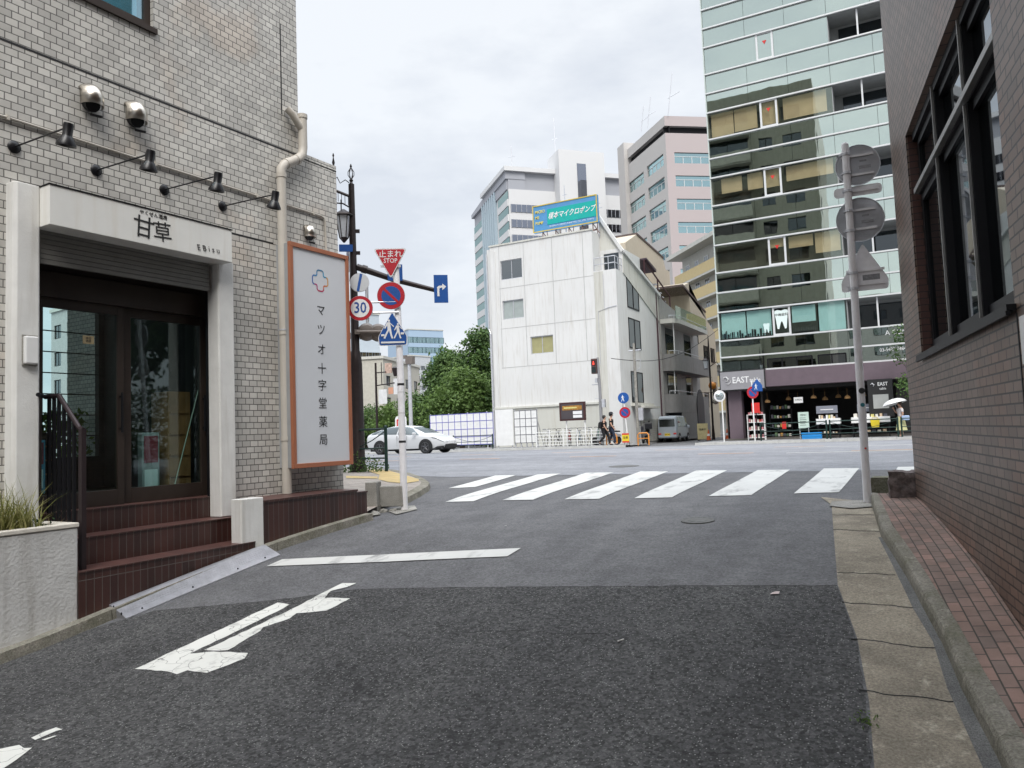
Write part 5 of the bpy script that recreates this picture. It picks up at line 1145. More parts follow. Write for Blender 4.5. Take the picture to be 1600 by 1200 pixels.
q = MB(); q.box(-.34, .34, -.012, 0, .32, 1.0); q.build('blank_panel', mat('grey_panel', (.36,.37,.36), .5, var=.1), t); q = MB(); q.tube([(-.42,-.01,1.5),(-.34,-.012,1.56),(-.26,-.012,1.48),(-.3,-.01,1.4)], [.01,.03,.03,.01], 8); q.build('swirl_logo', M['galv'], t)
t = thing('notice_card', 'small white card hanging inside the shop front', 'sign', (-5.3, 41.4, zf+1.85), 0); q = MB(); q.box(-.22, .22, 0, .01, 0, .3); q.build('card', M['wplas'], t); text('OPEN', .13, M['ink'], parent=t, loc=(0, -.004, .16))
for x, w_, lb in ((-3.95, 1.0, 'long grey printed sign behind the first white display table'), (-2.1, .9, 'long grey printed sign behind the second white display table')):
    t = thing('shelf_sign', lb, 'sign', (x, 41.2, zf+1.25), 0); q = MB(); q.box(-w_/2, w_/2, 0, .03, 0, .38); q.build('panel', mat('slate_panel', (.20,.21,.25), .6, var=.1), t); q = MB(); q.box(-w_*.3, w_*.3, -.003, 0, .17, .21); q.build('writing_line', M['swhite'], t)
LB = ['first', 'second', 'third', 'fourth', 'fifth', 'sixth', 'seventh', 'eighth', 'ninth']
lampm = emat('warm_lamp', (1, .62, .25), 5)
t0 = thing('pendant_basket', '', 'pendant lamp', (0, 0, 0), 0, 'woven pendants hanging in the shop'); q = MB(); q.lathe([(.02, 0), (.12, -.08), (.15, -.18), (.13, -.2)], n=10); q.tube([(0,0,0), (0,0,.35)], .008, 5); q.build('shade', mat('wicker', (.35,.2,.08), .8, var=.3, vs=40), t0); q = MB(); q.lathe([(.02, -.1), (.045, -.15), (.02, -.19)], n=8); q.build('bulb', lampm, t0)
for i, x in enumerate((-6.9, -5.9, -5.5, -4.6, -4.1, -3.5, -3.0, -2.3, -1.9)):
    o = t0 if i == 0 else copy_tree(t0); o.location = (x, 41.8+(i % 3)*.5, zf+2.15+.1*(i % 2)); o['label'] = LB[i]+' woven pendant from the left under the shop canopy'
t = thing('yellow_bag', 'yellow cloth bag hanging on the front of the right display table', 'bag', (-1.75, 40.33, zf+.45), 0); q = MB(); q.prism([(-.16,0),(.16,0),(.22,.42),(-.22,.42)], 0, .04); q.build('cloth', M['yellow'], t, bevel=.02); q = MB(); q.tube([(-.12,.02,.42),(-.1,.02,.52),(.1,.02,.52),(.12,.02,.42)], .01, 5); q.build('strap', M['yellow'], t)
# guard rails in front
for i, (u0, u1, lb) in enumerate(((-6.75, -3.75, 'dark green guard rail before the shop, left section'), (-3.6, -.75, 'dark green guard rail before the shop, middle section'), (-.6, 2.4, 'dark green guard rail before the shop, right section by the woman with the parasol'))):
    guard(u0, u1, 38.45, lb, .12, .88, 'guard rails along the far kerb')
guard(-24.6, -21.9, 38.5, 'dark green guard rail in front of the poster board', .12, .85, 'guard rails along the far kerb')

# ---- white corner building
T = thing('white_building', 'white painted four storey corner building with few windows and a rooftop billboard', 'building', (-23.9, 42, 0), 0)
wi = [(1.05,2.6,11.55,12.8),(1.1,2.6,9.0,10.2),(3.0,4.55,6.62,7.72)]
mb = MB(); boxwall(mb, .3, 7.4, 9, .3, 13.8, wi, .12); mb.build('wall', M['wall'], T)
for i, (a, b, c, d) in enumerate(wi): fwin(T, a, b, c, d, .1, M['galv'], [None, mat('net_curtain', (.33,.37,.36), .3, var=.1), mat('olive_curtain', (.34,.32,.16), .35, var=.1)][i])
mb = MB(); mb.box(0, .3, .15, 9, .3, 13.7); mb.box(.62, .68, -.06, -.002, 3.4, 13.5); mb.box(.95, 1.0, -.035, -.002, 3.4, 13.75) if 0 else None; mb.build('side_strip', M['wall'], T)
mb = MB(); mb.tube([(.15,.05,.9),(.15,.05,8.2),(.0,.1,8.5),(.0,.1,13.4)], .05, 8); mb.build('drain_pipe', M['galv'], T)
mb = MB()
for z_ in (5.9, 8.4, 11.0): mb.box(.9, 7.38, -.006, .0, z_, z_+.04)
for x in (.95, 2.72, 4.7, 6.75): mb.box(x, x+.04, -.008, -.0062, 5.9, 13.75)
mb.build('panel_joint', mat('joint_grey', (.45,.45,.44), .9), T)
mb = MB(); mb.box(.3, 7.38, -.04, -.002, .5, 3.3); mb.box(.3, 7.38, -.12, -.002, 3.3, 3.42); mb.build('lower_wall', M['wall2'], T)
mb = MB(); mb.box(.25, 7.45, -.05, .12, 13.8, 13.9); mb.build('parapet_cap', M['wall3'], T)
# right part with the roof sloping away down the alley
mb = MB(); pr = [(0,.3),(0,11.25),(1.25,11.25),(1.25,12.75),(8.1,10.8),(8.1,.3)]; mb.prism(pr, 7.401, 8.8, 'x'); mb.build('corner_block', M['wall'], T)
mb = MB(); mb.box(7.41, 8.0, -.02, -.002, .5, 11.2); mb.box(7.46, 7.5, -.04, -.02, .5, 11.2); mb.build('front_strip', M['wall3'], T)
mb = MB(); V8 = [(7.401,1.27,11.2),(8.85,1.27,11.2),(8.85,1.27,12.5),(7.401,1.27,14.9),(7.401,8.1,9.0),(8.85,8.1,9.0),(8.85,8.1,10.8),(7.401,8.1,11.9)]
mb.add(V8, [(0,1,2,3),(1,5,6,2),(3,2,6,7),(5,4,7,6),(4,0,3,7),(0,4,5,1)]); mb.build('sloping_roof', M['wall3'], T)
mb = MB()
for q_ in ((Vector((7.40,1.2,14.98)), Vector((8.88,1.2,12.52))), (Vector((8.88,1.2,12.55)), Vector((8.9,8.3,10.8))), (Vector((7.35,1.2,15.0)), Vector((7.35,8.2,12.0)))): mb.tube(q_, .13, 4)
mb.build('roof_edge', M['wall'], T)
mb = MB(); mb.box(7.65, 8.6, 1.22, 1.248, 11.3, 12.5); mb.build('balcony_window', M['glassd'], T)
mb = MB()
for z_ in (11.65, 12.05): mb.tube([(7.45,.04,z_),(8.76,.04,z_),(8.76,1.2,z_),(8.76,2.6,z_-.35)], .025, 6)
for x in (7.45, 7.9, 8.35, 8.76): mb.tube([(x,.04,11.25),(x,.04,12.05)], .022, 6)
for y in (.6, 1.2, 1.9, 2.6): mb.tube([(8.76,y,11.2-(.3 if y > 1.5 else 0)),(8.76,y,12.05-(.25 if y > 1.5 else 0))], .022, 6)
mb.build('balcony_rail', M['galv'], T)
for z0, z1 in ((9.25,11.0),(6.75,8.5),(3.4,5.2)):
    q = MB(); q.box(8.75, 8.815, 1.85, 3.95, z0, z1); o = q.build('window', M['glassd'], T); f = MB()
    for y0, y1, a, b in ((1.8,4.0,z0-.06,z0),(1.8,4.0,z1,z1+.06),(1.8,1.85,z0,z1),(3.95,4.0,z0,z1),(2.87,2.93,z0,z1)): f.box(8.802, 8.84, y0, y1, a, b)
    f.build('window_frame', M['dark'], o)
mb = MB(); mb.tube([(8.86,7.6,1),(8.86,7.6,10.9)], .05, 8); mb.build('drain_pipe', mat('maroon_pipe', (.06,.02,.03), .5), T)
mb = MB(); mb.box(8.8, 9.5, 2.0, 5.2, 3.0, 3.12); mb.box(8.8, 9.3, 1.6, 4.6, 3.12, 3.3); mb.build('porch_roof', M['wall3'], T)
mb = MB()
for i in range(12): mb.box(8.83, 8.87, 3.2, 8.0, .95+i*.12, 1.03+i*.12)
mb.build('shutter_slats', M['wall3'], T)
mb = MB(); mb.tube([(7.6, -.03, 5.6), (7.6,-.03,8.8), (8.3,-.03,9.0), (8.78,-.03,9.05)], .018, 5); mb.tube([(8.0,-.03,9.0),(8.0,-.03,11.0)], .015, 5); mb.build('cable', M['galv'], T)
# rooftop billboard
t = thing('billboard', 'blue and teal rooftop billboard with white slanted lettering on the white building', 'billboard', (-20.65, 42.5, 14.38), 0)
q = MB(); q.box(0, 4.38, .02, .3, 0, 1.72); q.build('board', mat('billboard_blue', (.08,.26,.50), .5, var=.06), t)
q = MB()
for a, b, c, d in ((0,4.38,0,.06),(0,4.38,1.66,1.72),(0,.06,.06,1.66),(4.32,4.38,.06,1.66)): q.box(a, b, -.01, .02, c, d)
q.build('yellow_frame', mat('frame_yellow', (.55,.42,.08), .5), t); q = MB(); q.box(1.02, 4.30, 0, .02, .38, 1.36); q.build('teal_panel', mat('teal', (.0,.36,.32), .5, var=.05), t)
text('榎本マイクロポンプ', .44, M['swhite'], parent=t, loc=(2.66, -.006, .88), off=.006, shear=.3, sx=.80); ye = mat('letter_yellow', (.75,.62,.1), .5)
for i, s_ in enumerate(('MICRO', 'ME', 'PUMP')): text(s_, .26, ye, parent=t, loc=(.18, -.006, 1.28-.36*i), align='LEFT', off=.004, sx=.85)
text('ENOMOTO MICRO PUMP MFG. CO., LTD. TOKYO', .15, M['swhite'], parent=t, loc=(2.66, -.006, .24), sx=.9); q = MB()
for x in (.6, 1.5, 2.4, 3.3, 4.0): q.tube([(x,.15,0),(x+.25,.6,-.55)], .03, 6); q.tube([(x+.3,.15,0),(x,.9,-.5)], .025, 6); q.tube([(x,.15,0),(x,.15,-.5)], .035, 6)
q.tube([(.1,.4,-.35),(4.2,.4,-.35)], .05, 6); q.build('steel_struts', mat('rust_steel', (.22,.14,.12), .7, .3, var=.3), t)
for i, (px, py, h_, lb) in enumerate(((884, 318, 2.4, 'thin rod antenna behind the rooftop billboard'), (936, 325, 2.0, 'thin antenna mast at the right end of the rooftop billboard'))):
    p = atV(px, py+30, 43.2); q = MB(); q.tube([(0,0,-.6),(0,0,h_)], .03, 6); q.tube([(-.25,0,h_*.6),(.25,0,h_*.6)], .02, 6); q.tube([(-.15,0,h_*.75),(.15,0,h_*.75)], .02, 6); tag(q.build('antenna', M['galv'], loc=p), lb, 'antenna')

# ---- houses down the alley (faces at U = const, seen edge-on)
def atU(px, py, U): r = ray(px, py); t_ = U/r[0]; return (r[1]*t_, CH+r[2]*t_)
T = thing('balcony_apartments', 'grey apartment house with rounded balconies and a dark arched doorway in the alley', 'building', (-15.0, 50.15, 0), 0)
gr = mat('apartment_grey', (.22,.215,.21), .8, var=.08, streak=.2)
mb = MB(); mb.prism([(0,.4),(0,10.7),(4,10.2),(10,8.9),(10,.4)], -9, 0, 'x'); mb.build('wall', mat('apartment_pale', (.30,.295,.285), .85, var=.1, streak=.2), T)
for k_, (z0, z1, y0, y1, dd) in enumerate(((8.85, 9.15, .0, 8.6, 1.15), (5.6, 6.75, .1, 9.2, 1.0), (2.75, 4.0, .1, 8.8, .9))):
    q = MB(); prof = [(0, y0)]+[(dd-.5+.5*math.sin(a_*.3142), y0+.9-.9*math.cos(a_*.3142)) for a_ in range(0, 6)]+[(dd, y1), (0, y1)]
    q.prism(prof, z0, z1, 'z'); o = fixn(q.build('balcony', [M['wall3'], gr, gr][k_], T)); shade(o.data, 30)
    q = MB(); q.tube([(p[0]-.04, p[1]+.04, z1+.22) for p in prof[1:-1]], .022, 6)
    for p in prof[1:-1:2]: q.tube([(p[0]-.04, p[1]+.04, z1), (p[0]-.04, p[1]+.04, z1+.22)], .018, 5)
    q.build('balcony_rail', M['galv'], T)
    q = MB(); q.box(.0, .03, 1.0, 3.2, z1+.1 if k_ else z0-1.7, z1+1.5 if k_ else z0-.15); q.box(.0, .03, 5.8, 7.6, z1-.2 if k_ else z0-1.7, z1+1.5 if k_ else z0-.15); q.build('window', M['glassd'], T)
q = MB(); q.prism([(dd_, z_) for dd_, z_ in [(0,9.15),(8.4,9.15),(8.4,9.2),(8.4,10.0),(0,10.0)]], 1.08, 1.11, 'x'); q.build('glass_parapet', glassmat('green_parapet', (.8,.9,.85), .8, base=.2, thru=(.55,.66,.6)), T)
for y in (.4, .4): 
    pass
q = MB(); q.tube([(.75,.5,6.75+.02),(.75,.5,8.85)], .04, 6); q.tube([(.65,.5,4.05),(.65,.5,5.6)], .04, 6); q.build('balcony_post', M['wplas'], T)
q = MB(); arch = [(5.0,.9),(5.0,3.3)]+[(6.0-1.0*math.cos(a_*math.pi/8), 3.3+1.2*math.sin(a_*math.pi/8)) for a_ in range(1, 8)]+[(7.0,3.3),(7.0,.9)]; q.prism(arch, .93, .97, 'x'); q.box(.0, .9, 1, 5.2, 2.5, 2.74); q.build('arched_doorway', mat('navy_black', (.012,.014,.022), .5), T)
q = MB(); q.box(.85, .92, 1.0, 8.8, .9, 2.74); q.build('ground_floor_wall', gr, T)
# beige sloped houses behind
T = thing('beige_houses', 'beige rendered houses with steep brown sloping roofs rising behind the grey apartments', 'building', (-15.6, 0, 0), 0)
be = mat('beige_render', (.48,.42,.33), .85, var=.05, streak=.08); rf = mat('brown_roof', (.09,.065,.06), .8, var=.2, vs=6)
h1 = [atU(x, y, -18.5) for x, y in ((977,379),(994,366.5),(1036,404),(1040,421),(1046,424),(1052,520))]; h1 = [h1[0]]+h1[1:]+[(h1[5][0], 9), (h1[0][0], 9)]
h2 = [atU(x, y, -15.5) for x, y in ((1066,447),(1102,489),(1104,500),(1117,520))]; h2 = [(60.3, h2[0][1]+.6)]+h2+[(h2[-1][0], .4), (60.3, .4)]
mb = MB(); mb.prism(h1, -8, -2.9, 'x'); mb.prism(h2, -8, 0.1, 'x'); mb.build('wall', be, T)
def up_(p, q, w_):
    w_ = .16 
    d_ = Vector((q[0]-p[0], q[1]-p[1])).normalized(); n_ = Vector((-d_.y, d_.x))*w_; n_ = n_ if n_.y > 0 else -n_; return [p, q, (q[0]+n_.x, q[1]+n_.y), (p[0]+n_.x, p[1]+n_.y)]
mb = MB(); mb.prism(up_(h1[1], h1[2], .35), -8, -2.84, 'x'); fixn(mb.build('sloping_roof', rf, T)); mb = MB(); mb.prism(up_(h2[1], h2[2], .4), -8, .16, 'x'); fixn(mb.build('sloping_roof', rf, T))
for y0, z0 in ((61, 8.6), (61, 6.0), (64, 7.4), (66.5, 7.4), (66.5, 4.4), (63.5, 3.4)):
    q = MB(); q.box(.1, .15, y0, y0+1.1, z0, z0+1.2); o = q.build('window', M['glassd'], T); f = MB(); f.box(.1, .17, y0-.06, y0-.001, z0, z0+1.2); f.box(.1, .17, y0+1.101, y0+1.16, z0, z0+1.2); f.box(.1, .17, y0-.06, y0+1.16, z0-.06, z0-.001); f.build('window_frame', M['dark'], o)
T = thing('stair_frame', 'dark red steel stair frame and awning on the sloping roofs', 'stairs', (-16.2, 51, 0), 0)
mb = MB()
for y in (0, 3, 6): mb.tube([(0,y,11.2-y*.28),(0,y,13.6-y*.28)], .06, 6)
mb.tube([(0,0,13.6),(0,6,11.9)], .06, 6); mb.tube([(0,0,12.6),(0,6,10.9)], .04, 6); mb.tube([(-1,0,13.6),(-1,6,11.9)], .06, 6); mb.build('frame', mat('dark_red_steel', (.07,.03,.035), .5, .3), T)
mb = MB(); mb.prism([(0,13.65),(0,13.75),(2.2,13.3),(2.2,13.1)], -1.2, .2, 'x'); mb.build('awning', mat('plum_awning', (.07,.045,.06), .6), T)
for i in range(6): mb = MB(); mb.box(-1, 0, 2.6+i*.5, 3.0+i*.5, 12.3-i*.25, 12.36-i*.25); mb.build('tread', M['galv'], T)
T, W_ = frame2('alley_end_building', 'narrow brown and cream building at the end of the alley behind the lamps', 'building', (-17, 78), (-10, 76)); mb = MB()
wi = [(.8+1.6*i, 1.6+1.6*i, 2.5+2.7*j, 4.0+2.7*j) for i in range(4) for j in range(3)]; boxwall(mb, 0, W_, 8, .3, 10.3, wi); mb.build('wall', mat('taupe', (.24,.19,.155), .85, var=.15, streak=.3), T)
for a, b, c, d in wi: fwin(T, a, b, c, d, .12, M['dark'])
mb = MB(); mb.prism([(-.3,10.3),(W_+.3,10.3),(W_*.5,11.6)], -.4, 8.2); mb.build('roof', rf, T)
mb = MB(); mb.prism([(-.0,3.1),(-.9,2.7),(-.9,2.6),(0,2.9)], 3, 6.5, 'x'); mb.build('red_awning', M['redp'], T)
T = thing('flower_shop', 'small shop front crowded with flowers and a red awning beside the tower corner', 'shop', (-10.2, 52, 0), R(90)) 
mb = MB(); mb.box(0, 8, -.0, 1.0, .5, 4.4); mb.build('wall', mat('dark_timber', (.10,.06,.045), .8, var=.3), T); mb = MB(); mb.prism([(0,3.2),(-1.0,2.8),(-1.0,2.7),(0,3.1)], .2, 5, 'x'); mb.build('awning', M['redp'], T)
T.rotation_euler.z = R(-90); T.location = (-9.7, 60, 0)
vs, fs = leaves(700, lambda: (random.uniform(.3, 7.5), random.uniform(-.5, -.05), random.uniform(1.2, 4.0)), .09); mb = MB(); mb.add(vs, fs); mb.build('hanging_flowers', leafmat('flowers', (.45,.08,.03), (.25,.22,.08)), T)
# yellow apartments
A_, B_ = atZ(1053, 400, 24), atZ(1118, 362, 24); dv = (B_-A_); B2_ = A_+dv*2.4
T, W_ = frame2('yellow_apartments', 'pale yellow apartment block with long balcony bands rising behind the beige houses', 'building', A_, B2_)
ya = mat('pale_yellow', (.56,.45,.24), .8, var=.05); yw = mat('pale_wall', (.50,.50,.47), .85, var=.08)
mb = MB(); boxwall(mb, 0, W_, 10, .3, 23.5, (), 0, 1.1); mb.build('wall', yw, T)
mb = MB(); mb.box(-1.2, W_, -.6, 11, 23.5, 24.0); mb.build('roof_slab', M['wall3'], T)
for k_ in range(7):
    z0 = 21.0-2.75*k_; mb = MB(); mb.box(-.2, W_, 0, .15, z0-1.0, z0+.25); mb.box(-.2, -.05, .15, 1.1, z0-1.0, z0+.25); mb.build('balcony_parapet', ya, T); mb = MB(); mb.box(-.2, W_, .0, 1.1, z0-1.25, z0-1.02); mb.build('balcony_slab', M['wall3'], T)
    for j in range(6): x0 = 1.0+j*2.6; fwin(T, x0, x0+1.2, z0+.4, z0+1.4, 1.08, M['alu'], th=.08)
# pink tower
c0 = atZ(1038, 185, 60); l0 = atZ(972, 245, 60); r0 = atZ(1112, 187, 60); r1 = c0+(r0-c0)*3
pk = mat('pink_precast', (.42,.365,.36), .85, var=.03, vs=.05); pk2 = mat('grey_precast', (.47,.45,.43), .85, var=.03, vs=.05)
PG = glassmat('aqua_glass', (.6,.82,.85), .95, base=.55, thru=(.4,.5,.5))
T = thing('pink_tower', 'tall pinkish office tower with aqua window strips beyond the white building', 'building', (c0.x, c0.y, 0), 0)
d1 = Vector((r1.x-c0.x, r1.y-c0.y)); a1 = math.atan2(d1.y, d1.x); d2 = Vector((c0.x-l0.x, c0.y-l0.y)); a2 = math.atan2(d2.y, d2.x); W2 = d2.length
for (nm, ang, x0, x1, m_) in (('front_wall', a1, 0, d1.length, pk), ('side_wall', a2, -W2, 0, pk2)):
    rows = [60-8.6-4.45*i for i in range(12)]; hs = []
    for z0 in rows:
        if nm == 'front_wall': hs += [(1.6+9.2*j, 8.6+9.2*j, z0, z0+2.1) for j in range(2)]
        else: hs += [(-W2*.42, -W2*.06, z0, z0+2.3), (-W2*.88, -W2*.50, z0-.4, z0+1.9)] 
    mb = MB(); mb.wallh(x0, x1, .3, 57.2, 0, hs, .3); mb.wallh(x0, x1, 58.6, 60.5, 0, [], 0); mb.add([(x0,0,57.2),(x1,0,57.2),(x1,1,57.2),(x0,1,57.2)], [(0,1,2,3)]); o = mb.build(nm, m_, T); o.rotation_euler.z = ang
    for a, b, c, d in hs:
        q = MB(); q.box(a, b, .28, .32, c, d); w = q.build('window', PG, T); w.rotation_euler.z = ang; f = MB(); f.box(a, b, .2, .27, c+(d-c)*.62, c+(d-c)*.66)
        for j in range(1, 4): xx = a+(b-a)*j/4; f.box(xx-.05, xx+.05, .2, .27, c, c+(d-c)*.62)
        g_ = f.build('glazing_bar', M['alu'], w)
    q = MB(); q.box(x0, x1, .8, 1.0, 57.2, 58.6); o = q.build('roof_gap', M['dark'], T); o.rotation_euler.z = ang
mb = MB(); lp_ = l0-c0; rp_ = r1-c0; mb.poly([(0,0,60.5), (rp_.x,rp_.y,60.5), (rp_.x+lp_.x,rp_.y+lp_.y,60.5), (lp_.x,lp_.y,60.5)]); mb.build('roof', pk2, T)
mb = MB(); mb.prism([(-W2-.5,.3),(-W2-.5,62),(-W2*.86,62),(-W2*.86,.3)], -.8, 4, 'y'); o = mb.build('stair_tower', pk2, T); o.rotation_euler.z = a2
for i, (px, py, h_) in enumerate(((1002, 205, 5), (1012, 200, 6), (1044, 180, 8))):
    p = atZ(px, py, 60.5); q = MB(); q.tube([(0,0,0),(h_*.15,0,h_)], .08, 5); q.tube([(0,0,h_*.4),(h_*.3,0,h_*.5)], .06, 5); tag(q.build('antenna', M['galv'], loc=p), ['left leaning mast on the roof of the pink tower', 'second mast on the roof of the pink tower', 'tall thin mast on the right roof edge of the pink tower'][i], 'antenna')
# white and grey office tower
c0 = atZ(793, 262, 61); l0 = atZ(741, 326, 61); r0 = atZ(972, 275, 61); r1 = c0+(r0-c0)*1.1
T = thing('office_tower', 'white office tower with grey ribbon windows and a teal glass flank behind the billboard', 'building', (c0.x, c0.y, 0), 0)
ow = mat('office_white', (.60,.60,.60), .8, var=.03, vs=.05); og = mat('office_grey', (.33,.34,.37), .6, var=.05, vs=.1); OG = glassmat('office_glass', (.62,.66,.76), .9, base=.45, thru=(.2,.22,.26)); OT = glassmat('teal_glass', (.55,.72,.70), .9, base=.5, thru=(.2,.3,.3))
d1 = r1-c0; a1 = math.atan2(d1.y, d1.x); L1 = d1.length; d2 = c0-l0; a2 = math.atan2(d2.y, d2.x); W2 = d2.length
mb = MB(); mb.box(0, L1, 0, 20, .3, 56.2); o = mb.build('wall', ow, T); o.rotation_euler.z = a1
mb = MB(); mb.box(-.3, L1, .4, 20, 56.2, 60.2); o = mb.build('top_storey', og, T); o.rotation_euler.z = a1; mb = MB(); mb.box(-1, L1+1, -.6, 20, 60.2, 61.2); o = mb.build('roof_slab', ow, T); o.rotation_euler.z = a1
for k_ in range(15):
    z0 = 51.0-3.45*k_
    for x0, x1 in ((.4, L1*.33), (L1*.74, L1-.1)):
        q = MB(); q.box(x0, x1, -.12, -.02, z0, z0+1.75); w = q.build('ribbon_window', OG, T); w.rotation_euler.z = a1; f = MB()
        n_ = 8
        for j in range(n_+1): xx = x0+(x1-x0)*j/n_; f.box(xx-.06, xx+.06, -.2, -.121, z0, z0+1.75)
        f.build('window_bar', og, w)
mb = MB(); mb.box(L1*.36, L1*.72, -3, 4, .3, 65); o = mb.build('lift_tower', ow, T); o.rotation_euler.z = a1; mb = MB(); mb.box(L1*.50, L1*.57, -3.1, -3.01, 30, 62); o = mb.build('lift_tower_glazing', OG, T); o.rotation_euler.z = a1
mb = MB(); mb.box(-W2, -.1, 0, 4, .3, 58.5); o = mb.build('flank_wall', og, T); o.rotation_euler.z = a2
for k_ in range(16):
    z0 = 54.0-3.45*k_
    for x0, x1 in ((-W2, -W2*.72), (-W2*.26, -.15)):
        q = MB(); q.box(x0, x1, -.2, -.1, z0, z0+1.8, 0); w = q.build('flank_window', OT, T); w.rotation_euler.z = a2; f = MB(); f.box(x0, x1, -.3, -.02, z0-1.6, z0-.05); f.build('flank_spandrel', ow, w)
for j in range(7): x0 = -W2*.70+W2*.42*j/7; q = MB(); q.box(x0, x0+W2*.035, -.6, -.02, .3, 58.5); w = q.build('flank_fin', mat('fin_blue', (.38,.47,.52), .5, var=.03) if j == 0 else bpy.data.materials['fin_blue'], T); w.rotation_euler.z = a2
mb = MB(); mb.prism([(-W2-1, 58.5), (0, 58.5), (0, 61.2), (-W2-1, 59.5)], -.6, 4); o = mb.build('flank_roof', og, T); o.rotation_euler.z = a2
for i, (px, py, h_) in enumerate(((800, 262, 5), (868, 250, 10))): p = atZ(px, py, 61 if i == 0 else 65); q = MB(); q.tube([(0,0,-1),(0,0,h_)], .1, 5); q.tube([(-.8,0,h_*.5),(.8,0,h_*.5)], .06, 5); tag(q.build('antenna', M['galv'], loc=p), ['short mast on the left roof corner of the office tower', 'tall mast on the lift tower of the office tower'][i], 'antenna')
# left cluster
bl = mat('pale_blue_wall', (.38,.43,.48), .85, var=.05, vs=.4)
def block(nm, lb, pl, pr_, z1, dep, wm, rows, cols, wsz, z0=3.0, dz=2.8, gl=None, name='window', roof=True):
    T, W_ = frame2(nm, lb, 'building', pl, pr_); hs = []
    for j in range(rows):
        for i in range(cols): xc = W_*(i+.5)/cols; hs.append((xc-wsz[0]/2, xc+wsz[0]/2, z0+dz*j, z0+dz*j+wsz[1]))
    mb = MB(); boxwall(mb, 0, W_, dep, .2, z1, hs, .15); mb.build('wall', wm, T)
    for h_ in hs: fwin(T, *h_, .12, M['dark'] if wsz[0] < 3 else M['alu'], gl, th=.07)
    if roof: mb = MB(); mb.box(-.15, W_+.15, -.15, dep+.15, z1, z1+.35); mb.build('parapet', M['wall3'], T)
    return T
a, b, c = atZ(543, 489, 20), atZ(592, 492, 20), atZ(609, 500, 20)
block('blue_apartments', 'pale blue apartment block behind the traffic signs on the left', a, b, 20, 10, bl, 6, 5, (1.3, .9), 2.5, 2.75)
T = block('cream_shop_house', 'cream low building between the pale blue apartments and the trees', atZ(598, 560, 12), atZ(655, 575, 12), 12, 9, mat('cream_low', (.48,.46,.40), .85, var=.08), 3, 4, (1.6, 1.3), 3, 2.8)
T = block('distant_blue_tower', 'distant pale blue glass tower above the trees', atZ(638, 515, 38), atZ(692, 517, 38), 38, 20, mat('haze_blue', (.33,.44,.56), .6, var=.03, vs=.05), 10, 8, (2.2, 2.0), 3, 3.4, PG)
T = block('grey_annex', 'small grey roofed building at the foot of the distant blue tower', atZ(640, 556, 26), atZ(672, 558, 26), 26, 10, mat('annex', (.5,.52,.54), .85), 3, 4, (1.6, 1.2), 16, 3)
# distant ground-level wall of greenery and buildings filling the left horizon, and blocks reflected from behind the camera
block('stone_apartments', 'grey stone apartment block far down the main road to the left', (-78, 46), (-58, 43), 16, 12, mat('stone_grey', (.42,.41,.40), .85, var=.08), 5, 7, (1.6, 1.4), 2, 2.8)
block('rear_apartments', 'grey apartment block standing behind the photographer', (12, -42), (-16, -40), 20, 10, mat('rear_grey', (.36,.35,.33), .85, var=.1), 6, 8, (1.8, 1.4), 3, 2.8)
block('roadside_apartments', 'grey apartment block with balconies far to the right across the main road', (24, 41), (46, 41), 22, 12, mat('road_grey', (.33,.34,.36), .85, var=.1), 7, 7, (2.0, 1.5), 3, 2.9)
# low wall / hedges right of the brown building (seen in the shop glass)

# ============================================================ TREES
def tree(lb, loc, h, blobs, n, ls, lm='leaf', nm='tree', cat='tree', grp=None, seed=1, tr=.16):
    rnd = np.random.default_rng(seed); t = thing(nm, lb, cat, loc, 0, grp)
    q = MB(); q.tube([(0,0,-.3),(.05,0,h*.3),(-.05,.05,h*.6),(0,0,h*.85)], [tr*1.3, tr, tr*.7, tr*.25], 8)
    for (x, y, z, r) in blobs[::max(1, len(blobs)//12)]: q.tube([(0,0,h*.25+z*.12),(x*.45,y*.45,z*.7),(x*.95,y*.95,z)], [tr*.5, tr*.3, tr*.08], 5)
    q.build('trunk', M['bark'], t, smooth=True)
    B_ = np.array(blobs); w = B_[:, 3]**2; w /= w.sum(); nc = n//9
    idx = rnd.choice(len(B_), nc, p=w); d = rnd.normal(size=(nc, 3)); d[:, 2] += .25; d /= np.linalg.norm(d, axis=1)[:, None]
    rad = rnd.uniform(.45, 1.08, nc)**.6; cc = B_[idx, :3]+d*(B_[idx, 3]*rad)[:, None]
    P = np.repeat(cc, 9, 0)+rnd.normal(size=(nc*9, 3))*ls*1.5; N_ = rnd.normal(size=P.shape)*.7+np.repeat(d, 9, 0)*.8; N_[:, 2] += .4; N_ /= np.linalg.norm(N_, axis=1)[:, None]
    A = np.cross(N_, rnd.normal(size=P.shape)); A /= np.linalg.norm(A, axis=1)[:, None]; Bv = np.cross(N_, A); s_ = (ls*rnd.uniform(.6, 1.3, len(P)))[:, None]
    V = np.stack([P-A*s_, P+Bv*s_*.55-N_*s_*.15, P+A*s_, P-Bv*s_*.55-N_*s_*.15], 1).reshape(-1, 3)
    me = bpy.data.meshes.new('crown'); me.from_pydata(V.tolist(), [], np.arange(len(V)).reshape(-1, 4).tolist()); me.materials.append(M[lm]); o = bpy.data.objects.new('crown', me); C.objects.link(o); o.parent = t; return t
def cloudy(w, d, z0, z1, n, r0, r1, seed, taper=.5):
    rr = random.Random(seed); out = []
    for i in range(n):
        f = rr.random(); k_ = 1-taper*f*f; out.append((rr.uniform(-w, w)*k_, rr.uniform(-d, d)*k_, z0+(z1-z0)*f, rr.uniform(r0, r1)))
    return out
g0 = H(0, 50)
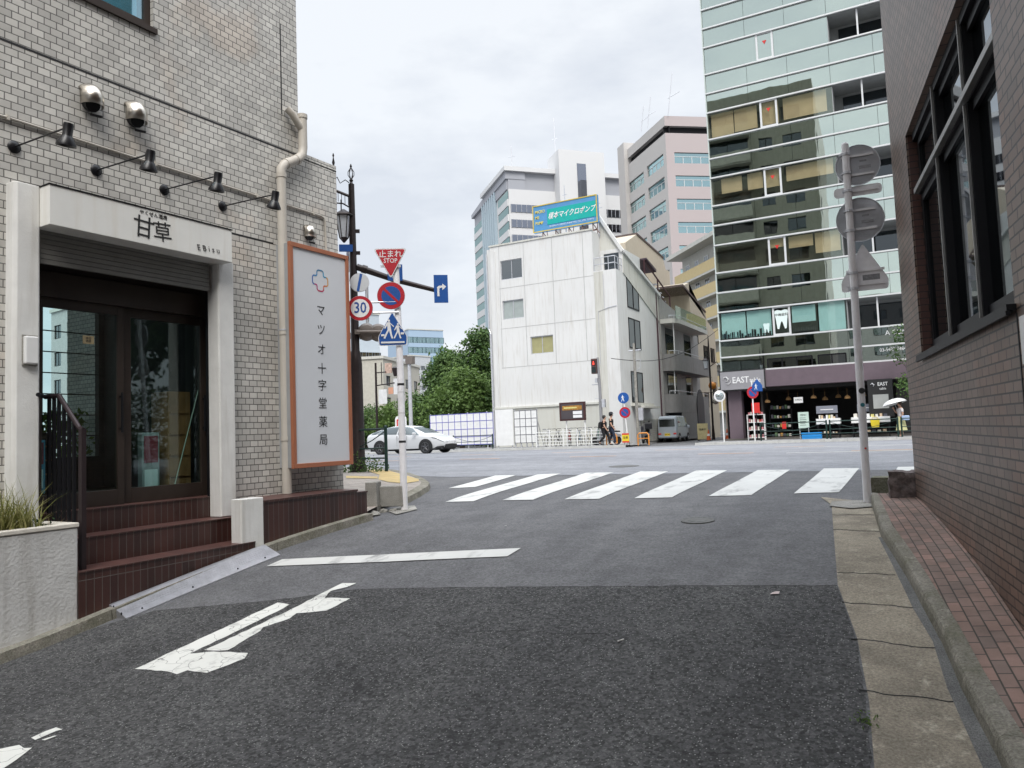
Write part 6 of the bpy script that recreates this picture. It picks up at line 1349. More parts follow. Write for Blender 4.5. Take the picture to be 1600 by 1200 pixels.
# big park trees left of the white building
def tp(px, V): return atV(px, 690, V)
for i, (px, V, w, h, z0, ls, n, lm, lb) in enumerate(((692, 56, 2.5, 7.9, 3.0, .17, 11000, 'leaf', 'broad green tree rising behind the left part of the poster board'), (745, 60, 3.3, 10.6, 3.0, .19, 15000, 'leaf', 'tallest dark green tree beside the white building'), (722, 50, 2.3, 6.2, 1.5, .15, 9000, 'leaf2', 'lighter green young tree in front of the tall trees above the poster board'),
    (615, 58, 2.4, 4.4, 1.0, .14, 6000, 'leaf2', 'round bushy tree behind the roof of the white car'), (648, 60, 2.0, 3.9, .9, .14, 5000, 'leaf2', 'low round tree left of the poster board'), (575, 64, 2.2, 4.6, 1.0, .15, 4500, 'leaf', 'dark shrub tree behind the rear of the white car'), (762, 52, 1.6, 5.0, 1.0, .15, 5000, 'leaf', 'dark green shrub tree touching the white building'))):
    p = tp(px, V); tree(lb, (p.x, p.y, H(0, V)), h, cloudy(w, w*.7, z0, h-.9, 26, .7, 1.35, 11+i, .62), n, ls, lm, seed=20+i, grp='trees beyond the poster board')
vs, fs = leaves(9000, lambda: (random.uniform(-60, -23), random.gauss(66, 1.5), abs(random.gauss(1.4, 1.4))), .22, .3); mb = MB(); mb.add(vs, fs); tag(mb.build('undergrowth', M['leaf']), 'dark green undergrowth below the trees beyond the road', 'shrubs', kind='stuff')
# planting beside the brown building, mirrored in the shop door
def hedge(lb, x0, x1, y, h): 
    t = thing('hedge', lb, 'hedge', (x0, y, H(x0, y)), 0, 'hedges along the near pavement'); q = MB()
    for i in range(7): q.tube([((x1-x0)*(i+.5)/7, 0, 0), ((x1-x0)*(i+.5)/7+.1, 0, h*.7)], .03, 5)
    q.build('stems', M['bark'], t); vs, fs = leaves(5000, lambda: (random.uniform(0, x1-x0), random.gauss(0, .3), random.uniform(.5, h)), .07, .2); q = MB(); q.add(vs, fs); q.build('foliage', M['leafy'], t)
hedge('tall yellow green hedge on the pavement round the corner to the right', 1.5, 8.5, 13.6, 2.6)
for i, (x, y, h) in enumerate(((5, 14.5, 8), (10, 14.0, 9), (15, 14.2, 8.5))): tree(['first', 'second', 'third'][i]+' street tree round the corner to the right', (x, y, H(x, y)), h, cloudy(1.9, 1.6, 3, h-1, 18, .8, 1.3, 50+i), 6000, .16, 'leaf', seed=60+i, grp='street trees round the corner')
for px, V, lb, w, h in ((1425, 39.6, 'green street tree leaning over the shop canopy at the right', 1.2, 5.6),):
    p = atV(px+34, 690, V); tree(lb, (p.x, p.y, zf), h, [(random.uniform(-1.4, .6), random.uniform(-.5, .5), random.uniform(1.6, 5.2), random.uniform(.3, .6)) for _ in range(14)], 900, .08, 'leaf', seed=77, tr=.07)
q_ = LW(-1.0, 6.4); vs, fs = leaves(5000, lambda: (random.uniform(-2.5, 2.5), random.gauss(0, .3), random.uniform(0, 1.35)), .07, .2); q = MB(); q.add(vs, fs); tag(q.build('courtyard_hedge', M['leafy'], loc=(q_.x, q_.y, 1.0), rz=ROT), 'yellow green hedge in the courtyard behind the shop', 'hedge')
p = LW(-.6, 12.6); tree('green tree in the courtyard behind the shop', (p.x, p.y, .6), 5, cloudy(2.2, 1.0, 1.5, 4.2, 14, .7, 1.1, 90), 5000, .14, 'leafy', seed=91)

# ============================================================ FAR STREET FURNITURE
# election style poster boards
bf = M['wplas']; bln = mat('board_blue_line', (.10,.10,.42), .6); bdk = mat('board_frame_dark', (.08,.08,.10), .6)
def poster_board(lb, x0, x1, y, cols, rows, num0, lm):
    zb = H(x0, y)+.12; t = thing('poster_board', lb, 'notice board', (x0, y, zb), 0, 'numbered poster boards on the far pavement'); W_ = x1-x0; q = MB(); q.box(0, W_, 0, .04, .28, 2.18); q.build('board', bf, t); q = MB()
    for i in range(cols+1): x = W_*i/cols; q.box(x-.016, x+.016, -.012, 0, .26, 2.2)
    for j in range(rows+1): z_ = .28+1.9*j/rows; q.box(0, W_, -.010, -.001, z_-.016, z_+.016)
    q.build('grid_lines', lm, t)
    for i in range(0, cols+1, max(1, cols//3)): x = min(W_-.03, W_*i/cols); q = MB(); q.box(x-.03, x+.03, .05, .1, 0, 2.25); q.tube([(x,.1,1.6),(x,.9,0)], .025, 5); q.build('support', M['galv'], t)
    k_ = num0
    for j in range(rows):
        for i in range(cols): text(str(k_), .13, M['galvb'], 'number', t, (W_*(i+.5)/cols, -.004, .28+1.9*(rows-j-.5)/rows), ext=.001); k_ += 1
poster_board('long white board of numbered blank poster squares with blue lines behind the white car', -27.0, -22.45, 39.6, 10, 4, 1, bln)
poster_board('smaller board of numbered poster squares right of the plain white panel', -21.0, -19.5, 39.6, 4, 4, 41, bdk)
t = thing('plain_hoarding', 'plain white panel standing between the two poster boards', 'panel', (-22.3, 39.62, H(0, 39.6)+.12), 0); q = MB(); q.box(0, 1.2, 0, .05, .15, 2.3); q.build('sheet', M['wplas'], t); q = MB(); q.box(.1, .15, .05, .1, 0, 2.2); q.build('support', M['galv'], t); q = MB(); q.box(1.05, 1.1, .05, .1, 0, 2.2); q.build('support', M['galv'], t)
# map board
zb = zf
t = thing('map_board', 'brown framed information board on white legs before the white building', 'notice board', (-18.0, 39.5, zb), 0); fr = mat('maroon_frame', (.05,.015,.015), .5)
q = MB(); q.box(0, 1.6, 0, .12, 1.45, 2.5); q.build('frame', fr, t, bevel=.01); q = MB(); q.box(.12, 1.48, -.012, 0, 1.55, 2.4, 0); q.box(.2, 1.4, -.02, -.013, 2.05, 2.3, 1); q.box(.85, 1.4, -.02, -.013, 1.8, 1.98, 2); q.box(.85, 1.4, -.02, -.013, 1.6, 1.76, 2); q.box(.3, 1.1, -.026, -.021, 2.14, 2.22, 3); q.build('map_panel', [mat('map_dark', (.06,.05,.055), .5), mat('map_orange', (.35,.17,.03), .5, var=.5, vs=8), M['swhite'], PK[6]], t)
for x in (.35, 1.5): q = MB(); q.box(x-.03, x+.03, .12, .18, 0, 2.4); q.build('leg', M['wplas'], t)
# rack fence of white pipes
t = thing('pipe_fence', 'low white pipe fence in front of the parked bicycles', 'fence', (-19.45, 39.3, zb), 0); q = MB()
for z_ in (.12, .3, .48, .66, .84): q.tube([(0,0,z_),(4.3,0,z_)], .018, 6)
q.build('rail', M['wplas'], t, smooth=True)
for i in range(6): q = MB(); q.tube([(i*.86,0,-.05),(i*.86,0,.98)], .032, 8); q.build('post', M['wplas'], t, smooth=True)
# bicycles
def bicycle(col, basket):
    t = thing('bicycle', 'x', 'bicycle', (0,0,0), 0, 'bicycles parked behind the white fence'); ft = mat('bike_frame_%d' % random.randint(0, 9999), col, .4, .3)
    for x in (0, 1.05):
        q = MB(); n_ = 20; q.tube([(x+.33*math.cos(i*2*math.pi/n_), 0, .34+.33*math.sin(i*2*math.pi/n_)) for i in range(n_+1)], .018, 6); w = q.build('wheel', M['rubber'], t, smooth=True)
        q = MB()
        for i in range(8): a = i*math.pi/4; q.tube([(x,0,.34),(x+.32*math.cos(a),0,.34+.32*math.sin(a))], .003, 4)
        q.lathe([(.03,-.04),(.03,.04)], (x,0,.34), (0,1,0), 8); q.build('spokes', M['galv'], w)
    q = MB(); P_ = {'r': (0,0,.34), 'b': (.42,0,.3), 's': (.3,0,.78), 'h': (.85,0,.85), 'f': (1.05,0,.34), 'h2': (.9,0,.62)}
    for a, b in (('r','b'),('r','s'),('b','s'),('b','h2'),('s','h'),('h','f')): q.tube([P_[a], P_[b]], .018, 6)
    q.tube([P_['h'], (.82,0,1.0)], .016, 6); q.build('frame', ft, t, smooth=True); q = MB(); q.tube([(.72,-.27,1.02),(.82,-.1,1.03),(.84,0,1.0),(.82,.1,1.03),(.72,.27,1.02)], .014, 6); q.build('handlebar', M['black'], t); q = MB(); q.lathe([(.02,0),(.09,.03),(.1,.07),(.03,.09)], (.27,0,.82), n=10); q.tube([(.3,0,.76),(.28,0,.84)], .014, 5); q.build('saddle', M['black'], t)
    if basket:
        q = MB()
        for z_ in (.72,.82,.92,1.0): q.tube([(.92,-.14,z_),(1.18,-.16,z_),(1.18,.16,z_),(.92,.14,z_),(.92,-.14,z_)], .008, 4)
        for x, y in ((.92,-.14),(1.05,-.15),(1.18,-.16),(1.18,0),(1.18,.16),(1.05,.15),(.92,.14)): q.tube([(x,y,.72),(x,y,1.0)], .006, 4)
        q.build('basket', M['galv'], t)
    return t
cols_ = [(.5,.5,.5),(.05,.05,.06),(.45,.05,.05),(.1,.2,.3),(.55,.5,.4),(.06,.15,.1)]
nm_ = ['silver bicycle at the left end of the row behind the white fence', 'black bicycle second in the row behind the white fence', 'red framed bicycle under the map board', 'dark blue bicycle behind the right leg of the map board', 'cream bicycle fifth in the row behind the white fence', 'dark green bicycle nearest the walking couple']
for i in range(6):
    t = bicycle(cols_[i], i % 2 == 0); t.location = (-19.3+i*.66, 40.9, zb); t.rotation_euler.z = R(-78+random.uniform(-8, 8)); t['label'] = nm_[i]
def scooter(lb, loc, rz, col, boxm=None):
    t = thing('scooter', lb, 'scooter', loc, rz); cm = mat('scooter_%d' % random.randint(0, 9999), col, .35, .2)
    for x in (0, 1.2): q = MB(); q.lathe([(.1,-.05),(.23,-.05),(.25,-.02),(.25,.02),(.23,.05),(.1,.05)], (x,0,.25), (0,1,0), 18); w = q.build('wheel', M['rubber'], t, smooth=True); q = MB(); q.lathe([(.1,-.045),(.1,.045)], (x,0,.25), (0,1,0), 12); q.build('hub', M['galv'], w)
    q = MB(); q.prism([(-.25,.45),(-.2,.62),(.1,.72),(.5,.70),(.55,.35),(.9,.28),(1.0,.7),(.98,.98),(1.06,.98),(1.15,.6),(1.12,.4),(1.0,.2),(.2,.2),(.1,.42)], -.14, .14); q.build('body', cm, t, bevel=.03); q = MB(); q.prism([(-.2,.7),(-.18,.78),(.2,.82),(.55,.76),(.5,.7)], -.13, .13); q.build('seat', M['black'], t, bevel=.03)
    q = MB(); q.tube([(.95,-.33,1.03),(1.02,-.1,1.0),(1.02,.1,1.0),(.95,.33,1.03)], .016, 6); q.build('handlebar', M['black'], t); q = MB(); q.lathe([(.07,0),(.08,.04),(.05,.08)], (1.08,0,.86), (1,0,0), 10); q.build('headlight', M['swhite'], t)
    for s_ in (-1, 1): q = MB(); q.tube([(.95,s_*.25,1.03),(.93,s_*.3,1.2)], .006, 4); q.lathe([(.05,0),(.05,.015)], (.93,s_*.32,1.22), (1,0,0), 8); q.build('mirror', M['black'], t)
    if boxm: q = MB(); q.box(-.42, .02, -.2, .2, .8, 1.15); q.build('top_box', boxm, t, bevel=.03)
    return t
scooter('silver scooter parked behind the walking couple', (-14.95, 40.5, zb), R(195), (.35,.36,.38)); scooter('dark scooter with a black top box beside the white sign pole', (-13.2, 40.6, zb), R(120), (.03,.03,.04), M['black'])
def hoop(lb, x, y): t = thing('hoop_barrier', lb, 'barrier', (x, y, zb), 0, 'orange hoop barriers on the far pavement'); q = MB(); q.tube([(-.3,0,-.05),(-.3,0,.5),(-.22,0,.6),(.22,0,.6),(.3,0,.5),(.3,0,-.05)], .035, 8); q.build('hoop', M['orangep'], t, smooth=True); q = MB(); q.box(-.27,.27,-.01,.01,.3,.34); q.build('bar', M['orangep'], t)
hoop('orange hoop barrier just right of the walking couple', -14.75, 39.1); hoop('orange hoop barrier right of the yellow notice', -12.95, 39.1)
t = thing('yellow_notice', 'yellow and red notice stand at the foot of the white sign pole', 'sign', (-13.95, 39.1, zb), 0); q = MB(); q.box(-.2,.2,0,.02,.12,.62,0); q.box(-.2,.2,-.004,0,.54,.62,1); q.box(-.2,.2,-.004,0,.12,.2,1); q.build('panel', [M['yellow'], M['redp']], t); q = MB(); q.tube([(-.15,.02,.6),(-.15,.2,0)], .012, 5); q.tube([(.15,.02,.6),(.15,.2,0)], .012, 5); q.build('legs', M['black'], t); text('注意', .15, M['ink'], parent=t, loc=(0,-.006,.38))
# pedestrian signal on its pole
t = thing('pedestrian_signal', 'grey pole with a pedestrian signal box in front of the white building', 'traffic light', (-15.42, 39.4, zb), 0)
q = MB(); q.tube([(0,0,0),(0,0,3.2),(-.05,0,4.9)], [.10,.085,.06], 10); q.build('pole', mat('signal_pole', (.25,.25,.26), .6, .2, var=.2), t, smooth=True)
q = MB(); q.box(-.42,-.1,-.12,.12,4.0,4.85); b_ = q.build('signal_box', mat('signal_brown', (.10,.055,.05), .5), t, bevel=.02); q = MB(); q.box(-.39,-.13,-.135,-.121,4.45,4.78); q.build('red_lens', mat('lens_dark', (.03,.01,.01), .3), b_); q = MB(); q.box(-.39,-.13,-.135,-.121,4.06,4.38); q.build('green_lens', mat('lens_dark_green', (.01,.02,.02), .3), b_)
flat(b_, 'red_figure', [[(-.29,4.7),(-.23,4.7),(-.22,4.6),(-.30,4.6)], [(-.31,4.6),(-.21,4.6),(-.21,4.5),(-.31,4.5)]], -.136, emat('signal_red', (.8,.05,.03), .8))
q = MB(); q.tube([(0,0,2.6),(-.3,0,2.62)], .02, 5); q.tube([(0,0,3.4),(-.45,0,3.4)], .03, 5); q.box(-.25,-.1,-.06,.06,3.5,3.75); q.box(.1,.28,-.1,.1,2.1,2.55); q.build('bracket', M['galv'], t)
t = thing('utility_pole', 'slim grey pole with cables at the corner of the white building', 'pole', (-13.6, 40.2, zb), 0); q = MB(); q.tube([(0,0,0),(0,0,5.6)], [.10,.07], 10); q.build('pole', M['conc'], t, smooth=True); q = MB(); q.tube([(-.3,0,5.2),(.4,0,5.2)], .03, 6); q.tube([(0,0,4.6),(.35,0,4.7),(.3,0,4.2),(0,0,4.0)], .02, 6); q.box(.1,.35,-.1,.1,1.3,2.0); q.build('fittings', M['galv'], t)
t = thing('cable', 'thin black overhead cable from the white building across to the alley', 'cable', (0,0,0)); pa, pb_ = atV(955, 560, 41), atV(1128, 510, 52); q = MB(); q.tube([tuple(pa.lerp(pb_, i/12)-Vector((0,0,1.0*math.sin(math.pi*i/12)))) for i in range(13)], .02, 5); q.build('wire', M['ink'], t)
def twosign(lb, x, y, rz, parts_, h=2.7):
    t = thing('sign_pole', lb, 'sign pole', (x, y, H(x, y)+.12), rz); q = MB(); q.tube([(0,0,-.1),(0,0,h)], .035, 8); q.build('pole', M['wplas'], t, smooth=True)
    for kind, z_ in parts_:
        if kind == 'np': s = disc(t, 'no_parking_sign', 0, z_, .3, -.05, M['red']); disc(s, 'blue_disc', 0, z_, .2, -.056, M['blue'], .001); flat(s, 'red_slash', [[(-.17,z_+.14),(-.14,z_+.17),(.17,z_-.14),(.14,z_-.17)]], -.0585, M['red'])
        if kind == 'blue': s = disc(t, 'blue_round_sign', 0, z_, .3, -.05, M['blue']); flat(s, 'white_figure', figure(-.12, z_-.2, .17)[:6], -.0555, M['swhite'])
        if kind == 'bsq': q = MB(); q.prism([(-.02,z_-.3),(.5,z_-.3),(.5,z_),(.24,z_+.3),(-.02,z_)], -.08, -.05); s = q.build('blue_sign', M['blue'], t); flat(s, 'white_figure', figure(.1, z_-.22, .14), -.0815, M['swhite'])
    return t
twosign('leaning white pole with a blue round sign over a no parking sign', -13.85, 39.2, R(12), [('blue', 2.55), ('np', 1.75)], 2.9).rotation_euler.y = R(-3)
twosign('white pole with a no parking sign and a blue crossing sign at the alley', -7.05, 38.5, R(35), [('np', 2.4), ('bsq', 2.75)], 3.0)
twosign('plain white pole with a pale mirror at the left foot of the EAST table sign', -8.75, 39.4, R(70), [], 2.6)
# mirror on it
t = thing('road_mirror', 'grey round traffic mirror on the plain white pole by the alley', 'mirror', (-8.85, 39.35, zb+2.35), R(30)); q = MB(); q.lathe([(.01,.09),(.15,.07),(.27,0),(.28,-.03)], (0,0,0), (0,-1,0), 20); q.build('mirror_face', mat('mirror', (.5,.55,.55), .1, .9, var=.02), t, smooth=True); q = MB(); q.lathe([(.29,-.03),(.30,.02),(.27,.03)], (0,0,0), (0,-1,0), 20); q.build('rim', M['galvb'], t)
# alley lamp, board, cones
t = thing('alley_lamp', 'ornamental brown lamp post with two lanterns in the alley', 'street lamp', (-12.25, 52, .8), 0); q = MB(); q.lathe([(.12,0),(.1,.5),(.07,1),(.06,6.4),(.02,7.2)], n=10); q.tube([(0,0,5.4),(-.3,0,5.9),(-.35,0,5.6)], .03, 6); q.tube([(0,0,5.0),(.5,0,5.3),(.75,0,4.8)], .03, 6); q.build('post', M['lamp'], t, smooth=True)
for x, z_ in ((-.25, 5.45), (.75, 4.65)): q = MB(); q.lathe([(.3,0),(.08,.14),(.02,.2)], (x,0,z_), n=6); q.lathe([(.1,-.6),(.12,-.55)], (x,0,z_), n=6); l_ = q.build('lantern', M['lamp'], t); q = MB(); q.lathe([(.12,-.55),(.2,-.02)], (x,0,z_), n=6); q.build('lantern_glass', bpy.data.materials['frosted_glass'], l_)
t = thing('a_board', 'cream standing signboard beside the orange cones in the alley', 'sign', (-12.6, 50.5, .78), 0); q = MB(); q.box(-.35,.35,0,.03,.1,1.15); q.build('board', mat('cream_board', (.60,.52,.28), .6, var=.12, vs=6), t); q = MB(); q.box(-.35,-.3,.03,.4,0,.1); q.box(.3,.35,.03,.4,0,.1); q.build('feet', M['dark'], t); text('営業中', .16, M['ink'], parent=t, loc=(0,-.005,.75))
t0 = thing('traffic_cone', '', 'traffic cone', (0,0,0), 0, 'orange cones in the alley'); q = MB(); q.box(-.18,.18,-.18,.18,0,.03); q.build('base', M['rubber'], t0); q = MB(); q.lathe([(.14,.03),(.03,.68),(.02,.7)], n=14); q.build('cone', mat('cone_orange', (.60,.10,.02), .5, var=.1), t0, smooth=True); q = MB(); q.lathe([(.098,.3),(.072,.45)], n=14); q.build('band', M['swhite'], t0)
for i, (x, y, lb) in enumerate(((-12.05, 49.8, 'orange cone in front of the cream standing signboard'), (-11.0, 50.5, 'orange cone in the middle of the alley mouth'), (-10.1, 50.8, 'orange cone closest to the tower side of the alley'))): o = t0 if i == 0 else copy_tree(t0); o.location = (x, y, .80); o['label'] = lb
for (x, y, z_, lb) in ((-12.6, 54, 4.6, 'orange round paper lantern hanging in the alley'), (-12.9, 56, 3.6, 'pale round paper lantern hanging lower in the alley')):
    t = thing('paper_lantern', lb, 'lantern', (x, y, z_), 0); q = MB(); q.lathe([(.06,-.28),(.22,-.18),(.28,0),(.22,.18),(.06,.28)], n=14); q.build('shade', M['orangep'] if 'orange' in lb else PK[1], t, smooth=True); q = MB(); q.tube([(0,0,.28),(0,0,.6),(-2.2,0,.7)], .015, 4); q.build('cord', M['ink'], t)
# poles at left: signal pole and banner lamp
t = thing('signal_pole', 'grey steel pole standing against the trees left of the poster board', 'pole', tuple(atV(643, 690, 40))[:2]+(zb,), 0); q = MB(); q.tube([(0,0,0),(0,0,1.4),(0,0,6.0)], [.16,.13,.11], 10); q.build('pole', M['galv'], t, smooth=True); q = MB(); q.lathe([(.165,0),(.165,1.35)], n=12); q.build('dark_wrap', mat('dark_wrap', (.08,.075,.08), .7), t); q = MB(); q.box(-.2,.35,-.15,.15,5.6,6.1); q.box(-.55,-.2,-.1,.1,6.0,6.2); q.build('signal_bracket', gm, t)
p = atV(590, 690, 42); t = thing('banner_lamp', 'brown ornamental lamp with hanging banners before the pale blue apartments', 'street lamp', (p.x, p.y, .85), 0); q = MB(); q.tube([(0,0,0),(0,0,6.2)], [.09,.07], 8); q.tube([(0,0,5.5),(.9,0,5.5)], .04, 6); q.tube([(0,0,4.6),(1.6,0,4.7)], .04, 6); q.tube([(.5,0,4.6),(.5,0,6.2)], .03, 6); q.build('post', M['lamp'], t)
q = MB(); q.box(.8,1.4,0,.04,5.4,6.1); q.build('picture_banner', mat('picture_banner', (.45,.32,.26), .7, var=.5, vs=5), t); q = MB(); q.box(1.5,2.1,0,.04,3.9,5.0); q.box(.2,.9,0,.04,3.3,4.3); q.build('white_banner', mat('white_banner', (.60,.60,.60), .7, var=.12, vs=3), t); q = MB(); q.box(1.05,1.45,0,.04,3.95,4.4); q.build('orange_banner', mat('salmon', (.55,.28,.18), .7), t); q = MB(); q.lathe([(.14,-.55),(.25,-.05),(.3,0),(.05,.12)], (1.7,0,5.7), n=6); q.build('lantern', M['lamp'], t)
p = atV(622, 680, 37.9); t = thing('red_sign', 'white and red bordered sign on the pavement behind the roof of the white car', 'sign', (p.x, p.y+.4, H(0, 38)+.12), 0); q = MB(); q.prism(rrect(-.5,.35,.7,2.2,.2), 0, .04); q.build('panel', M['wplas'], t); flat(t, 'red_border', [[(-.38,.9),(-.28,.9),(-.28,1.9),(.2,1.9),(.2,2.0),(-.38,2.0)]], -.003, M['redp']); q = MB(); q.box(-.4,.3,.04,.08,0,.7); q.build('stand', M['galv'], t)

# ============================================================ VEHICLES
def loft(secs, nm, m_, par, closed=True):
    """secs: list of (x, [(y,z)...]) half sections from bottom centre to top centre"""
    k_ = len(secs[0][1]); vs = []
    for x, s_ in secs: vs += [(x, y, z_) for y, z_ in s_]+[(x, -y, z_) for y, z_ in reversed(s_)]
    n_ = 2*k_; f = [(i*n_+j, i*n_+(j+1) % n_, (i+1)*n_+(j+1) % n_, (i+1)*n_+j) for i in range(len(secs)-1) for j in range(n_)]
    f += [list(range(n_)), list(range((len(secs)-1)*n_, len(secs)*n_))]; q = MB(); q.add(vs, f); o = q.build(nm, m_, par); fixn(o); return o
def lerpt(T_, x):
    if x <= T_[0][0]: return T_[0][1]
    for (a, u_), (b, v_) in zip(T_, T_[1:]):
        if x <= b: t_ = (x-a)/(b-a); return u_+(v_-u_)*t_
    return T_[-1][1]
def cut(o, cyl, w):
    q = MB()
    for (x, z_, r) in cyl: q.lathe([(r,-w),(r,w)], (x,0,z_), (0,1,0), 28)
    c_ = q.build('cutter', M['ink']); fixn(c_); md = o.modifiers.new('b', 'BOOLEAN'); md.operation = 'DIFFERENCE'; md.object = c_; md.solver = 'EXACT'
    me = bpy.data.meshes.new_from_object(o.evaluated_get(bpy.context.evaluated_depsgraph_get())); o.modifiers.clear(); o.data = me; me.name = o.name; bpy.data.objects.remove(c_); shade(me, 32)
def wheel(t, x, y, r, rim, w=.2):
    s_ = -1 if y < 0 else 1; q = MB(); q.lathe([(r*.66,-w/2),(r*.96,-w/2),(r,-w/2+.02),(r,w/2-.02),(r*.96,w/2),(r*.66,w/2)], (x,y,r), (0,s_,0), 28); o = q.build('wheel', M['rubber'], t, smooth=True); q = MB(); q.lathe([(r*.66,w/2-.03),(r*.64,w/2-.06),(.02,w/2-.06)], (x,y,r), (0,s_,0), 24)
    q.build('rim_disc', M['ink'], o); q = MB()
    for i in range(5):
        a = i*2*math.pi/5+.3; d = Vector((math.cos(a),0,math.sin(a))); e_ = Vector((-math.sin(a),0,math.cos(a))); c_ = Vector((x, y+s_*(w/2-.02), r))
        q.tube([tuple(c_+d*.03), tuple(c_+d*r*.40+e_*.0), tuple(c_+d*r*.64+e_*.04)], [.035,.028,.022], 6); q.tube([tuple(c_+d*r*.40), tuple(c_+d*r*.64-e_*.05)], [.022,.018], 6)
    q.lathe([(.05,w/2-.04),(.045,w/2)], (x,y,r), (0,s_,0), 12); n_ = 24; q.tube([(x+r*.65*math.cos(i*2*math.pi/n_), y+s_*(w/2-.01), r+r*.65*math.sin(i*2*math.pi/n_)) for i in range(n_+1)], .014, 5); q.build('rim_spokes', rim, o, smooth=True)
carw = mat('pearl_white_paint', (.60,.605,.61), .22, .0, var=0, spec=.7); cg = glassmat('car_glass', (.8,.88,.9), .95, base=.18, thru=(.10,.13,.14)); rim_ = mat('dark_rim', (.16,.16,.17), .35, .8, var=.05)
# sedan; x forward, nose at +2.3
fw = gnd(664, 709.0); car = thing('white_car', 'white low slung hatchback driving along the main road behind the sign pole', 'car', (fw.x-1.40, fw.y+.95, H(fw.x, fw.y+.9)+.006), R(0))
top = [(-2.32,.98),(-2.2,1.05),(-1.9,1.16),(-1.4,1.30),(-.8,1.41),(-.2,1.43),(.3,1.38),(.8,1.22),(1.3,.98),(1.55,.90),(1.95,.82),(2.2,.72),(2.3,.60)]
belt = [(-2.32,.90),(-1.9,.98),(-1.0,.98),(0,.95),(1.0,.90),(1.4,.88),(1.95,.78),(2.3,.56)]
half = [(-2.32,.70),(-2.15,.84),(-1.6,.90),(0,.89),(1.5,.90),(2.0,.80),(2.2,.66),(2.3,.50)]
bot = [(-2.32,.45),(-2.1,.28),(-1.6,.20),(1.8,.20),(2.15,.24),(2.3,.34)]
roofw = [(-2.3,.60),(-1.5,.60),(-.3,.60),(.4,.60),(1.1,.66),(1.5,.72),(2.3,.42)]
def csec(x):
    tz, bz, hw_, lz, rw = lerpt(top, x), lerpt(belt, x), lerpt(half, x), lerpt(bot, x), lerpt(roofw, x); bz = min(bz, tz-.015); rw = min(rw, hw_*.97)
    return [(0,lz),(hw_*.80,lz),(hw_*.96,lz+.06),(hw_,lz+(bz-lz)*.35),(hw_*.985,lz+(bz-lz)*.7),(hw_*.975,bz-.05),(hw_*.94,bz),(hw_*.94+(rw-hw_*.94)*.5,bz+(tz-bz)*.52),(rw,tz-(tz-bz)*.10),(rw*.75,tz-.012),(0,tz)]
xs = [-2.32+4.62*i/46 for i in range(47)]
body = loft([(x, csec(x)) for x in xs], 'body', carw, car); shade(body.data, 32)
for x in (-1.36, 1.40):
    for s_ in (-1, 1):
        q = MB(); q.prism([(x-.385, .18)]+[(x-.39*math.cos(a_*math.pi/16), .34+.385*math.sin(a_*math.pi/16)) for a_ in range(17)]+[(x+.385, .18)], s_*.86, s_*.909); q.build('wheel_arch', M['ink'], car)
def patch(nm, m_, par, x0s, x1s, ta, tb, sec, nx=10, off=.02, side=(-1, 1), ya=6, yb=8):
    for s_ in side:
        q = MB(); vs = []
        for i in range(nx+1):
            f = i/nx
            for t_ in (ta, (ta+tb)/2, tb):
                x = (x0s[0]+(x0s[1]-x0s[0])*((t_-ta)/(tb-ta)))*(1-f)+(x1s[0]+(x1s[1]-x1s[0])*((t_-ta)/(tb-ta)))*f
                S_ = sec(x); k_ = min(int(t_), len(S_)-2); g_ = t_-k_; y = S_[k_][0]*(1-g_)+S_[k_+1][0]*g_; z_ = S_[k_][1]*(1-g_)+S_[k_+1][1]*g_
                a_ = Vector((S_[k_+1][0]-S_[k_][0], S_[k_+1][1]-S_[k_][1])); n_ = Vector((a_.y, -a_.x)).normalized() if a_.length > 0 else Vector((1, 0)); vs.append((x, s_*(y+n_.x*off), z_+n_.y*off))
        q.add(vs, [(i*3+j, i*3+j+1, (i+1)*3+j+1, (i+1)*3+j) for i in range(nx) for j in range(2)]); o_ = q.build(nm, m_, par, smooth=True); pl_ = o_.data.polygons[len(o_.data.polygons)//2]; c_ = pl_.center; dn_ = Vector((0, c_.y, max(0, c_.z-.5)))
        if pl_.normal.dot(dn_) < 0: o_.data.flip_normals()
patch('front_window', cg, car, (-.28,-.22), (1.02,.52), 6.1, 7.85, csec); patch('rear_window', cg, car, (-1.55,-1.15), (-.36,-.30), 6.1, 7.85, csec); patch('rear_quarter_window', cg, car, (-2.0,-1.85), (-1.65,-1.25), 6.3, 7.6, csec)
patch('windscreen', cg, car, (1.22,1.22), (.48,.48), 8.15, 9.98, csec, off=.006); patch('rear_screen', cg, car, (-1.75,-1.75), (-1.0,-1.0), 8.3, 9.98, csec)
patch('headlight', mat('headlamp_dark', (.05,.055,.06), .15, .2), car, (1.78,1.62), (2.26,2.24), 4.9, 5.35, csec, 8, .008); patch('sill_trim', M['ink'], car, (-.9,-.9), (.95,.95), 1.1, 2.0, csec, 6, .006)
q = MB(); q.box(2.12,2.335,-.5,.5,.24,.44); q.build('bumper_grille', M['ink'], car, bevel=.02); q = MB(); q.box(2.22,2.345,-.22,.22,.46,.60); q.build('number_plate', M['swhite'], car)
for s_ in (-1, 1):
    q = MB(); q.prism([(1.7,.22),(2.28,.26),(2.3,.36),(2.0,.34)], s_*.62, s_*.80); q.build('bumper_corner', M['ink'], car); q = MB(); q.box(.72,.88,s_*.90,s_*1.04,.93,1.05); q.build('wing_mirror', carw, car, bevel=.03)
    for y_ in (0,): q = MB(); q.box(.30,.303,s_*.875,s_*.897,.40,.92); q.box(-.30,-.297,s_*.875,s_*.897,.40,.92); q.build('door_gap', M['ink'], car); q = MB(); q.box(-.22,-.02,s_*.882,s_*.905,.79,.815); q.build('door_handle', carw, car)
for x in (-1.36, 1.40):
    for y in (-.80, .80): wheel(car, x, y, .335, rim_, .25)
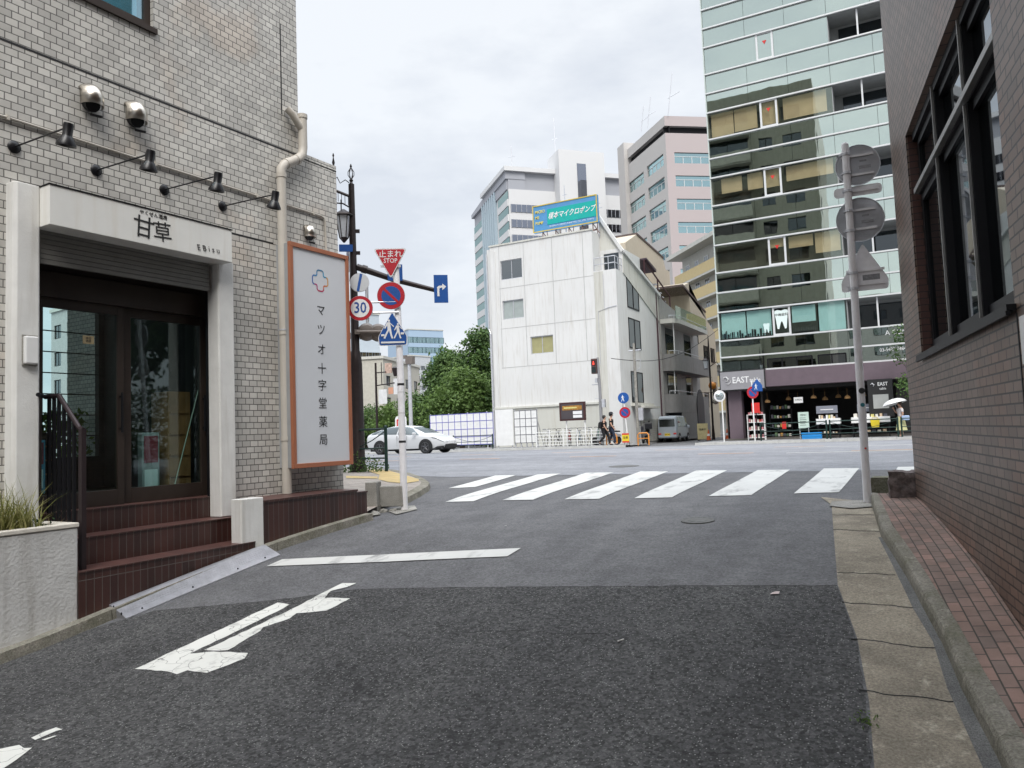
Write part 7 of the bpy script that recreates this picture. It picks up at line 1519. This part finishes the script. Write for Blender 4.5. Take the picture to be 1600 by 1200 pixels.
q = MB(); q.box(-2.1,2.1,-.7,.7,.17,.3); q.build('underbody', M['ink'], car)
# kei van seen from behind in the alley; x forward = +V
vp = atV(1043, 690, 48.0); van = thing('silver_van', 'silver grey box van parked in the alley seen from behind', 'van', (vp.x, vp.y+1.6, .83), R(90)); van.scale = (.9,.9,.9)
vm_ = mat('silver_van_paint', (.42,.47,.52), .3, .3, var=.03); vt = [(-1.7,1.72),(-1.6,1.84),(-1,1.88),(.6,1.86),(1.0,1.70),(1.35,1.15),(1.6,1.0),(1.7,.8)]; vh = [(-1.7,.66),(-1.6,.73),(1.2,.73),(1.6,.66),(1.7,.6)]
def vsec(x):
    tz = lerpt(vt, x); hw_ = lerpt(vh, x); bz = min(1.02, tz-.1); return [(0,.25),(hw_*.9,.25),(hw_,.35),(hw_,.7),(hw_,bz-.03),(hw_*.99,bz),(hw_*.95,bz+(tz-bz)*.5),(hw_*.88,tz-.08),(hw_*.8,tz-.02),(0,tz)]
b_ = loft([(-1.7+3.4*i/24, vsec(-1.7+3.4*i/24)) for i in range(25)], 'body', vm_, van); shade(b_.data, 32)
for x in (-1.1, 1.15):
    for s_ in (-1, 1):
        q = MB(); q.prism([(x-.32, .22)]+[(x-.32*math.cos(a_*math.pi/12), .30+.32*math.sin(a_*math.pi/12)) for a_ in range(13)]+[(x+.32, .22)], s_*.70, s_*.738); q.build('wheel_arch', M['ink'], van)
patch('side_window', cg, van, (-1.45,-1.42), (-.5,-.5), 5.1, 6.9, vsec); patch('door_window', cg, van, (-.42,-.42), (.4,.4), 5.1, 6.9, vsec); patch('front_window', cg, van, (.48,.48), (1.1,.85), 5.1, 6.9, vsec)
q = MB(); q.box(-1.725,-1.70,-.56,.56,1.08,1.62); q.build('rear_window', cg, van, bevel=.01); q = MB(); q.box(-1.74,-1.70,-.2,.2,.42,.60); o = q.build('number_plate', mat('plate_yellow', (.68,.50,.03), .5), van)
pt = text('品川 480', .09, M['ink'], parent=o, loc=(-1.743, 0, .51), rot=(R(90), 0, R(-90)))
for s_ in (-1, 1): q = MB(); q.box(-1.73,-1.68,s_*.45,s_*.66,.52,.62); q.build('tail_light', M['redp'], van); q = MB(); q.box(.9,1.0,s_*.74,s_*.92,.95,1.15); q.build('wing_mirror', vm_, van, bevel=.02)
q = MB(); q.box(-1.76,-1.68,-.66,.66,.3,.42); q.build('rear_bumper', vm_, van, bevel=.02)
for x in (-1.1, 1.15):
    for y in (-.66, .66): wheel(van, x, y, .28, M['galv'], .17)

# ============================================================ PEOPLE
def skin(nm, pts, edges, mt, par, sub=2, root=0):
    """pts: {name:(x,y,z,r)}"""
    ks = list(pts); me = bpy.data.meshes.new(nm); me.from_pydata([pts[k_][:3] for k_ in ks], [(ks.index(a), ks.index(b)) for a, b in edges], []); me.materials.append(mt); o = bpy.data.objects.new(nm, me); C.objects.link(o)
    md = o.modifiers.new('skin', 'SKIN'); md.use_smooth_shade = True
    for i, k_ in enumerate(ks): r = pts[k_][3]; r = r if isinstance(r, tuple) else (r, r); me.skin_vertices[0].data[i].radius = r
    me.skin_vertices[0].data[root].use_root = True
    s_ = o.modifiers.new('sub', 'SUBSURF'); s_.levels = sub; s_.render_levels = sub
    m2 = bpy.data.meshes.new_from_object(o.evaluated_get(bpy.context.evaluated_depsgraph_get())); m2.name = nm; o.modifiers.clear(); o.data = m2
    m2.polygons.foreach_set('use_smooth', [True]*len(m2.polygons)); o.parent = par; return o
skm = mat('skin', (.46,.27,.19), .55, var=.06)
def person(lb, loc, rz, J, top_m, leg_m, hair_m, shoe_m, h=1.7, skirt=False, grp=None, hatm=None, arms=None):
    """faces +x; J: joint overrides in metres for a 1.7 m body"""
    t = thing('person', lb, 'person', loc, rz, grp); k_ = h/1.7
    P_ = dict(pel=(0,0,.92,(.12,.15)), wai=(0,0,1.08,(.10,.13)), che=(.02,0,1.26,(.115,.16)), nb=(0,0,1.42,(.07,.10)), nk=(.01,0,1.47,.052), hd0=(.02,0,1.53,(.07,.065)), hd1=(.02,0,1.62,(.095,.078)), hd2=(.01,0,1.68,(.06,.055)))
    for s_, n_ in ((1,'l'),(-1,'r')):
        P_.update({'sh'+n_:(0,s_*.17,1.38,.058), 'el'+n_:(-.03,s_*.22,1.12,.042), 'wr'+n_:(.04,s_*.22,.88,.028), 'pa'+n_:(.06,s_*.215,.82,.030),
            'hi'+n_:(0,s_*.09,.88,.095), 'kn'+n_:(.03,s_*.09,.48,.06), 'an'+n_:(0,s_*.09,.09,.04), 'to'+n_:(.13,s_*.10,.045,.035)})
    for q_, v_ in J.items(): P_[q_] = tuple(v_)+(P_[q_][3],)
    E_ = [('pel','wai'),('wai','che'),('che','nb'),('nb','nk'),('nk','hd0'),('hd0','hd1'),('hd1','hd2')]
    for n_, s_ in (('l', 1), ('r', -1)):
        E_ += [('nb','sh'+n_),('sh'+n_,'el'+n_),('el'+n_,'wr'+n_),('wr'+n_,'pa'+n_),('pel','hi'+n_),('hi'+n_,'kn'+n_),('kn'+n_,'an'+n_),('an'+n_,'to'+n_)]
        p = Vector(P_['pa'+n_][:3]); d = (p-Vector(P_['wr'+n_][:3])).normalized(); sd = Vector((1,0,0))
        for i, (off, ln) in enumerate(((.027,.065),(.009,.075),(-.009,.072),(-.027,.055))):
            a_ = p+d*.02+sd*off; b_ = a_+d*ln*.55; c_ = b_+(d*.8+Vector((0,-s_*.5,0))).normalized()*ln*.45
            P_['f%d%s' % (i, n_)] = (*a_, .010); P_['g%d%s' % (i, n_)] = (*b_, .009); P_['h%d%s' % (i, n_)] = (*c_, .007); E_ += [('pa'+n_,'f%d%s' % (i, n_)),('f%d%s' % (i, n_),'g%d%s' % (i, n_)),('g%d%s' % (i, n_),'h%d%s' % (i, n_))]
        a_ = p+sd*.035-d*.01; b_ = a_+(d*.7+sd*.5)*.045; P_['t0'+n_] = (*a_, .011); P_['t1'+n_] = (*b_, .009); E_ += [('pa'+n_,'t0'+n_),('t0'+n_,'t1'+n_)]
    P_['nose'] = (.02+.118, 0, 1.60, .012) if 'hd1' not in J else (J['hd1'][0]+.108, J['hd1'][1], J['hd1'][2]-.02, .012); E_.append(('hd1','nose'))
    sc_ = lambda d_: {a: (b[0]*k_, b[1]*k_, b[2]*k_, b[3] if isinstance(b[3], tuple) else b[3]) for a, b in d_.items()}
    skin('body', sc_(P_), E_, skm, t, 2)
    g_ = lambda names, add: {n_: (*P_[n_][:3], tuple(r_+add for r_ in P_[n_][3]) if isinstance(P_[n_][3], tuple) else P_[n_][3]+add) for n_ in names}
    sh = g_(['pel','wai','che','nb'], .018)
    for n_ in 'lr': sh.update(g_(['sh'+n_], .02)); a_, b_ = Vector(P_['sh'+n_][:3]), Vector(P_['el'+n_][:3]); sh['sl'+n_] = (*(a_.lerp(b_, .75)), .068)
    skin('shirt', sc_(sh), [('pel','wai'),('wai','che'),('che','nb'),('nb','shl'),('shl','sll'),('nb','shr'),('shr','slr')], top_m, t, 2)
    if skirt:
        q = MB(); q.lathe([(.12,1.02),(.15,.9),(.2,.6),(.25,.32),(.24,.31)], n=24)
        for i in range(len(q.v)): x, y, z_ = q.v[i]; a_ = math.atan2(y, x); f = 1+.05*math.sin(a_*9); q.v[i] = (x*f*k_, y*f*k_, z_*k_)
        q.build('skirt', leg_m, t, smooth=True)
    else:
        lg = g_(['pel'], .012)
        for n_ in 'lr': lg.update(g_(['hi'+n_,'kn'+n_,'an'+n_], .018))
        skin('trousers', sc_(lg), [('pel','hil'),('hil','knl'),('knl','anl'),('pel','hir'),('hir','knr'),('knr','anr')], leg_m, t, 2)
    for n_ in 'lr':
        a_, b_ = P_['an'+n_], P_['to'+n_]; skin('shoe', sc_({'a': (a_[0]-.03,a_[1],a_[2]-.03,.045), 'b': (*b_[:2],b_[2],.045), 'c': (b_[0]+.06,b_[1],b_[2]-.005,.035)}), [('a','b'),('b','c')], shoe_m, t, 1)
    hd = Vector(P_['hd1'][:3]); q = MB(); vs = []
    q.lathe([(.0,.125),(.05,.118),(.09,.08),(.105,.02),(.10,-.05),(.075,-.09)], (hd.x-.022, hd.y, hd.z+.02), n=16)
    q.v = [(x*k_, (hd.y+(y-hd.y)*.85)*k_, z_*k_) for x, y, z_ in q.v if True]; ho = q.build('hair', hair_m, t, smooth=True)
    q = MB()
    for s_ in (-1, 1): q.lathe([(.011,0),(.008,.006)], ((hd.x+.088)*k_, (hd.y+s_*.03)*k_, (hd.z+.005)*k_), (1,0,0), 8)
    q.build('eyes', M['ink'], t); q = MB(); q.box((hd.x+.082)*k_, (hd.x+.092)*k_, (hd.y-.02)*k_, (hd.y+.02)*k_, (hd.z-.058)*k_, (hd.z-.05)*k_); q.build('mouth', mat('lips', (.35,.12,.10), .5) if 'lips' not in bpy.data.materials else bpy.data.materials['lips'], t)
    return t, P_, k_
blk = mat('black_cotton', (.010,.010,.012), .9, var=.1); nav = mat('navy_denim', (.018,.026,.05), .85, var=.2, vs=20); hr = mat('black_hair', (.012,.010,.009), .5)
zp = H(0, 38.9)+.12
walk = dict(hil=(.04,.09,.88), knl=(.20,.09,.50), anl=(.26,.09,.10), tol=(.39,.10,.05), hir=(-.03,-.09,.88), knr=(-.02,-.09,.48), anr=(-.32,-.09,.20), tor=(-.22,-.10,.09), ell=(-.10,.23,1.13), wrl=(.02,.24,.90), pal=(.05,.235,.85), elr=(.04,-.23,1.12), wrr=(.16,-.23,.93), par=(.20,-.225,.88))
t, P_, k_ = person('person in black t-shirt and trousers with a backpack, nearer of the walking couple', (-15.0, 38.75, zp), R(8), walk, blk, blk, hr, M['rubber'], 1.6)
q = MB(); q.prism([(-.16,.98),(-.12,1.36),(-.22,1.40),(-.34,1.3),(-.36,1.02)], -.15, .15); q.v = [(x*.94,y*.94,z_*.94) for x,y,z_ in q.v]; o = q.build('backpack', blk, bevel=.04); o.location = t.location; o.rotation_euler = t.rotation_euler; tag(o, 'black backpack worn by the nearer walking person', 'backpack')
q = MB(); q.lathe([(.115,-.01),(.12,.03),(.10,.08),(.04,.105)], (0,0,0), n=16); q.lathe([(.19,-.015),(.12,.0)], (.0,0,0), n=16)
walk2 = dict(walk); walk2.update(hil=(-.03,.09,.88), knl=(-.02,.09,.48), anl=(-.20,.09,.16), tol=(-.10,.10,.07), hir=(.04,-.09,.88), knr=(.16,-.09,.49), anr=(.20,-.09,.10), tor=(.33,-.10,.05))
t, P_, k_ = person('taller person in a dark cap and navy trousers walking right behind the other', (-14.72, 39.05, zp), R(8), walk2, blk, nav, hr, M['rubber'], 1.74)
o = q.build('cap', mat('dark_cap', (.03,.03,.035), .9), t, smooth=True); o.location = (.01, 0, 1.72)
# woman with parasol
up = dict(elr=(.10,-.24,1.16), wrr=(.22,-.20,1.34), par=(.24,-.19,1.40))
pw = atV(1408, 686, 39.4); t, P_, k_ = person('person in a pale yellow skirt and white blouse under a white parasol', (pw.x+.05, 39.4, zf), R(200), up, mat('white_blouse', (.62,.58,.58), .8, var=.2, vs=30), mat('pale_yellow_skirt', (.58,.58,.30), .8, var=.08), mat('brown_hair', (.05,.028,.018), .5), mat('tan_shoe', (.3,.2,.14), .6), 1.6, True)
t2 = thing('parasol', 'white tilted parasol held by the person in the yellow skirt', 'parasol', (pw.x-.10, 39.42, zf+1.32), R(200)); t2.rotation_euler.x = R(8); t2.rotation_euler.y = R(12)
q = MB(); q.lathe([(.56,.22),(.5,.30),(.38,.38),(.2,.44),(.01,.46)], n=8); q.f = [f for f in q.f if len(f) == 4]; q.m = q.m[:len(q.f)]; o = q.build('canopy', mat('parasol_white', (.75,.75,.74), .7, var=.03), t2); sm = o.modifiers.new('s', 'SOLIDIFY'); sm.thickness = .004
q = MB(); q.tube([(0,0,-.12),(0,0,.5)], .009, 6); q.build('shaft', M['galv'], t2)
for i in range(8): a = i*math.pi/4; q = MB(); q.tube([(.55*math.cos(a),.55*math.sin(a),.21),(.37*math.cos(a),.37*math.sin(a),.365),(0,0,.45)], .004, 4); q.build('rib', M['galv'], t2)
q = MB(); q.box(-.16,.16,-.06,.06,0,.22); o = q.build('blue_bag', mat('pale_blue_bag', (.35,.45,.65), .7), loc=(pw.x+.25, 39.1, zf+.75), bevel=.03); tag(o, 'pale blue bag carried by the person under the parasol', 'bag')
